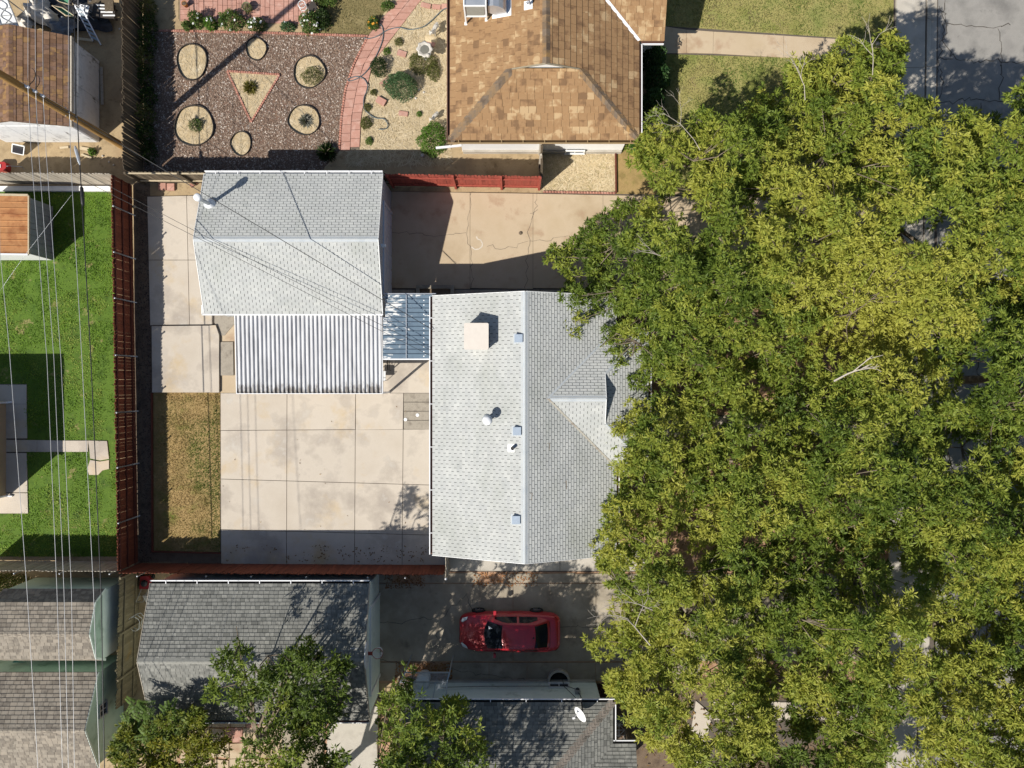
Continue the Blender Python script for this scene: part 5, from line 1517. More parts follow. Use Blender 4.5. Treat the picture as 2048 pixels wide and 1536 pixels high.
wire('thin wire slanting over the lawn from the pale cable', [tuple(at(143, 390, 4.5)), tuple(at(50, 510, 3.9)), tuple(at(-6, 590, 3.4))], .006, M['steel'], 'telephone_wire')

# ------------------------------------------------------------------ the red car
CX0, CY = -2.40, -11.30                                           # nose, centre line
car = thing('car', 'red four door saloon car parked on the shaded driveway', 'car', (CX0 + 2.3, CY, 0))
ST = np.array([  # s, half width, top height, bottom height
    (0.00, .50, .56, .30), (.05, .64, .64, .24), (.15, .73, .70, .21), (.35, .80, .77, .19), (.65, .845, .84, .18), (1.0, .865, .90, .18), (1.3, .87, .94, .18), (1.8, .875, .95, .18), (2.6, .88, .955, .18),
    (3.3, .875, .97, .18), (3.75, .865, .99, .19), (4.1, .84, 1.0, .20), (4.35, .79, .99, .24), (4.5, .72, .95, .30), (4.58, .60, .84, .38)])
def smooth_curve(tab, s, col):
    return float(np.interp(s, tab[:, 0], tab[:, col]))
def car_pt(s, y, z): return (CX0 + s, CY + y, z)
SS = np.concatenate([np.linspace(0, .4, 9), np.linspace(.5, 4.1, 26), np.linspace(4.16, 4.58, 9)])
def body_ring(s):
    w, zt, zb = (smooth_curve(ST, s, c) for c in (1, 2, 3))
    half = [(0, zb), (w * .86, zb), (w * .96, zb + .1), (w, zb + .26), (w * .995, zt - .22), (w * .97, zt - .10), (w * .90, zt - .03), (w * .72, zt + .005), (w * .36, zt + .03), (0, zt + .037)]
    return half + [(-y, z) for y, z in half[-2:0:-1]]
V, Fs = [], []
rings = [body_ring(s) for s in SS]
k = len(rings[0])
for s, rg in zip(SS, rings): V += [car_pt(s, y, z) for y, z in rg]
for i in range(len(SS) - 1):
    for j in range(k): Fs.append((i * k + j, i * k + (j + 1) % k, (i + 1) * k + (j + 1) % k, (i + 1) * k + j))
Fs.append(tuple(range(k)))
Fs.append(tuple((len(SS) - 1) * k + j for j in reversed(range(k))))
MB().mesh(V, Fs).build('body', M['car'], car, True)
GH = np.array([  # s, roof height, half width at the roof edge, half width at the belt
    (1.08, .94, .66, .70), (1.25, 1.03, .665, .76), (1.95, 1.385, .56, .80), (2.15, 1.435, .555, .80), (2.5, 1.46, .56, .80), (3.0, 1.45, .555, .795), (3.4, 1.405, .54, .78), (3.6, 1.33, .55, .77), (4.02, 1.08, .60, .72), (4.12, 1.0, .62, .68)])
GS = np.concatenate([np.linspace(1.08, 1.95, 12), np.linspace(2.05, 3.3, 12), np.linspace(3.38, 4.12, 12)])
def gh_ring(s):
    z, wt, wb = (smooth_curve(GH, s, c) for c in (1, 2, 3))
    zb = min(.93, z - .005)
    m = min(1, max(0, (z - zb) / .12))
    half = [(wb, zb), (wt + .025 * m, z - .055 * m), (wt - .05, z - .012 * m), (wt * .5, z + .014), (0, z + .02)]
    return half + [(-y, zz) for y, zz in half[-2::-1]]
V, Fs = [], []
for s in GS: V += [car_pt(s, y, z) for y, z in gh_ring(s)]
k = 9
for i in range(len(GS) - 1):
    for j in range(k - 1): Fs.append((i * k + j, i * k + j + 1, (i + 1) * k + j + 1, (i + 1) * k + j))
MB().mesh(V, Fs).build('roof', M['car'], car, True)
def top_glass(s0, s1, name, inset, b0=0.0, b1=0.0):
    V, Fs = [], []
    n, m = 8, 9
    for i in range(n):
        for j in range(m):
            f = -1 + 2 * j / (m - 1)
            s = s0 + (s1 - s0) * i / (n - 1) + (b0 * (1 - i / (n - 1)) + b1 * i / (n - 1)) * f * f
            z, wt = smooth_curve(GH, s, 1), smooth_curve(GH, s, 2)
            V.append(car_pt(s, f * (wt - inset), z + .026 - .014 * abs(f) ** 3))
    for i in range(n - 1):
        for j in range(m - 1): Fs.append((i * m + j, (i + 1) * m + j, (i + 1) * m + j + 1, i * m + j + 1))
    return MB().mesh(V, Fs).build(name, M['car_glass'], car, True)
wsd = top_glass(1.13, 1.93, 'windscreen', .045, .17, .05)
top_glass(3.46, 4.02, 'rear_window', .05, -.06, -.05)
pz = smooth_curve(GH, 1.36, 1) + .034
MB().mesh([car_pt(1.33, .42, pz - .01), car_pt(1.52, .33, pz + .085), car_pt(1.36, .27, pz + .005)], [(0, 2, 1)]).build('dashboard_paper', M['white_paint'], wsd)
for side in (-1, 1):
    for s0, s1, t0, t1 in ((1.62, 2.62, .30, .0), (2.72, 3.55, 0, .34)):
        V, Fs = [], []
        n, m = 7, 4
        for i in range(n):
            s = s0 + (s1 - s0) * i / (n - 1)
            z, wt, wb = (smooth_curve(GH, s, c) for c in (1, 2, 3))
            hi = .86 - (t0 * max(0, 1 - 2.2 * i / (n - 1)) + t1 * max(0, 1 - 2.2 * (1 - i / (n - 1))))
            for j in range(m):
                f = .08 + (hi - .08) * j / (m - 1)
                y = wb + (wt + .025 - wb) * f + .010
                V.append(car_pt(s, side * y, .93 + (z - .055 - .93) * f + .004))
        for i in range(n - 1):
            for j in range(m - 1): Fs.append((i * m + j, (i + 1) * m + j, (i + 1) * m + j + 1, i * m + j + 1))
        MB().mesh(V, Fs).build('side_window', M['car_glass'], car, True)
    MB().mesh([car_pt(s, side * y, z) for s, y, z in ((.06, .50, .675), (.16, .66, .715), (.40, .73, .80), (.34, .60, .815), (.14, .46, .735))], [(0, 1, 2, 3, 4)]).build('headlight', M['lamp'], car)
    MB().mesh([car_pt(s, side * y, z) for s, y, z in ((4.52, .60, .93), (4.40, .74, .95), (4.33, .785, .93), (4.40, .775, .80), (4.53, .69, .78))], [(0, 1, 2, 3, 4)]).build('tail_light', M['tail'], car)
    mm = MB().box(car_pt(1.62, side * .97, .98), (.12, .17, .12)).box(car_pt(1.60, side * .88, .95), (.05, .08, .04))
    mm.build('wing_mirror', M['car'], car)
    for s in (.86, 3.52):
        c = Vector(car_pt(s, side * .83, .31))
        V, Fs = [], []
        prof = [(.31, -.09), (.315, .06), (.29, .085), (.2, .085), (.19, .06)]
        n = 20
        for r, o in prof:
            for q in range(n): V.append((c.x + r * math.cos(2 * PI * q / n), c.y + side * o, c.z + r * math.sin(2 * PI * q / n)))
        for i in range(len(prof) - 1):
            for q in range(n): Fs.append((i * n + q, i * n + (q + 1) % n, (i + 1) * n + (q + 1) % n, (i + 1) * n + q))
        wh = MB().mesh(V, Fs).build('wheel', M['tyre'], car)
        mb = MB()
        for q in range(5):
            t = 2 * PI * q / 5
            mb.beam((c.x, c.y + side * .07, c.z), (c.x + .19 * math.cos(t), c.y + side * .07, c.z + .19 * math.sin(t)), .05, .02)
        mb.build('rim', M['rim'], wh)
for s in (1.06,):
    MB().beam(car_pt(1.12, .1, .965), car_pt(1.22, .55, 1.0), .02, .015).build('wiper', M['black'], car)
    MB().beam(car_pt(1.12, -.4, .965), car_pt(1.16, .05, .985), .02, .015).build('wiper', M['black'], car)
mb = MB().box(car_pt(.01, 0, .42), (.05, .8, .12)).box(car_pt(.02, 0, .58), (.05, .5, .05))
mb.build('grille', M['black'], car)
MB().box(car_pt(4.575, 0, .62), (.02, .32, .11)).build('number_plate', M['white_paint'], car)
MB().lathe(car_pt(3.36, -.02, 1.42), [(.04, 0), (.035, .03), (.01, .07)], 8).build('aerial', M['black'], car)
mb = MB()                                                         # shut lines of bonnet, boot and doors
for side in (-1, 1):
    for s in (1.62, 2.67, 3.6):
        w = smooth_curve(ST, s, 1)
        mb.beam(car_pt(s, side * (w + .002), .30), car_pt(s, side * (w * .97 + .004), .84), .008, .008)
mb.tube([car_pt(s, y, smooth_curve(ST, s, 2) + .036) for s, y in ((4.10, -.58), (4.13, -.2), (4.13, .2), (4.10, .58))], .006, 4)
mb.build('shut_line', M['dark_gap'], car)
# ------------------------------------------------------------------ trees
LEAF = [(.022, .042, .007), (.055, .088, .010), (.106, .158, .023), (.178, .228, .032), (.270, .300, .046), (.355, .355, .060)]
YELLOW_AT = [(1680, 580, 230, .26), (1880, 1420, 200, .26), (1300, 1320, 170, .17), (1300, 330, 110, .16), (1760, 130, 120, .06), (1620, 330, 130, .10), (1420, 1480, 140, .10), (1950, 350, 130, .08), (1260, 540, 200, -.26), (1480, 480, 110, -.10), (1950, 700, 170, -.08), (1480, 780, 120, -.05), (1720, 1150, 120, -.04)]


def foliage(name, Cn, parent, cols, R_, tufts, leaves, L, W, cseed=0, flat=.5, tz=.0, hue=None):
    """a crown: rosettes of narrow bent leaves gathered in clusters centred at Cn (n,3) with radii R_ (n,)"""
    n = len(Cn)
    k = n * tufts
    ci = np.repeat(np.arange(n), tufts)
    o = unit(rng.normal(0, 1, (k, 3))) * (rng.random((k, 1)) ** .45)
    o[:, 2] *= flat
    T = Cn[ci] + o * R_[ci][:, None]
    up = unit(o * 1.1 + np.array([0, 0, .55]))
    li = np.repeat(np.arange(k), leaves)
    m = len(li)
    az = rng.random(m) * 2 * PI
    el = rng.normal(.25, .42, m)
    D = np.column_stack([np.cos(az) * np.cos(el), np.sin(az) * np.cos(el), np.sin(el)])
    D = unit(D + up[li] * .55)
    t = .34 * vnoise(Cn[:, 0], Cn[:, 1], .35, cseed)[ci][li] + .52 * rng.random(n)[ci][li] + .2 * rng.random(k)[li] + .2 * rng.random(m) - .1
    if hue is not None: t = t + hue[ci][li]
    P = T[li] + D * .02
    me = leaves_mesh(name, P, D, L * (.6 + .8 * rng.random(m)), W * (.65 + .7 * rng.random(m)), colmix(cols, t), .28, .5)
    me.materials.append(M['leaf'])
    return link_mesh(name, me, parent, (0, 0, 0))


def limbs(name, parent, base, trunk_top, targets, r0, mat, nl=7):
    """trunk, main limbs and the twigs that carry the leaf clusters, as one part"""
    mb = MB()
    base, top = Vector(base), Vector(trunk_top)
    mb.tube([base - Vector((0, 0, .05)), base + Vector((0, 0, .25)), base.lerp(top, .5) + Vector((.06, -.05, 0)), top], [r0 * 1.45, r0 * 1.08, r0 * .92, r0 * .8], 9)
    T = [Vector(t) for t in targets]
    if not T: return mb.build(name, mat, parent, True)
    far = sorted(T, key=lambda p: math.atan2(p.y - top.y, p.x - top.x))
    nodes = []
    for i in range(nl):
        sec = far[i * len(far) // nl:(i + 1) * len(far) // nl]
        if not sec: continue
        c = sum(sec, Vector()) / len(sec)
        e = top.lerp(c, 1.25); e.z = c.z - .35
        pts = [top.lerp(e, f) + Vector((random.gauss(0, .1), random.gauss(0, .1), .35 * math.sin(PI * f))) for f in (0, .25, .5, .75, 1)]
        pts[0] = top
        mb.tube(pts, [r0 * .55, r0 * .38, r0 * .27, r0 * .18, r0 * .1], 6)
        nodes += pts[1:]
        nodes += [pts[i].lerp(pts[i + 1], .5) for i in range(1, 4)]
    for t in T:
        q = min(nodes, key=lambda p: (p - t).length + (0 if p.z < t.z else 2))
        mid = q.lerp(t, .5) + Vector((random.gauss(0, .12), random.gauss(0, .12), random.uniform(-.1, .15)))
        e = t + (t - q).normalized() * random.uniform(.05, .4)
        mb.tube([q, mid, t, e], [.03, .021, .013, .005], 4)
    return mb.build(name, mat, parent, True)


def px_of(P):
    s = CAM_H * F / (CAM_H - P[:, 2])
    return np.column_stack([1024 + P[:, 0] * s, 768 - P[:, 1] * s])


def inside_soft(q, poly, pad):
    k = np.zeros(len(q), int)
    for dx, dy in ((0, 0), (pad, 0), (-pad, 0), (0, pad), (0, -pad)): k += in_poly(q[:, 0] + dx, q[:, 1] + dy, poly)
    return k >= 4


MAIN = [(1279, 247), (1339, 238), (1370, 252), (1420, 238), (1470, 226), (1500, 190), (1548, 170), (1575, 128), (1600, 98), (1634, 108), (1686, 84), (1733, 58), (1775, 62), (1800, 84), (1850, 84), (1828, 120), (1812, 181), (1806, 200),
        (1836, 213), (1871, 193), (1880, 229), (1930, 234), (1981, 222), (2030, 182), (2080, 160), (2260, 150), (2260, 1720), (1400, 1720), (1352, 1546), (1324, 1505), (1286, 1472), (1252, 1444), (1222, 1419), (1218, 1364), (1180, 1300), (1205, 1268),
        (1222, 1211), (1240, 1190), (1216, 1150), (1193, 1110), (1195, 1080), (1222, 1056), (1208, 1000), (1220, 955), (1146, 905), (1188, 925), (1235, 950), (1222, 880), (1182, 838), (1240, 850), (1268, 815), (1262, 752), (1203, 775), (1225, 740), (1172, 752),
        (1160, 700), (1115, 660), (1135, 636), (1118, 600), (1111, 566), (1125, 545), (1101, 512), (1113, 478), (1172, 464), (1188, 437), (1230, 410), (1262, 402), (1282, 368), (1288, 330), (1254, 305)]
GAPS = [(1240, 790, 75, 55, .45), (1150, 655, 40, 50, .6), (1385, 860, 55, 42, .25), (1345, 1085, 45, 40, .35), (1800, 1160, 42, 45, .12), (1800, 1365, 26, 26, .2), (1990, 1240, 26, 22, .2), (1320, 400, 60, 45, .45), (1395, 445, 45, 30, .5), (1705, 1400, 22, 20, .3),
        (1400, 1440, 22, 45, .3), (1800, 1470, 40, 55, .3), (1575, 250, 40, 25, .4), (1840, 460, 40, 35, .35), (1960, 760, 45, 40, .3), (1560, 1210, 26, 22, .25), (1590, 1320, 18, 26, .3), (1900, 900, 50, 40, .35), (1500, 760, 30, 26, .4), (1650, 1120, 30, 18, .3), (1480, 330, 36, 25, .35)]
# trunk on the ground (pixels), top of crown, radius, palette, hue shift, label
TREES = [((1700, 470), 9.0, 5.2, LEAF, .22, 'large yellow tinged tree in the middle of the street canopy'),
         ((1400, 560), 7.4, 4.6, LEAF, -.10, 'dark green tree overhanging the driveway and the grey roof'),
         ((1400, 380), 6.4, 3.6, LEAF, .10, 'olive tree whose crown reaches the corner of the tan roofed house'),
         ((1690, 250), 7.6, 4.0, LEAF, .10, 'green tree at the upper end of the canopy by the entry walk'),
         ((1900, 400), 8.2, 4.4, LEAF, .02, 'green tree leaning over the street at upper right'),
         ((1920, 760), 8.0, 4.6, LEAF, -.02, 'deep green tree at the right edge of the canopy'),
         ((1400, 900), 6.6, 4.2, LEAF, -.02, 'open green tree in front of the gabled house entrance'),
         ((1650, 880), 7.8, 4.4, LEAF, -.02, 'green tree in the centre of the lower canopy'),
         ((1330, 1190), 7.0, 4.4, LEAF, .20, 'olive yellow tree overhanging the shared driveway'),
         ((1600, 1220), 8.0, 4.6, LEAF, .06, 'green tree above the end of the shared driveway'),
         ((1840, 1080), 7.8, 4.4, LEAF, -.04, 'green tree with gaps showing pale pavement at lower right'),
         ((1860, 1400), 8.4, 4.6, LEAF, .12, 'golden leaved tree at the lower right corner'),
         ((1480, 1430), 7.4, 4.4, LEAF, .16, 'bright olive tree at the bottom edge beside the dark hip roof')]


def canopy(trees, outline, gaps, spacing, low_share, tufts, leaves, L, W, name, group, pad=16, cat='tree', rr=(.44, .78), zmin=3.0, drop=3.2, bark=None):
    xs, ys = [p[0] for p in outline], [p[1] for p in outline]
    gx, gy = np.meshgrid(np.arange(min(xs), max(xs), spacing), np.arange(min(ys), max(ys), spacing))
    q = np.column_stack([gx.ravel(), gy.ravel()]).astype(float)
    q += rng.uniform(-.5, .5, q.shape) * spacing
    q = q[inside_soft(q, outline, pad)]
    keep = np.ones(len(q), bool)
    for cx, cy, ra, rb, pr in gaps:
        hit = ((q[:, 0] - cx) / ra) ** 2 + ((q[:, 1] - cy) / rb) ** 2 < 1
        keep &= ~hit | (rng.random(len(q)) < pr)
    q = q[keep]
    tp = np.array([tuple(at(*(t[6] if len(t) > 6 else t[0]))) for t in trees])
    ztop = np.array([t[1] for t in trees]); rad = np.array([t[2] for t in trees])
    def xy(q, z):
        s = (CAM_H - z) / (CAM_H * F)
        return np.column_stack([(q[:, 0] - 1024) * s, (768 - q[:, 1]) * s])
    z = np.full(len(q), 6.5)
    for _ in range(3):
        p = xy(q, z)
        d = np.linalg.norm(p[:, None] - tp[None, :, :2], axis=2) / rad[None]
        h = ztop[None] - drop * np.minimum(d, 1.5) ** 2
        own = h.argmax(1)
        z = np.maximum(h.max(1), zmin)
    lump = vnoise(p[:, 0], p[:, 1], .55, 31)
    z = np.maximum(z + (lump - .5) * 2.3 + (vnoise(p[:, 0], p[:, 1], 1.1, 57) - .5) * 1.2 + rng.normal(0, .34, len(q)), zmin - .3)
    P = np.column_stack([xy(q, z), z])
    lo = rng.random(len(q)) < low_share
    P2 = P[lo].copy()
    P2[:, 2] = np.maximum(P2[:, 2] - rng.uniform(.9, 2.4, lo.sum()), 2.4)
    P2[:, :2] = xy(q[lo], P2[:, 2])
    allP, allO = np.concatenate([P, P2]), np.concatenate([own, own[lo]])
    for i, t in enumerate(trees):
        Pt = allP[allO == i]
        base = at(*t[0])
        tr = thing(name, t[5], cat, base, group)
        top = base + Vector((random.gauss(0, .15), random.gauss(0, .15), t[1] * .40))
        limbs('trunk', tr, base, top, [tuple(p) for p in Pt[:int(len(Pt))]], .10 + .02 * t[2], bark or M['bark'])
        if len(Pt):
            q2 = px_of(Pt)
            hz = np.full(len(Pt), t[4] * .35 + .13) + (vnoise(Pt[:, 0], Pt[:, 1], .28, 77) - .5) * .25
            for yx, yy, yr, ya in YELLOW_AT: hz += ya * np.exp(-((q2[:, 0] - yx) ** 2 + (q2[:, 1] - yy) ** 2) / yr ** 2)
            foliage('crown', Pt, tr, t[3], rng.uniform(rr[0], rr[1], len(Pt)), tufts, leaves, L, W, 40 + i, hue=hz)


canopy(TREES, MAIN, GAPS, 37, .75, 24, 16, .215, .038, 'street_tree', 'trees of the street canopy', drop=2.6)


def bare_branch(label, p0, p1, r, depth, spread=.5):
    """a leafless pale branch reaching out of the crown of the tree with this label"""
    tr = next(o for o in S.objects if o.get('label') == label)
    mb = MB()
    def grow(a, d, L, r, k):
        mid = a + d * L * .5 + Vector((random.gauss(0, .06), random.gauss(0, .06), random.gauss(0, .03))) * L
        b = a + d * L + Vector((random.gauss(0, .08), random.gauss(0, .08), random.gauss(0, .05))) * L
        mb.tube([a, mid, b], [r, r * .8, r * .6], 5, cap=False)
        if k:
            for s in (-1, .3, 1):
                e = Matrix.Rotation(s * random.uniform(.25, .8) * spread * 1.6, 3, 'Z') @ (b - a).normalized()
                grow(mid.lerp(b, random.uniform(.2, 1)), (e + Vector((0, 0, random.gauss(0, .15)))).normalized(), L * random.uniform(.5, .75), r * .6, k - 1)
    a, b = Vector(p0), Vector(p1)
    grow(a, (b - a).normalized(), (b - a).length, r, depth)
    mb.build('dead_branch', M['dead_wood'], tr)


M['dead_wood'] = surf('dead_wood', ['b5aa9c', 'c6bcae', '9d9284'], 4.0, .85, fine=.1)
bare_branch('olive yellow tree overhanging the shared driveway', at(1300, 1290, 6.4), at(1255, 1240, 6.6), .03, 3, .8)
bare_branch('olive yellow tree overhanging the shared driveway', at(1305, 1220, 6.7), at(1250, 1200, 6.7), .02, 2)
bare_branch('large yellow tinged tree in the middle of the street canopy', at(1668, 762, 8.2), at(1720, 738, 8.7), .04, 2)
bare_branch('dark green tree overhanging the driveway and the grey roof', at(1345, 520, 7.2), at(1295, 497, 7.5), .018, 2)
bare_branch('olive tree whose crown reaches the corner of the tan roofed house', at(1400, 300, 6.3), at(1368, 245, 6.6), .016, 3, .7)
bare_branch('green tree at the upper end of the canopy by the entry walk', at(1610, 200, 7.2), at(1595, 140, 7.6), .017, 3, .7)
bare_branch('green tree at the upper end of the canopy by the entry walk', at(1745, 150, 7.2), at(1750, 85, 7.6), .018, 2, .7)
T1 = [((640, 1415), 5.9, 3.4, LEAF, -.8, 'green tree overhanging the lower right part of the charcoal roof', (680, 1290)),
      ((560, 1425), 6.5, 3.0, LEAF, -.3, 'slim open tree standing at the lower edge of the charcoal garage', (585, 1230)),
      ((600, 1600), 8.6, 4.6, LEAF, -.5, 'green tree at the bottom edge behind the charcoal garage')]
P1 = [(530, 1330), (545, 1300), (560, 1300), (600, 1284), (645, 1288), (690, 1325), (702, 1390), (690, 1445), (690, 1500), (720, 1560), (780, 1640), (760, 1800), (460, 1800), (440, 1600), (470, 1480), (500, 1430), (446, 1400), (418, 1375), (412, 1335), (440, 1300), (490, 1292), (520, 1350)]  # left bulge of the crown is added to throw dappled shade on the patio
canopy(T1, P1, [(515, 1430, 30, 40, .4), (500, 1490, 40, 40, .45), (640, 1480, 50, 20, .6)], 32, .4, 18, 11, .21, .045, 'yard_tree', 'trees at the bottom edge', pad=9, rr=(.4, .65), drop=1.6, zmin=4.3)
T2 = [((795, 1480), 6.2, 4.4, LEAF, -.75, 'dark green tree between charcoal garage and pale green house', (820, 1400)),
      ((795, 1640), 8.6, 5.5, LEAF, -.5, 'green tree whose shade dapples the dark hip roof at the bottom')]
P2 = [(752, 1395), (790, 1362), (815, 1350), (850, 1375), (880, 1395), (930, 1382), (945, 1415), (962, 1470), (962, 1515), (985, 1560), (970, 1640), (930, 1720), (900, 1850), (720, 1850), (700, 1640), (735, 1540), (770, 1470)]
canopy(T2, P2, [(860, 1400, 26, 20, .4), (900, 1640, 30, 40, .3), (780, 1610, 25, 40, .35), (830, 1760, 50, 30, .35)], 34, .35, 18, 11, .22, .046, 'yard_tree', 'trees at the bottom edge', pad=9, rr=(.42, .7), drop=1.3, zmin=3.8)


# ---- the tree with long feathered leaves at the lower left
def frond_tree(label, pos, Cn, cols, nl, FL_, hue, r0, name='yard_tree', seed=3):
    base = at(*pos)
    tr = thing(name, label, 'tree', base, 'trees at the bottom edge')
    limbs('trunk', tr, base, base + Vector((.05, .05, 1.6)), [tuple(c) for c in Cn], r0, M['bark'], 4)
    n = len(Cn)
    fi = np.repeat(np.arange(n), nl)
    k = len(fi)
    az = rng.random(k) * 2 * PI
    D = unit(np.column_stack([np.cos(az), np.sin(az), rng.normal(.35, .2, k)]))
    NL = 11
    s = np.tile(np.arange(1, NL + 1) / NL, k)
    ii = np.repeat(np.arange(k), NL)
    fl = FL_ * (.7 + .5 * rng.random(k))
    P = Cn[fi][ii] + D[ii] * (s * fl[ii])[:, None]
    P[:, 2] -= (s ** 2 * fl[ii]) * .35
    side = unit(np.column_stack([-D[:, 1], D[:, 0], np.zeros(k)]))
    out = []
    t = .5 * rng.random(n)[fi][ii] + .2 * rng.random(len(ii)) + hue + .2 * rng.random(k)[ii]
    for sg in (-1, 1): out.append(unit(side[ii] * sg + D[ii] * .35 + np.array([0, 0, -.08])))
    PP, DD, tt = np.concatenate([P, P]), np.concatenate(out), np.concatenate([t, t])
    Ls = np.tile(.20 * (1.1 - .55 * s), 2)
    me = leaves_mesh('crown', PP, DD, Ls, Ls * .30, colmix(cols, tt), .25, .3)
    me.materials.append(M['leaf'])
    link_mesh('crown', me, tr, (0, 0, 0))


def cl(pxs, z0, z1):
    return np.array([tuple(at(x, y, random.uniform(z0, z1))) for x, y in pxs])


frond_tree('fern leaved tree with bright feathery fronds beside the olive fence', (292, 1425), cl([(270, 1408), (285, 1440), (262, 1450), (300, 1470), (250, 1480), (290, 1500), (340, 1425), (380, 1440), (355, 1455), (400, 1450)], 3.6, 4.8), [(.07, .13, .02), (.13, .20, .03), (.21, .26, .05)], 8, .62, .0, .11)
q = [(random.uniform(215, 440), random.uniform(1455, 1660)) for _ in range(95)]
q = [p for p in q if p[0] > 250 or p[1] > 1490] + [(random.uniform(330, 425), random.uniform(1425, 1475)) for _ in range(5)]
tr = thing('yard_tree', 'yellowing bushy tree at the lower left bottom edge', 'tree', at(345, 1470), 'trees at the bottom edge')
cq = cl(q, 3.0, 4.6)
limbs('trunk', tr, at(345, 1470), at(345, 1470) + Vector((0, 0, 1.4)), [tuple(c) for c in cq], .13, M['bark'], 5)
foliage('crown', cq, tr, [(.06, .095, .014), (.13, .165, .02), (.24, .23, .026), (.34, .25, .03)], rng.uniform(.35, .6, len(cq)), 22, 11, .2, .045, 5)

# ------------------------------------------------------------------ shrubs
def bush(label, px, py, rx, ry, h, cols, L=.09, W=.035, n=None, name='shrub', cat='shrub', group=None, flowers=None, zb=0.0, seed=1, stemmed=True, fl_name='blossom', spiky=0.0):
    """a shrub: leaves over and through a lumpy half ellipsoid; pixel radii rx, ry"""
    c = at(px, py, zb)
    a, b = rx / F, ry / F
    o = thing(name, label, cat, c, group)
    n = n or (420 if spiky else 0) or int(2300 * (a * b + .5 * h * (a + b)) * (.09 / L) ** 1.6) + 200
    u = unit(rng.normal(0, 1, (n, 3)))
    u[:, 2] = np.abs(u[:, 2])
    r = (1 - .45 * rng.random(n) ** 2)[:, None] * (.80 + .4 * vnoise(u[:, 0] * 3 + px, u[:, 1] * 3 + py, 1.0, seed))[:, None]
    P = u * r * np.array([a, b, h]) + np.array(tuple(c))
    if spiky:
        P = u * .22 * np.array([a, b, h]) * rng.random((n, 1)) ** .5 + np.array(tuple(c))
        L = .8 * max(a, b)
        W = L * .10
    D = unit(u * (.7 + spiky) + rng.normal(0, .6 if not spiky else .18, (n, 3)))
    t = .35 * vnoise(u[:, 0] * 2 + 5, u[:, 1] * 2 + 5, 1.0, seed + 2) + .7 * rng.random(n) - .05
    me = leaves_mesh('foliage', P, D, L * (.6 + .8 * rng.random(n)), W * (.7 + .6 * rng.random(n)), colmix(cols, t), .15, .8)
    me.materials.append(M['leaf'])
    link_mesh('foliage', me, o, (0, 0, 0))
    if stemmed:
        mb = MB()
        for i in range(5):
            t_ = 2 * PI * i / 5
            mb.tube([c - Vector((0, 0, .03)), c + Vector((a * .3 * math.cos(t_), b * .3 * math.sin(t_), h * .5)), c + Vector((a * .6 * math.cos(t_), b * .6 * math.sin(t_), h * .75))], [.022, .015, .006], 5)
        mb.build('stem', M['bark'], o)
    if flowers:
        col, m = flowers
        for i in range(m):
            v = unit(rng.normal(0, 1, (1, 3)))[0]
            v[2] = abs(v[2]) * .8 + .1
            p = c + Vector((v[0] * a * 1.02, v[1] * b * 1.02, v[2] * h * 1.05))
            MB().lathe(p, [(.012, 0), (.055, .03), (.04, .05), (.01, .04)], 7).build(fl_name, col, o)
    return o


ROSE = [(.03, .065, .012), (.065, .12, .022), (.11, .165, .035), (.17, .20, .06)]
DARK = [(.014, .03, .008), (.03, .055, .013), (.05, .085, .02)]
BLUE = [(.04, .085, .035), (.075, .14, .055), (.12, .19, .085)]
OLV = [(.07, .085, .02), (.12, .13, .035), (.18, .18, .055)]
GRS = [(.045, .105, .012), (.085, .17, .02), (.13, .23, .03)]
wf = plain('white_petal', (.75, .74, .70, 1), .6, .3)
yf = plain('orange_petal', (.6, .28, .03, 1), .6, .3)
for args in (
    ('small rose bush at the left end of the flower bed', 378, 55, 9, 8, .45, ROSE, None), ('tall leggy rose bush by the brick patio', 398, 45, 13, 13, .8, ROSE, (wf, 3)), ('pale green rose bush second along the flower bed', 424, 52, 12, 11, .6, GRS, (wf, 4)),
    ('wide dark rose bush in the middle of the flower bed', 467, 46, 24, 17, .8, ROSE, (wf, 7)), ('round rose bush full of white flowers left of the pole shadow', 516, 54, 17, 12, .6, ROSE, (wf, 12)), ('small grey green plant in the shadow of the pole', 577, 56, 13, 8, .4, BLUE, (wf, 2)),
    ('big white flowering bush at the right end of the flower bed', 624, 52, 19, 19, .9, ROSE, (wf, 20)), ('dark bush behind the white flowering bush', 648, 44, 14, 18, .8, DARK, None), ('dark green bush at the top edge beside the patio', 650, 4, 24, 12, .9, ROSE, (wf, 4)),
    ('little flowering plant at the edge of the paver path', 748, 50, 10, 12, .45, ROSE, (yf, 8)), ('low green clump left of the paver path at the top', 775, 14, 12, 8, .35, ROSE, None)):
    bush(*args[:7], flowers=args[7], seed=len(args[0]), group='flowering bushes of the north garden')
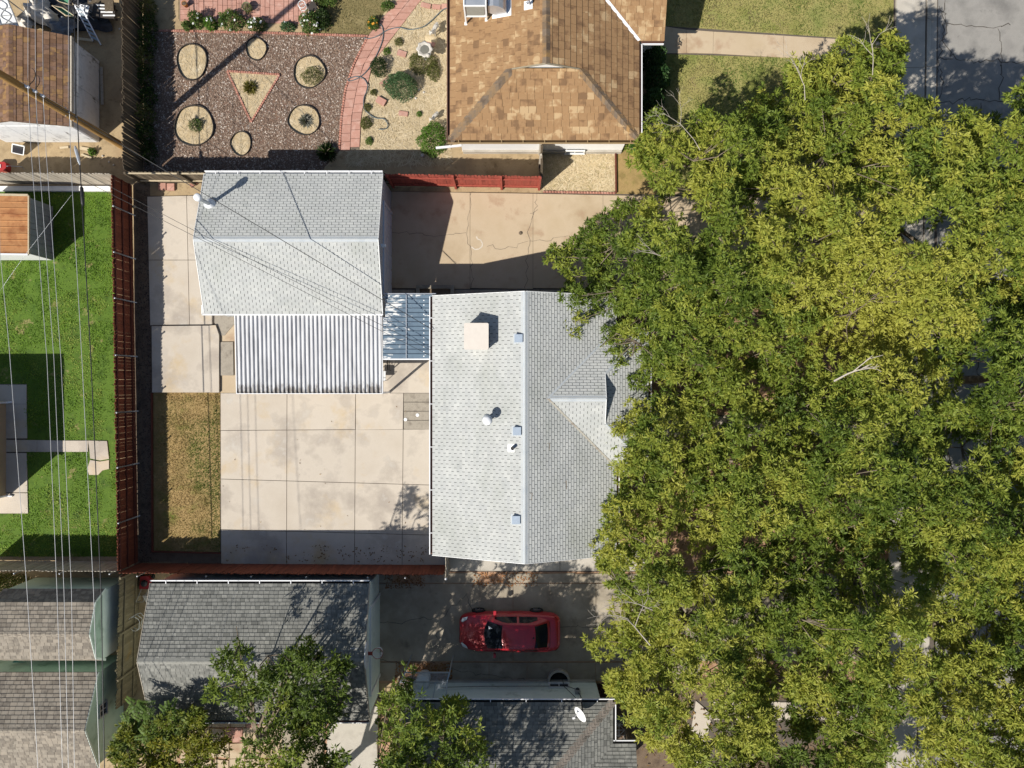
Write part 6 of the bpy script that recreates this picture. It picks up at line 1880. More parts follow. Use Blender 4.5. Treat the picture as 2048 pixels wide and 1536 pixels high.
for i, (px, py, rx, ry, h, cols, L, lab) in enumerate((
    (803, 176, 33, 28, 1.1, BLUE, .07, 'large rounded blue green bush in the sandy bed'), (759, 139, 16, 19, .7, DARK, .06, 'dark round bush touching the paver path'), (845, 128, 28, 24, .4, OLV, .06, 'spreading olive shrub around the bird bath'),
    (868, 145, 12, 20, .35, OLV, .06, 'straggly olive shrub right of the big blue green bush'), (866, 283, 28, 32, .9, GRS, .08, 'bright green bush at the lower left corner of the tan roof'), (654, 306, 22, 22, .9, DARK, .1, 'spiky dark green shrub by the end of the paver path'),
    (733, 248, 11, 12, .3, OLV, .06, 'small olive tuft right of the paver path'), (798, 85, 8, 8, .2, OLV, .05, 'small olive tuft above the bird bath bed'), (774, 104, 7, 7, .2, GRS, .05, 'tiny green tuft left of the stepping stones'), (735, 216, 8, 8, .2, OLV, .05, 'tiny olive tuft near the hose'),
    (739, 283, 7, 8, .2, GRS, .05, 'small green tuft near the bottom of the sandy bed'), (748, 186, 7, 6, .15, OLV, .05, 'faint dry tuft beside the garden hose'), (839, 229, 5, 5, .15, GRS, .05, 'tiny green tuft near the deer figurine'))):
    bush(lab, px, py, rx, ry, h, cols, L, L * .35, group='shrubs in the sandy bed', seed=i, spiky=.9 if 'spiky' in lab else 0)
for i, (px, py, rx, ry, h, cols, L, lab) in enumerate((
    (626, 154, 22, 17, .35, OLV, .07, 'yellow green mound in the right upper oval'), (501, 177, 17, 15, .4, [(.10, .10, .02), (.18, .16, .04), (.28, .24, .08)], .16, 'yellow tufted grass in the brick triangle'),
    (393, 252, 14, 12, .35, ROSE, .07, 'leafy green plant in the lower left oval'), (611, 243, 16, 16, .25, [(.16, .16, .14), (.24, .24, .21), (.33, .32, .28)], .12, 'silver grey spiky plant in the lower right oval'))):
    bush(lab, px, py, rx, ry, h, cols, L, L * .25, group='plants in the mulch ovals', seed=i + 30, spiky=.9 if 'spiky' in lab or 'tufted' in lab else 0)
for i in range(9):
    y = 20 + i * 36
    bush(('first', 'second', 'third', 'fourth', 'fifth', 'sixth', 'seventh', 'eighth', 'ninth')[i] + ' climbing shrub from the top along the brown fence', 300 + random.uniform(-3, 4), y, 13, 20, random.uniform(.7, 1.2), [(.02, .04, .008), (.04, .075, .014), (.08, .11, .02)] if i % 3 else OLV, .10, .05, n=520, name='climber', cat='climber', group='climbers along the brown fence', seed=i)
bush('vivid green bush at the lower right corner of the white house wall', 1280, 288, 25, 26, 1.5, [(.03, .10, .012), (.05, .16, .02), (.10, .24, .03)], .10, .045, name='shrub')
for i, (x, y, h) in enumerate(((1302, 120, 1.5), (1312, 165, 1.4), (1300, 215, 1.5))):
    bush(('upper', 'middle', 'lower')[i] + ' dark shrub in the shade of the tan house side', x, y, 22, 24, h, [(.02, .055, .016), (.04, .09, .025), (.07, .12, .035)], .12, .06, name='shrub', group='shrubs beside the tan house', seed=i)
bush('dappled bush in the corner behind the upper green shed', 22, 1172, 44, 26, 1.6, OLV, .10, .05, name='shrub', seed=8)
bush('dark ornamental shrub under the corner of the bottom house', 1196, 1388, 16, 18, .7, [(.05, .02, .018), (.08, .03, .025), (.06, .05, .02)], .08, .04, name='shrub', seed=9)
bush('weedy green plant beside the stacked boards under the utility pole', 187, 305, 6, 6, .3, GRS, .08, .03, name='weed', cat='weed', seed=10)
# ------------------------------------------------------------------ garden edging and ornaments
def scallops(label, pts, mat, step=.11, r=.06, h=.09, close=False):
    """a row of little round topped edging bricks"""
    line = [at(*p) for p in pts] + ([at(*pts[0])] if close else [])
    o = thing('brick_edging', label, 'edging', line[0])
    P = []
    for a, b in zip(line[:-1], line[1:]):
        n = max(1, int((b - a).length / step))
        P += [(a.lerp(b, (i + .5) / n), math.atan2(b.y - a.y, b.x - a.x)) for i in range(n)]
    me = None
    for i, (p, ang) in enumerate(P):
        if me is None:
            s = MB().mesh([(x * step * .47, y * .045, 0) for x, y in ((-1, -1), (1, -1), (1, 1), (-1, 1))] + [(x * step * .47, y * .045, h * .75) for x, y in ((-1, -1), (1, -1), (1, 1), (-1, 1))] + [(0, -.04, h), (0, .04, h)],
                          [(0, 1, 5, 4), (1, 2, 6, 5), (2, 3, 7, 6), (3, 0, 4, 7), (4, 5, 8), (6, 7, 9), (5, 6, 9, 8), (7, 4, 8, 9)])
            me = bpy.data.meshes.new('brick'); me.from_pydata(s.v, [], s.f); me.materials.append(mat)
        link_mesh('brick', me, o, (p.x, p.y, 0), (0, 0, ang + random.gauss(0, .06)), (1, 1, random.uniform(.85, 1.15)))
    return o


scallops('scalloped pink brick edging along the top of the mulch bed', [(318, 62), (520, 66), (737, 73)], M['edging'])
scallops('scalloped pink brick edging along the curved paver path', [(735, 76), (708, 129), (691, 180), (683, 236), (679, 300)], M['edging'])
scallops('pink brick edging round the triangular bed', TRI, M['edging'], close=True)
scallops('row of pink edging bricks between straw bed and driveway', [(1086, 384), (1231, 387)], M['edging'], .13)
eb = MB().beam(at(1231, 306, .06), at(1232, 386, .06), .06, .12)
tag(eb.build('edging_board', M['red_rail']), 'dark red edging board at the right end of the straw bed', 'edging')
names = ('upper left', 'top middle', 'right upper', 'left lower', 'right lower', 'bottom middle')
for i, (cx, cy, rx, ry) in enumerate(MULCH_OVALS):
    c = at(cx, cy)
    o = thing('oval_bed', 'dark steel edged sandy oval in the mulch, ' + names[i] + ' one', 'garden bed', c, 'oval beds in the mulch')
    n = 36
    def rad(t, k=1.0): return (c.x + k * rx / F * math.cos(t) * (1 + .05 * math.sin(3 * t + i)), c.y + k * ry / F * math.sin(t) * (1 + .04 * math.cos(2 * t + i * 2)))
    mb = MB()
    for j in range(n):
        t0, t1 = 2 * PI * j / n, 2 * PI * (j + 1) / n
        mb.prism([rad(t0), rad(t1), rad(t1, 1.035), rad(t0, 1.035)], 0, .115 + .012 * math.sin(j * .7 + i))
    mb.build('edge_strip', M['steel_edge'], o)
    MB().prism([rad(2 * PI * j / n, .985) for j in range(n)], 0, .03).build('soil', M['straw'], o)
    chips('straw', [rad(2 * PI * j / n, .93) for j in range(n)], int(rx * ry * .20), .2, [(.52, .42, .27), (.44, .35, .21), (.60, .50, .34), (.36, .28, .16)], .03, None, asp=12, flat=.05, parent=None)
    s = bpy.context.scene.objects
    st = [x for x in s if x.name.startswith('straw') and x.parent is None and x.get('kind') == 'stuff' and 'label' not in x and x.type == 'MESH'][-1]
    st.parent = o; st.location = -c
tb = sheet('triangle_soil', TRI, .03, M['straw'])
tag(tb, 'triangle of sandy soil inside the brick edging', 'garden bed')
bpy.data.objects['triangle_soil']['kind'] = 'structure'
chips('straw_in_triangle', poly_px([(460, 146), (555, 152), (503, 239)]), 420, .2, [(.52, .42, .27), (.44, .35, .21), (.60, .50, .34), (.36, .28, .16)], .032, 'straw lying in the triangular bed', asp=12, flat=.05)


def pot(label, px, py, r, h, mat, soil=True):
    c = at(px, py, .05)
    o = thing('flower_pot', label, 'flower pot', c)
    MB().lathe(c, [(r * .7, 0), (r * .95, h * .8), (r * 1.05, h * .86), (r * 1.05, h), (r * .9, h), (r * .88, h * .85), (r * .1, h * .84)], 20).build('pot', mat, o, True)
    MB().lathe(c + Vector((0, 0, h * .82)), [(r * .86, 0), (r * .8, .03), (r * .1, .05)], 16).build('soil', M['dark_dirt'], o)
    return o


pot('empty orange clay pot on the brick patio', 373, 12, .12, .26, M['terracotta'])
pot('round olive glazed pot with a small plant on the brick patio', 497, 19, .20, .3, M['olive_pot'])
bush('small green plant growing in the olive pot', 497, 18, 8, 8, .12, OLV, .06, .02, zb=.33, n=180, name='potted_plant', cat='plant', stemmed=False)
c = at(611, 22)
st = thing('plant_stand', 'pink wire ring plant stand at the right end of the brick patio', 'plant stand', c)
for z in (.35, .6): MB().tube([(c.x + .17 * math.cos(t), c.y + .17 * math.sin(t), z) for t in np.linspace(0, 2 * PI, 17)], .018, 6).build('ring', M['weathered_white'], st, True)
for t in (0, 2.1, 4.2): MB().beam((c.x + .2 * math.cos(t), c.y + .2 * math.sin(t), .03), (c.x + .17 * math.cos(t), c.y + .17 * math.sin(t), .6), .02, .02).build('leg', M['weathered_white'], st)
c = at(630, 24)
ch = thing('garden_chair', 'dark iron garden chair behind the white flowering bush', 'chair', c)
MB().box((c.x, c.y, .45), (.4, .4, .03), .5).build('seat', M['steel_edge'], ch)
MB().tube([(c.x + .1, c.y + .22, .45), (c.x + .12, c.y + .26, .9), (c.x + .3, c.y + .14, .9), (c.x + .28, c.y + .1, .45)], .015, 6).build('backrest', M['steel_edge'], ch)
for t in (.8, 2.4, 3.9, 5.5): MB().beam((c.x + .27 * math.cos(t), c.y + .27 * math.sin(t), 0), (c.x + .22 * math.cos(t), c.y + .22 * math.sin(t), .45), .025, .025).build('leg', M['steel_edge'], ch)
# bird bath
c = at(853, 113)
bbx = thing('bird_bath', 'white scalloped stone bird bath in the sandy bed', 'bird bath', c)
MB().lathe(c, [(.2, 0), (.2, .06), (.11, .12), (.09, .3), (.12, .55), (.2, .62)], 16).build('pedestal', M['stone_white'], bbx, True)
V, Fs = [], []
n = 32
for r, z in ((.12, .60), (.28, .66), (.35, .74), (.36, .76), (.27, .76), (.19, .70), (.02, .69)):
    for j in range(n):
        t = 2 * PI * j / n
        rr = r * (1 + (.09 * math.cos(8 * t) if r > .25 else 0))
        V.append((c.x + rr * math.cos(t), c.y + rr * math.sin(t), z))
for i in range(6):
    for j in range(n): Fs.append((i * n + j, i * n + (j + 1) % n, (i + 1) * n + (j + 1) % n, (i + 1) * n + j))
MB().mesh(V, Fs).build('bowl', M['stone_white'], bbx, True)
MB().face([(c.x + .20 * math.cos(t), c.y + .20 * math.sin(t), .725) for t in np.linspace(0, 2 * PI, 24, endpoint=False)]).build('water', plain('bath_water', (.16, .155, .13, 1), .08, .5), bbx)
MB().lathe(c + Vector((.16, -.30, .70)), [(.05, 0), (.09, .04), (.08, .12), (.03, .15)], 10).build('bird_figure', M['stone_white'], bbx, True)


def skin_animal(name, label, c, pts, edges, radii, mat, parts=()):
    """one continuous skinned figure; pts are local (x forward, z up)"""
    me = bpy.data.meshes.new(name)
    me.from_pydata(pts, edges, [])
    o = bpy.data.objects.new(name, me)
    C.objects.link(o)
    o.location = c
    ORG[o.name] = Vector(c)
    sk = o.modifiers.new('skin', 'SKIN')
    for i, r in enumerate(radii): me.skin_vertices[0].data[i].radius = (r, r)
    me.skin_vertices[0].data[0].use_root = True
    sb_ = o.modifiers.new('sub', 'SUBSURF'); sb_.levels = 1; sb_.render_levels = 1
    me.materials.append(mat)
    return tag(o, label, 'figurine')


def deer(label, px, py, ang, s, mat):
    pts = [(0, 0, .46), (.2, 0, .47), (-.2, 0, .46), (.3, 0, .56), (.37, 0, .70), (.44, 0, .76), (.56, 0, .72), (.2, .07, .36), (.2, .07, .18), (.21, .07, .02), (.2, -.07, .36), (.2, -.07, .18), (.21, -.07, .02),
           (-.2, .07, .36), (-.25, .07, .2), (-.22, .07, .02), (-.2, -.07, .36), (-.25, -.07, .2), (-.22, -.07, .02), (.40, .09, .86), (.40, -.09, .86), (-.3, 0, .46)]
    edges = [(0, 1), (0, 2), (1, 3), (3, 4), (4, 5), (5, 6), (1, 7), (7, 8), (8, 9), (1, 10), (10, 11), (11, 12), (2, 13), (13, 14), (14, 15), (2, 16), (16, 17), (17, 18), (5, 19), (5, 20), (2, 21)]
    rad = [.11, .105, .10, .075, .05, .055, .03, .045, .022, .02, .045, .022, .02, .055, .025, .02, .055, .025, .02, .016, .016, .025]
    ca, sa_ = math.cos(ang), math.sin(ang)
    pts = [((x * ca - y * sa_) * s, (x * sa_ + y * ca) * s, z * s) for x, y, z in pts]
    return skin_animal('deer_figurine', label, at(px, py), pts, edges, [r * s for r in rad], mat)


deer('pale deer figurine with a dark back near the top of the sandy bed', 872, 64, 4.3, .95, M['stone_white'])
deer('slender pale deer figurine lower down in the sandy bed', 872, 236, 4.1, .75, M['stone_white'])
bl_ = thing('garden_rock', 'pale rough rock at the feet of the upper deer figurine', 'rock', at(862, 76))
q = at(862, 76)
MB().lathe(q, [(.30, 0), (.28, .06), (.17, .12), (.05, .14)], 9).build('stone', M['straw'], bl_)
for i, (px, py, w, h, a, lab) in enumerate(((852, 12, 20, 9, -.25, 'left of two at the top of the sandy bed'), (873, 15, 17, 9, -.1, 'right of two at the top of the sandy bed'), (804, 108, 18, 11, -.3, 'left of the bird bath shrub'), (771, 164, 22, 10, .75, 'between dark round bush and big shrub'),
                                            (763, 204, 19, 12, -.5, 'tilted up beside the hose'), (807, 228, 18, 9, -.15, 'lowest in the sandy bed'), (862, 88, 16, 8, -.4, 'below the upper deer figurine'), (890, 14, 14, 10, 0, 'under the eave of the tan roof'))):
    q = at(px, py)
    o = MB().box((q.x, q.y, .045 if i != 4 else .10), (w / F, h / F, .07 if i != 4 else .12), a).build('stepping_stone', M['paver'], None, origin=q)
    tag(o, 'flat pink stepping stone ' + lab, 'stepping stone', 'stepping stones in the sandy bed')
def spline(pts, z, n=8):
    P = [at(x, y, z) for x, y in pts]
    out = []
    for i in range(len(P) - 1):
        p0, p1, p2, p3 = P[max(i - 1, 0)], P[i], P[i + 1], P[min(i + 2, len(P) - 1)]
        for k in range(n):
            t = k / n
            out.append(.5 * ((2 * p1) + (p2 - p0) * t + (2 * p0 - 5 * p1 + 4 * p2 - p3) * t * t + (3 * p1 - p0 - 3 * p2 + p3) * t ** 3))
    out.append(P[-1])
    return out
tag(MB().tube(spline([(900, 15), (885, 20), (862, 42), (845, 54), (820, 59), (798, 55), (775, 60), (755, 72), (738, 77), (728, 75)], .085), .022, 6).build('garden_hose', M['hose'], None, True, origin=at(800, 55)), 'dark garden hose from the tan house across the paver path', 'hose')
tag(MB().tube(spline([(754, 42), (765, 55), (765, 80), (752, 112), (735, 140), (718, 155), (700, 162), (697, 158), (712, 153), (728, 158), (736, 175), (728, 195), (728, 215), (738, 228), (752, 236), (768, 238), (776, 250), (770, 258), (757, 258)], .085), .022, 6).build('garden_hose', M['hose'], None, True, origin=at(735, 150)), 'long dark garden hose curling beside the paver path', 'hose')
for i, (px, py) in enumerate(((832, 197), (822, 195), (838, 180), (848, 185))):
    tag(MB().lathe(at(px, py), [(.05, 0), (.06, .04), (.02, .08)], 8).build('white_stone', M['stone_white'], None, True, origin=at(px, py)), 'small white stone ' + ('at the lower right of the big bush', 'left of its neighbour below the big bush', 'on the right flank of the big bush', 'farthest right of the big bush')[i], 'stone', 'white stones beside the big bush')
tag(MB().lathe(at(846, 311), [(.09, 0), (.1, .05), (.06, .1), (.02, .11)], 12).build('white_lantern', M['stone_white'], None, True, origin=at(846, 311)), 'small white solar lamp in the shade under the white wall', 'garden lamp')

# stacked pavers by the corner behind the garage
for i, (px, py) in enumerate(((326, 374), (343, 375), (391, 367))):
    q = at(px, py)
    tag(MB().box((q.x, q.y, .06), (.34 if i < 2 else .5, .32 if i < 2 else .16, .1), 0 if i < 2 else .6).build('loose_paver', M['paver'] if i < 2 else M['edging'], None, origin=q),
        ('left of two loose square pavers behind the side path', 'right of two loose square pavers behind the side path', 'loose brick lying near the flue corner of the garage')[i], 'paver')
tag(MB().lathe(at(269, 414), [(.07, 0), (.09, .05), (.04, .1)], 9).build('pale_rock', M['straw'], None, True, origin=at(269, 414)), 'pale rock at the foot of the red fence', 'rock')

# ------------------------------------------------------------------ by the back door: white iron chair and a hand rail
c = at(765, 752)
wc = thing('garden_chair', 'white wrought iron chair half hidden by the corrugated cover', 'chair', c)
MB().box((c.x, c.y, .46), (.45, .45, .03)).build('seat', M['weathered_white'], wc)
mb = MB()
for k in range(5): mb.tube([(c.x - .22, c.y - .2 + .1 * k, .46), (c.x - .27, c.y - .2 + .1 * k, .95)], .012, 5)
mb.tube([(c.x - .27, c.y - .22, .9), (c.x - .28, c.y, 1.0), (c.x - .27, c.y + .22, .9)], .016, 5)
mb.build('backrest', M['weathered_white'], wc)
for sx in (-1, 1):
    for sy in (-1, 1): MB().beam((c.x + sx * .21, c.y + sy * .21, .05), (c.x + sx * .2, c.y + sy * .2, .46), .025, .025).build('leg', M['weathered_white'], wc)
    MB().tube([(c.x + sx * .0 - .24, c.y + sx * .23, .68), (c.x + .15, c.y + sx * .24, .7), (c.x + .2, c.y + sx * .22, .46)], .014, 5).build('armrest', M['weathered_white'], wc)
a, b = at(775, 740, .95), at(775, 702, .95)
hr = thing('hand_rail', 'dark iron hand rail of the back steps under the blue cover', 'hand rail', at(775, 720))
MB().beam(a, b, .04, .04).build('top_rail', M['steel_edge'], hr)
MB().beam(a - Vector((0, 0, .45)), b - Vector((0, 0, .45)), .03, .03).build('lower_rail', M['steel_edge'], hr)
for p in (a, b): MB().beam((p.x, p.y, .04), (p.x, p.y, .96), .035, .035).build('post', M['steel_edge'], hr)

# ------------------------------------------------------------------ frame, chair and dish at the bottom house
fz = 2.05
fr_ = thing('patio_awning', 'aluminium framed glass awning beside the pale green house', 'awning', at(840, 1370))
A_, B_, C_, D_ = at(810, 1345, fz), at(899, 1345, fz), at(894, 1364, fz + .12), at(801, 1364, fz + .12)
E_, G_ = at(893, 1398, fz + .3), at(786, 1398, fz + .3)
mb = MB()
for p, q in ((A_, B_), (B_, C_), (C_, D_), (D_, A_), (C_, E_), (D_, G_)): mb.beam(p, q, .05, .06)
mb.build('frame', M['alu'], fr_)
MB().face([A_ + Vector((0, 0, .035)), D_ + Vector((0, 0, .035)), C_ + Vector((0, 0, .035)), B_ + Vector((0, 0, .035))]).build('pane', M['glass'], fr_)
MB().face([D_ + Vector((0, 0, .03)), G_ + Vector((0, 0, .03)), E_ + Vector((0, 0, .03)), C_ + Vector((0, 0, .03))]).build('pane', M['glass'], fr_)
for p in (A_, B_): MB().beam((p.x, p.y, .0), (p.x, p.y, fz), .05, .05).build('post', M['alu'], fr_)
for k in range(1, 4):
    p, q = D_.lerp(C_, k / 4), G_.lerp(E_, k / 4)
    MB().beam(p, q, .035, .04).build('glazing_bar', M['alu'], fr_)
c = at(846, 1366, .9)
dr = thing('water_barrel', 'round white barrel standing under the glass awning', 'barrel', (c.x, c.y, 0))
MB().lathe((c.x, c.y, 0), [(.26, 0), (.3, .1), (.31, .5), (.3, .85), (.27, .92), (.1, .94), (.02, .94)], 18).build('body', M['white_paint'], dr, True)
MB().tube([(c.x + .31 * math.cos(t), c.y + .31 * math.sin(t), .84) for t in np.linspace(0, 2 * PI, 21)], .02, 6).build('rim', M['weathered_white'], dr, True)
dp = at(1163, 1427, 3.25)
dish = thing('satellite_dish', 'white satellite dish on a short mast above the bottom roof gutter', 'satellite dish', (dp.x, dp.y + .2, 2.7))
N_ = Vector((-.80, -.33, .5)).normalized()
U_ = N_.cross(Vector((0, 0, 1))).normalized(); V_ = N_.cross(U_)
V, Fs = [], []
n = 24
for r, dep in ((.02, .0), (.15, .012), (.28, .045), (.36, .085), (.365, .07)):
    for j in range(n):
        t = 2 * PI * j / n
        V.append(tuple(dp + U_ * (r * .92 * math.cos(t)) + V_ * (r * 1.0 * math.sin(t)) + N_ * dep))
for i in range(4):
    for j in range(n): Fs.append((i * n + j, i * n + (j + 1) % n, (i + 1) * n + (j + 1) % n, (i + 1) * n + j))
Fs.append(tuple(range(n)))
MB().mesh(V, Fs).build('reflector', M['white_paint'], dish, True)
fe = dp + N_ * .42 - V_ * .02 * 0 + Vector((0, 0, -.12))
MB().tube([dp - V_ * .0 + Vector((0, 0, -.3)), dp + N_ * .2 + Vector((0, 0, -.26)), fe], .02, 6).build('feed_arm', M['weathered_white'], dish)
MB().box(fe, (.12, .08, .08), .4).build('receiver', M['weathered_white'], dish)
MB().tube([(dp.x + .05, dp.y + .24, 2.55), (dp.x + .05, dp.y + .16, 2.95), dp - N_ * .06], .028, 8).build('mast', M['black'], dish)
c = at(1238, 1459, .45)
pc_ = thing('patio_chair', 'white metal patio chair in the notch of the hip roof', 'chair', (c.x, c.y, 0))
mb = MB()
for k in range(5): mb.beam((c.x - .26, c.y - .5 + .24 * k, .46), (c.x + .28, c.y - .5 + .24 * k, .46), .022, .02)
for sx in (-.28, .0, .28): mb.beam((c.x + sx, c.y - .55, .46), (c.x + sx, c.y + .5, .46), .03, .025)
for k in range(2): mb.beam((c.x - .26, c.y - .5 + .48 * k, .465), (c.x + .26, c.y - .02 + .48 * k, .465), .018, .016).beam((c.x + .26, c.y - .5 + .48 * k, .47), (c.x - .26, c.y - .02 + .48 * k, .47), .018, .016)
mb.build('seat', M['weathered_white'], pc_)
MB().box((c.x, c.y + .62, .75), (.56, .3, .03)).build('cushion', M['grey_tarp'], pc_)
for sx in (-.28, .28):
    for sy in (-.52, .48): MB().beam((c.x + sx, c.y + sy, 0), (c.x + sx, c.y + sy, .46), .03, .03).build('leg', M['weathered_white'], pc_)
    MB().tube([(c.x + sx, c.y + .5, .46), (c.x + sx * 1.1, c.y + .7, .95)], .016, 6).build('back_post', M['weathered_white'], pc_)

# ------------------------------------------------------------------ behind the charcoal garage: flagstones and yard
pv = tag(MB().face([at(x, y, .004) for x, y in ((355, 1392), (355, 1700), (780, 1700), (780, 1392))]).build('yard_floor', M['red_soil']), kind='structure')
xx = 440
for r in range(5):
    x = 360
    while x < 560:
        w, h = random.uniform(26, 40), 30
        slab(pv, [(x, 1394 + r * 31), (x + w, 1394 + r * 31 + random.uniform(-3, 3)), (x + w, 1424 + r * 31), (x, 1424 + r * 31 + random.uniform(-3, 3))], 0, .05, M['concrete_tan'] if random.random() < .8 else M['paver'], .02, 'flagstone')
        x += w
slab(pv, [(600, 1394), (670, 1396), (690, 1420), (650, 1450), (645, 1560), (560, 1560), (565, 1430)], 0, .06, M['concrete_old'], .01)
slab(pv, [(672, 1396), (756, 1396), (756, 1560), (650, 1560), (655, 1450), (692, 1422)], 0, .058, M['concrete_grey'], .01)
tag(MB().beam(at(700, 1402, .15), at(770, 1403, .15), .35, .3).build('garden_step', M['brown_board']), 'low brown timber step behind the charcoal garage', 'step')

# ------------------------------------------------------------------ the strip between the olive fence and the garage
q = at(290, 1165, .35)
mw = thing('lawn_mower', 'small dark red machine at the corner of the red fences', 'machine', (q.x, q.y, 0))
MB().prism([(q.x - .25, q.y - .3), (q.x + .22, q.y - .3), (q.x + .28, q.y + .1), (q.x + .15, q.y + .3), (q.x - .2, q.y + .28)], .15, .38).build('deck', plain('machine_red', (.25, .02, .025, 1), .4), mw)
MB().lathe((q.x, q.y - .02, .36), [(.15, 0), (.15, .12), (.1, .17), (.02, .18)], 12).build('engine', M['black'], mw)
for sx in (-1, 1):
    for sy in (-1, 1): MB().tube([(q.x + sx * .24, q.y + sy * .22, .12), (q.x + sx * .30, q.y + sy * .22, .12)], .12, 12).build('wheel', M['tyre'], mw)
MB().tube([(q.x - .15, q.y - .28, .35), (q.x - .16, q.y - .75, .85), (q.x + .16, q.y - .75, .85), (q.x + .15, q.y - .28, .35)], .014, 6).build('handle', M['steel'], mw)
q = at(294, 1197, .3)
tag(MB().prism([(q.x - .16, q.y + .16), (q.x + .35, q.y + .16), (q.x + .3, q.y - .3), (q.x + .1, q.y - .3)], .1, .42).build('wheelbarrow_tray', M['tarp'], None, origin=(q.x, q.y, 0)), 'pale tapered tray leaning against the charcoal garage', 'tray')
q = at(277, 1196, .1)
tag(MB().box((q.x, q.y, .1), (.14, .2, .2)).build('block', M['pale_wood'], None, origin=(q.x, q.y, 0)), 'small pale block beside the tapered tray', 'block')
tag(MB().tube([at(280, 1240, .3) + Vector((.25 * math.cos(t) * (1 + .1 * math.sin(5 * t)), .35 * math.sin(t), .04 * t + random.uniform(0, .1))) for t in np.linspace(0, 15, 60)], .012, 5).build('wire_coil', M['weathered_white'], None, origin=at(280, 1240)), 'tangled pale wire coil between olive fence and garage', 'wire coil')
tag(MB().prism(poly_px([(-40, 1345), (12, 1338), (47, 1338), (36, 1352), (20, 1385), (-40, 1390)], 1.0), .95, 1.0).build('white_sheet', M['white_paint'], None, origin=at(0, 1360)), 'flat white panel between the two green sheds', 'panel')
tag(MB().prism(poly_px([(12, 1335), (28, 1322), (60, 1326), (46, 1340)], .9), .85, .9).build('teal_sheet', plain('teal_sheet', '6fae98', .6)), 'small teal sheet lying between the two green sheds', 'panel')

# ------------------------------------------------------------------ yard of the brown roofed shed: stored things
def crumple(name, label, c, w, h, amp, mat, cat, rz=0, z0=.3, n=18, fold=3.0, droop=.6):
    """a crumpled cloth thrown over something"""
    V, Fs = [], []
    ca, sa_ = math.cos(rz), math.sin(rz)
    for i in range(n):
        for j in range(n):
            u, v = i / (n - 1) * 2 - 1, j / (n - 1) * 2 - 1
            x, y = u * w / 2 * (1 + .12 * math.sin(3 * v + w)), v * h / 2 * (1 + .1 * math.cos(4 * u))
            z = z0 + amp * (float(vnoise(np.array([x * fold + c[0]]), np.array([y * fold + c[1]]), 1.6, 5)[0]) + .5 * float(vnoise(np.array([x * fold]), np.array([y * fold + 3]), 4.0, 6)[0]) - .5) - droop * z0 * max(abs(u), abs(v)) ** 3
            V.append((c[0] + x * ca - y * sa_, c[1] + x * sa_ + y * ca, max(.01, z)))
    for i in range(n - 1):
        for j in range(n - 1): Fs.append((i * n + j, (i + 1) * n + j, (i + 1) * n + j + 1, i * n + j + 1))
    return tag(MB().mesh(V, Fs).build(name, mat, None, True, origin=(c[0], c[1], 0)), label, cat)


crumple('dark_filler_sheet', 'dark filler sheet added under the junk behind the shed', at(135, 18, .1), 3.9, 1.9, .3, M['black'], 'ground sheet', -.1, .12, 22)  # black sheet added to darken the gaps between the stored things
crumple('tarp', 'crumpled white plastic sheet over the junk behind the shed', at(75, 22, .7), 1.5, .8, .5, M['tarp'], 'tarp', -.5, .7)
crumple('cushion', 'crumpled cream cushion close to the brown shed roof', at(45, 45, .6), .75, .45, .35, M['tarp'], 'cushion', -.2, .65)
crumple('tarp', 'crumpled grey plastic sheet at the corner of the shed', at(120, 50, .6), 1.1, .75, .45, M['grey_tarp'], 'tarp', .2, .6)
crumple('plastic_bag', 'white plastic bag on top of the junk at the frame edge', at(72, 2, .7), .7, .5, .5, M['tarp'], 'bag', .2, .75)
# white crib side with curly wire
g0, g1, g2, g3 = at(-14, 2, 1.5), at(16, 0, 1.5), at(40, 58, 1.5), at(6, 62, 1.5)
gd_ = thing('metal_headboard', 'white panel with curly dark wire leaning by the shed roof', 'headboard', at(12, 30))
MB().mesh([g0, g1, g2, g3] + [p - Vector((0, 0, .03)) for p in (g0, g1, g2, g3)], [(0, 3, 2, 1), (4, 5, 6, 7), (0, 1, 5, 4), (1, 2, 6, 5), (2, 3, 7, 6), (3, 0, 4, 7)]).build('panel', M['white_paint'], gd_)
mb = MB()
up = Vector((0, 0, .025))
for f in (0, 1): mb.tube([g0.lerp(g1, f) + up, g3.lerp(g2, f) + up], .03, 6)
for f in (.0, .28, .52, .78, 1): mb.tube([g0.lerp(g3, f) + up, g1.lerp(g2, f) + up], .018, 5)
for ph in (0, PI): mb.tube([g0.lerp(g3, f).lerp(g1.lerp(g2, f), .5 + .3 * math.sin(f * 9 + ph)) + up for f in np.linspace(0, 1, 22)], .016, 5)
mb.build('wire_scroll', M['steel'], gd_)
for p in (g2, g3, g0, g1): MB().beam((p.x, p.y, 0), (p.x, p.y, 1.47), .04, .04).build('leg', M['steel'], gd_)
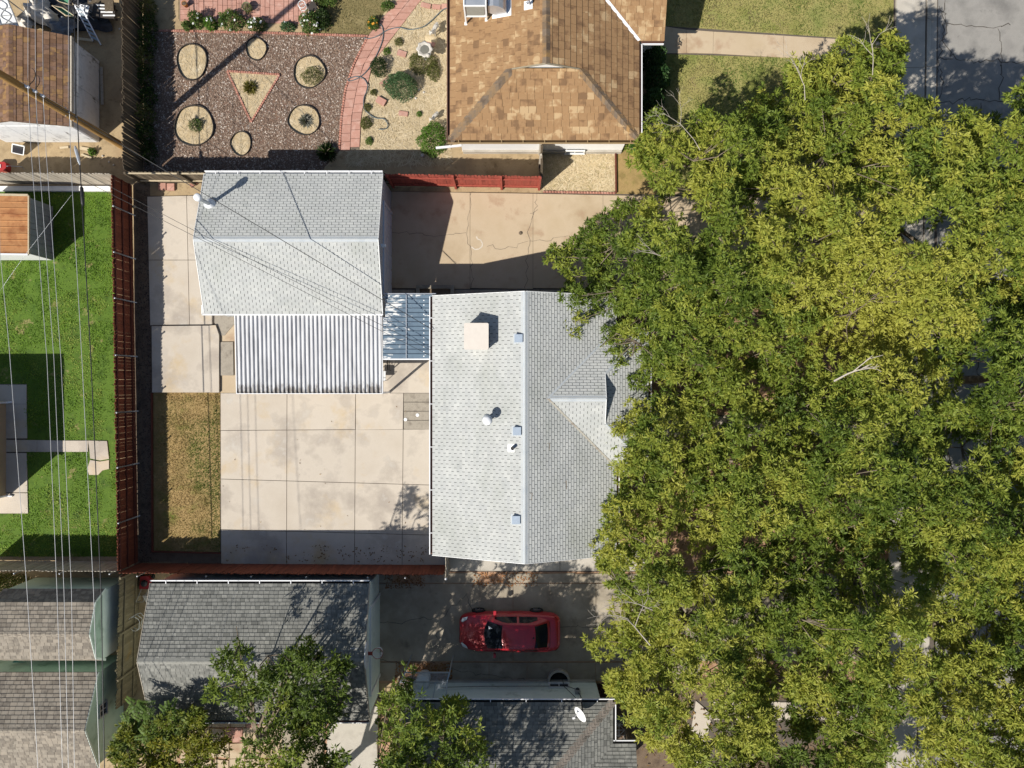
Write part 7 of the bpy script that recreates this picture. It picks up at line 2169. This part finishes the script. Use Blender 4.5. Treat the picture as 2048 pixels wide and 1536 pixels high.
# deck chairs of green canvas
for i, (q0, lab) in enumerate((([(104, 11), (124, 15), (152, 34), (132, 31)], 'lower green canvas folding chair among the junk'), ([(108, -6), (138, -4), (138, 9), (118, 3)], 'upper green canvas folding chair at the frame edge'))):
    z = .75
    P = [at(x, y, z + (.12 if k in (0, 3) else 0)) for k, (x, y) in enumerate(q0)]
    o = thing('folding_chair', lab, 'chair', at(*q0[0]), 'green folding chairs')
    mid = [P[0].lerp(P[1], .5) - Vector((0, 0, .1)), P[3].lerp(P[2], .5) - Vector((0, 0, .1))]
    MB().mesh([P[0], mid[0], P[1], P[2], mid[1], P[3]], [(0, 1, 4, 5), (1, 2, 3, 4)]).build('canvas', M['green_canvas'], o)
    for a, b in ((P[0], P[1]), (P[3], P[2]), (P[0], P[3]), (P[1], P[2])): MB().tube([a, b], .022, 6).build('frame_bar', M['pale_wood'], o)
    for k in range(4): MB().beam((P[k].x, P[k].y, 0), tuple(P[(k + 1) % 4 if k % 2 else k - 1 if k else 3]), .03, .03).build('leg', M['pale_wood'], o)
# ladder
l0, l1, l2, l3 = at(148, 8, 1.1), at(160, 10, 1.1), at(202, 90, .35), at(186, 82, .35)
ld = thing('step_ladder', 'grey folding step ladder lying against the junk', 'ladder', at(180, 50))
for a, b in ((l0, l3), (l1, l2)): MB().beam(a, b, .05, .03).build('side_rail', M['alu'], ld)
for k in range(1, 8):
    a, b = l0.lerp(l3, k / 8), l1.lerp(l2, k / 8)
    MB().beam(a, b, .09, .03).build('step', M['shed_metal'], ld)
for a in (l0, l1): MB().beam(a, (a.x + .25, a.y + .1, 0), .035, .03).build('rear_leg', M['alu'], ld)
for x, y in ((186, 82), (202, 90)): MB().beam(at(x, y, .36), at(x, y, 0), .04, .04).build('foot', M['black'], ld)
q = at(168, 22, .7)
wt = thing('folding_table', 'small white folding table with crossed legs beside the ladder', 'table', (q.x, q.y, 0))
MB().box((q.x, q.y, .72), (.42, .52, .03), -.2).build('table_top', M['white_paint'], wt)
for s in (-1, 1): MB().beam((q.x - .2 * s, q.y - .2, 0), (q.x + .2 * s, q.y + .2, .7), .03, .03).build('leg', M['steel'], wt)
for s in (-1, 1): MB().beam((q.x - .2, q.y + .2 * s, .745), (q.x + .2, q.y - .2 * s, .745), .025, .012).build('brace', M['steel'], wt)
q = at(205, 20, .5)
bq = thing('bench', 'dark slatted bench with white slats near the brown fence', 'bench', (q.x, q.y, 0))
MB().prism([(q.x - .55, q.y - .3), (q.x + .5, q.y - .35), (q.x + .55, q.y + .25), (q.x - .45, q.y + .35)], .38, .44).build('seat', M['steel_edge'], bq)
for k in range(4): MB().beam((q.x - .3 + .1 * k, q.y + .25 - .16 * k, .46), (q.x + .25 + .1 * k, q.y + .22 - .15 * k, .46), .06, .025).build('slat', M['white_paint'], bq)
for sx in (-.4, .4):
    for sy in (-.22, .22): MB().beam((q.x + sx, q.y + sy, 0), (q.x + sx, q.y + sy, .38), .05, .05).build('leg', M['steel_edge'], bq)
for i, (p, q, w, m, lab) in enumerate(((at(176, 2, .2), at(212, 4, .2), .25, 'brown_board', 'weathered plank lying at the frame edge in the shed yard'), (at(217, -10, .5), at(219, 22, .5), .4, 'brown_board', 'brown cabinet door standing by the brown fence'), (at(155, 77, .15), at(186, 81, .15), .12, 'pale_wood', 'yellowish board on the ground beside the ladder'),
                                       (at(203, 134, .06), at(205, 209, .06), .12, 'grey_board', 'long grey board on the ground beside the shed wall'), (at(120, 296, .05), at(137, 294, .05), .1, 'pale_wood', 'short pale board below the white shed wall'),
                                       (at(160, 296, .05), at(190, 301, .05), .14, 'pale_wood', 'longer pale board below the white shed wall'), (at(163, 309, .05), at(183, 316, .05), .08, 'pale_wood', 'slanting pale board near the weed'))):
    tag(MB().beam(p, q, w, .05).build('plank', M[m], None, origin=(p.x, p.y, 0)), lab, 'plank')
q = at(37, 301, .35)
sc_ = thing('window_screen', 'square framed window screen leaning below the white shed wall', 'window screen', (q.x, q.y, 0))
w = [at(25, 288, .5), at(49, 293, .5), at(47, 310, .1), at(24, 305, .1)]
mb = MB()
for a, b in zip(w, w[1:] + w[:1]): mb.beam(a, b, .05, .03)
mb.build('frame', M['white_paint'], sc_)
MB().face([p for p in w[::-1]]).build('mesh_panel', M['window_glass'], sc_)
q = at(4, 334, .2)
gc = thing('petrol_can', 'red plastic petrol can on the dirt at the left edge', 'petrol can', (q.x, q.y, 0))
MB().prism([(q.x - .3, q.y - .2), (q.x + .22, q.y - .2), (q.x + .28, q.y - .1), (q.x + .28, q.y + .1), (q.x + .2, q.y + .2), (q.x - .3, q.y + .2)], 0, .34).build('body', plain('can_red', (.36, .03, .03, 1), .4), gc)
MB().tube([(q.x + .2, q.y, .3), (q.x + .5, q.y, .36), (q.x + 1.0, q.y - .02, .3), (q.x + 1.02, q.y - .1, .2)], .015, 6).build('spout', M['steel'], gc)
MB().box((q.x - .05, q.y, .36), (.2, .16, .012)).build('label_patch', M['weathered_white'], gc)
for i, (px, py) in enumerate(((219, 324), (206, 312), (228, 330), (106, 344), (240, 58))):
    tag(MB().lathe(at(px, py), [(.04, 0), (.05, .03), (.015, .06)], 8).build('pale_pebble', M['stone_white'], None, True, origin=at(px, py)), 'small pale pebble ' + ('left of the fence corner', 'beside the weed', 'closest to the fence corner', 'at the edge of the sunlit grey fence', 'at the foot of the brown fence near the bench')[i], 'pebble', 'pale pebbles in the shed yard')

# ------------------------------------------------------------------ fallen leaves and litter
LF = [(.16, .09, .04), (.22, .13, .05), (.10, .055, .03), (.28, .18, .06)]
chips('fallen_leaves', poly_px([(455, 1088), (880, 1090), (880, 1124), (455, 1124)]), 260, .06, LF, .063, 'brown fallen leaves gathered along the red fence', flat=.2, keep=lambda x, y: vnoise(x, y, 1.6, 8) > .45)
chips('fallen_leaves', poly_px([(445, 800), (860, 800), (860, 1075), (445, 1075)]), 22, .05, LF, .063, 'few dry leaves scattered on the concrete patio', flat=.2)
chips('fallen_leaves', poly_px([(790, 1325), (905, 1325), (905, 1360), (790, 1360)]), 500, .07, [(.25, .11, .04), (.33, .16, .05), (.18, .08, .03)], .052, 'drift of rust brown leaves beside the glass awning', flat=.3, keep=lambda x, y: vnoise(x, y, 1.5, 9) > .3)
chips('fallen_leaves', poly_px([(770, 1148), (850, 1148), (850, 1176), (770, 1176)]), 260, .06, [(.20, .09, .035), (.28, .13, .045), (.15, .07, .03)], .053, 'rust brown leaves below the end of the red fence', flat=.3)
chips('fallen_leaves', poly_px([(945, 1144), (1075, 1144), (1075, 1172), (945, 1172)]), 260, .06, [(.24, .10, .04), (.33, .15, .05), (.18, .08, .03)], .053, 'reddish leaf litter in the broken edge of the driveway', flat=.3)
chips('fallen_leaves', poly_px([(1240, 600), (1780, 600), (1780, 1700), (1240, 1700)]), 2500, .09, LF + [(.3, .24, .06)], .07, 'dry leaves scattered under the street trees', flat=.25)
q = at(1041, 467)
tag(MB().lathe(q + Vector((0, 0, .06)), [(.07, 0), (.09, .03), (.04, .06)], 7).build('dead_branch', M['bark'], None, origin=q), 'dark scrap of dead branch on the northern driveway', 'debris')
for i, (px, py, a) in enumerate(((1130, 965, 1.0), (1060, 987, .4), (1095, 887, .2))):
    z = zE(at(px, py, 3.6).x) + .03
    q = at(px, py, z)
    tag(MB().tube([q, q + Vector((.08 * math.cos(a), .08 * math.sin(a), .03)), q + Vector((.05, -.22, .01))], .012, 5).build('fallen_twig', M['bark'], None, origin=q), 'dry twig on the right slope of the grey roof, ' + ('near the eave', 'near the lower vent', 'below the cross gable')[i], 'twig', 'twigs on the grey roof')
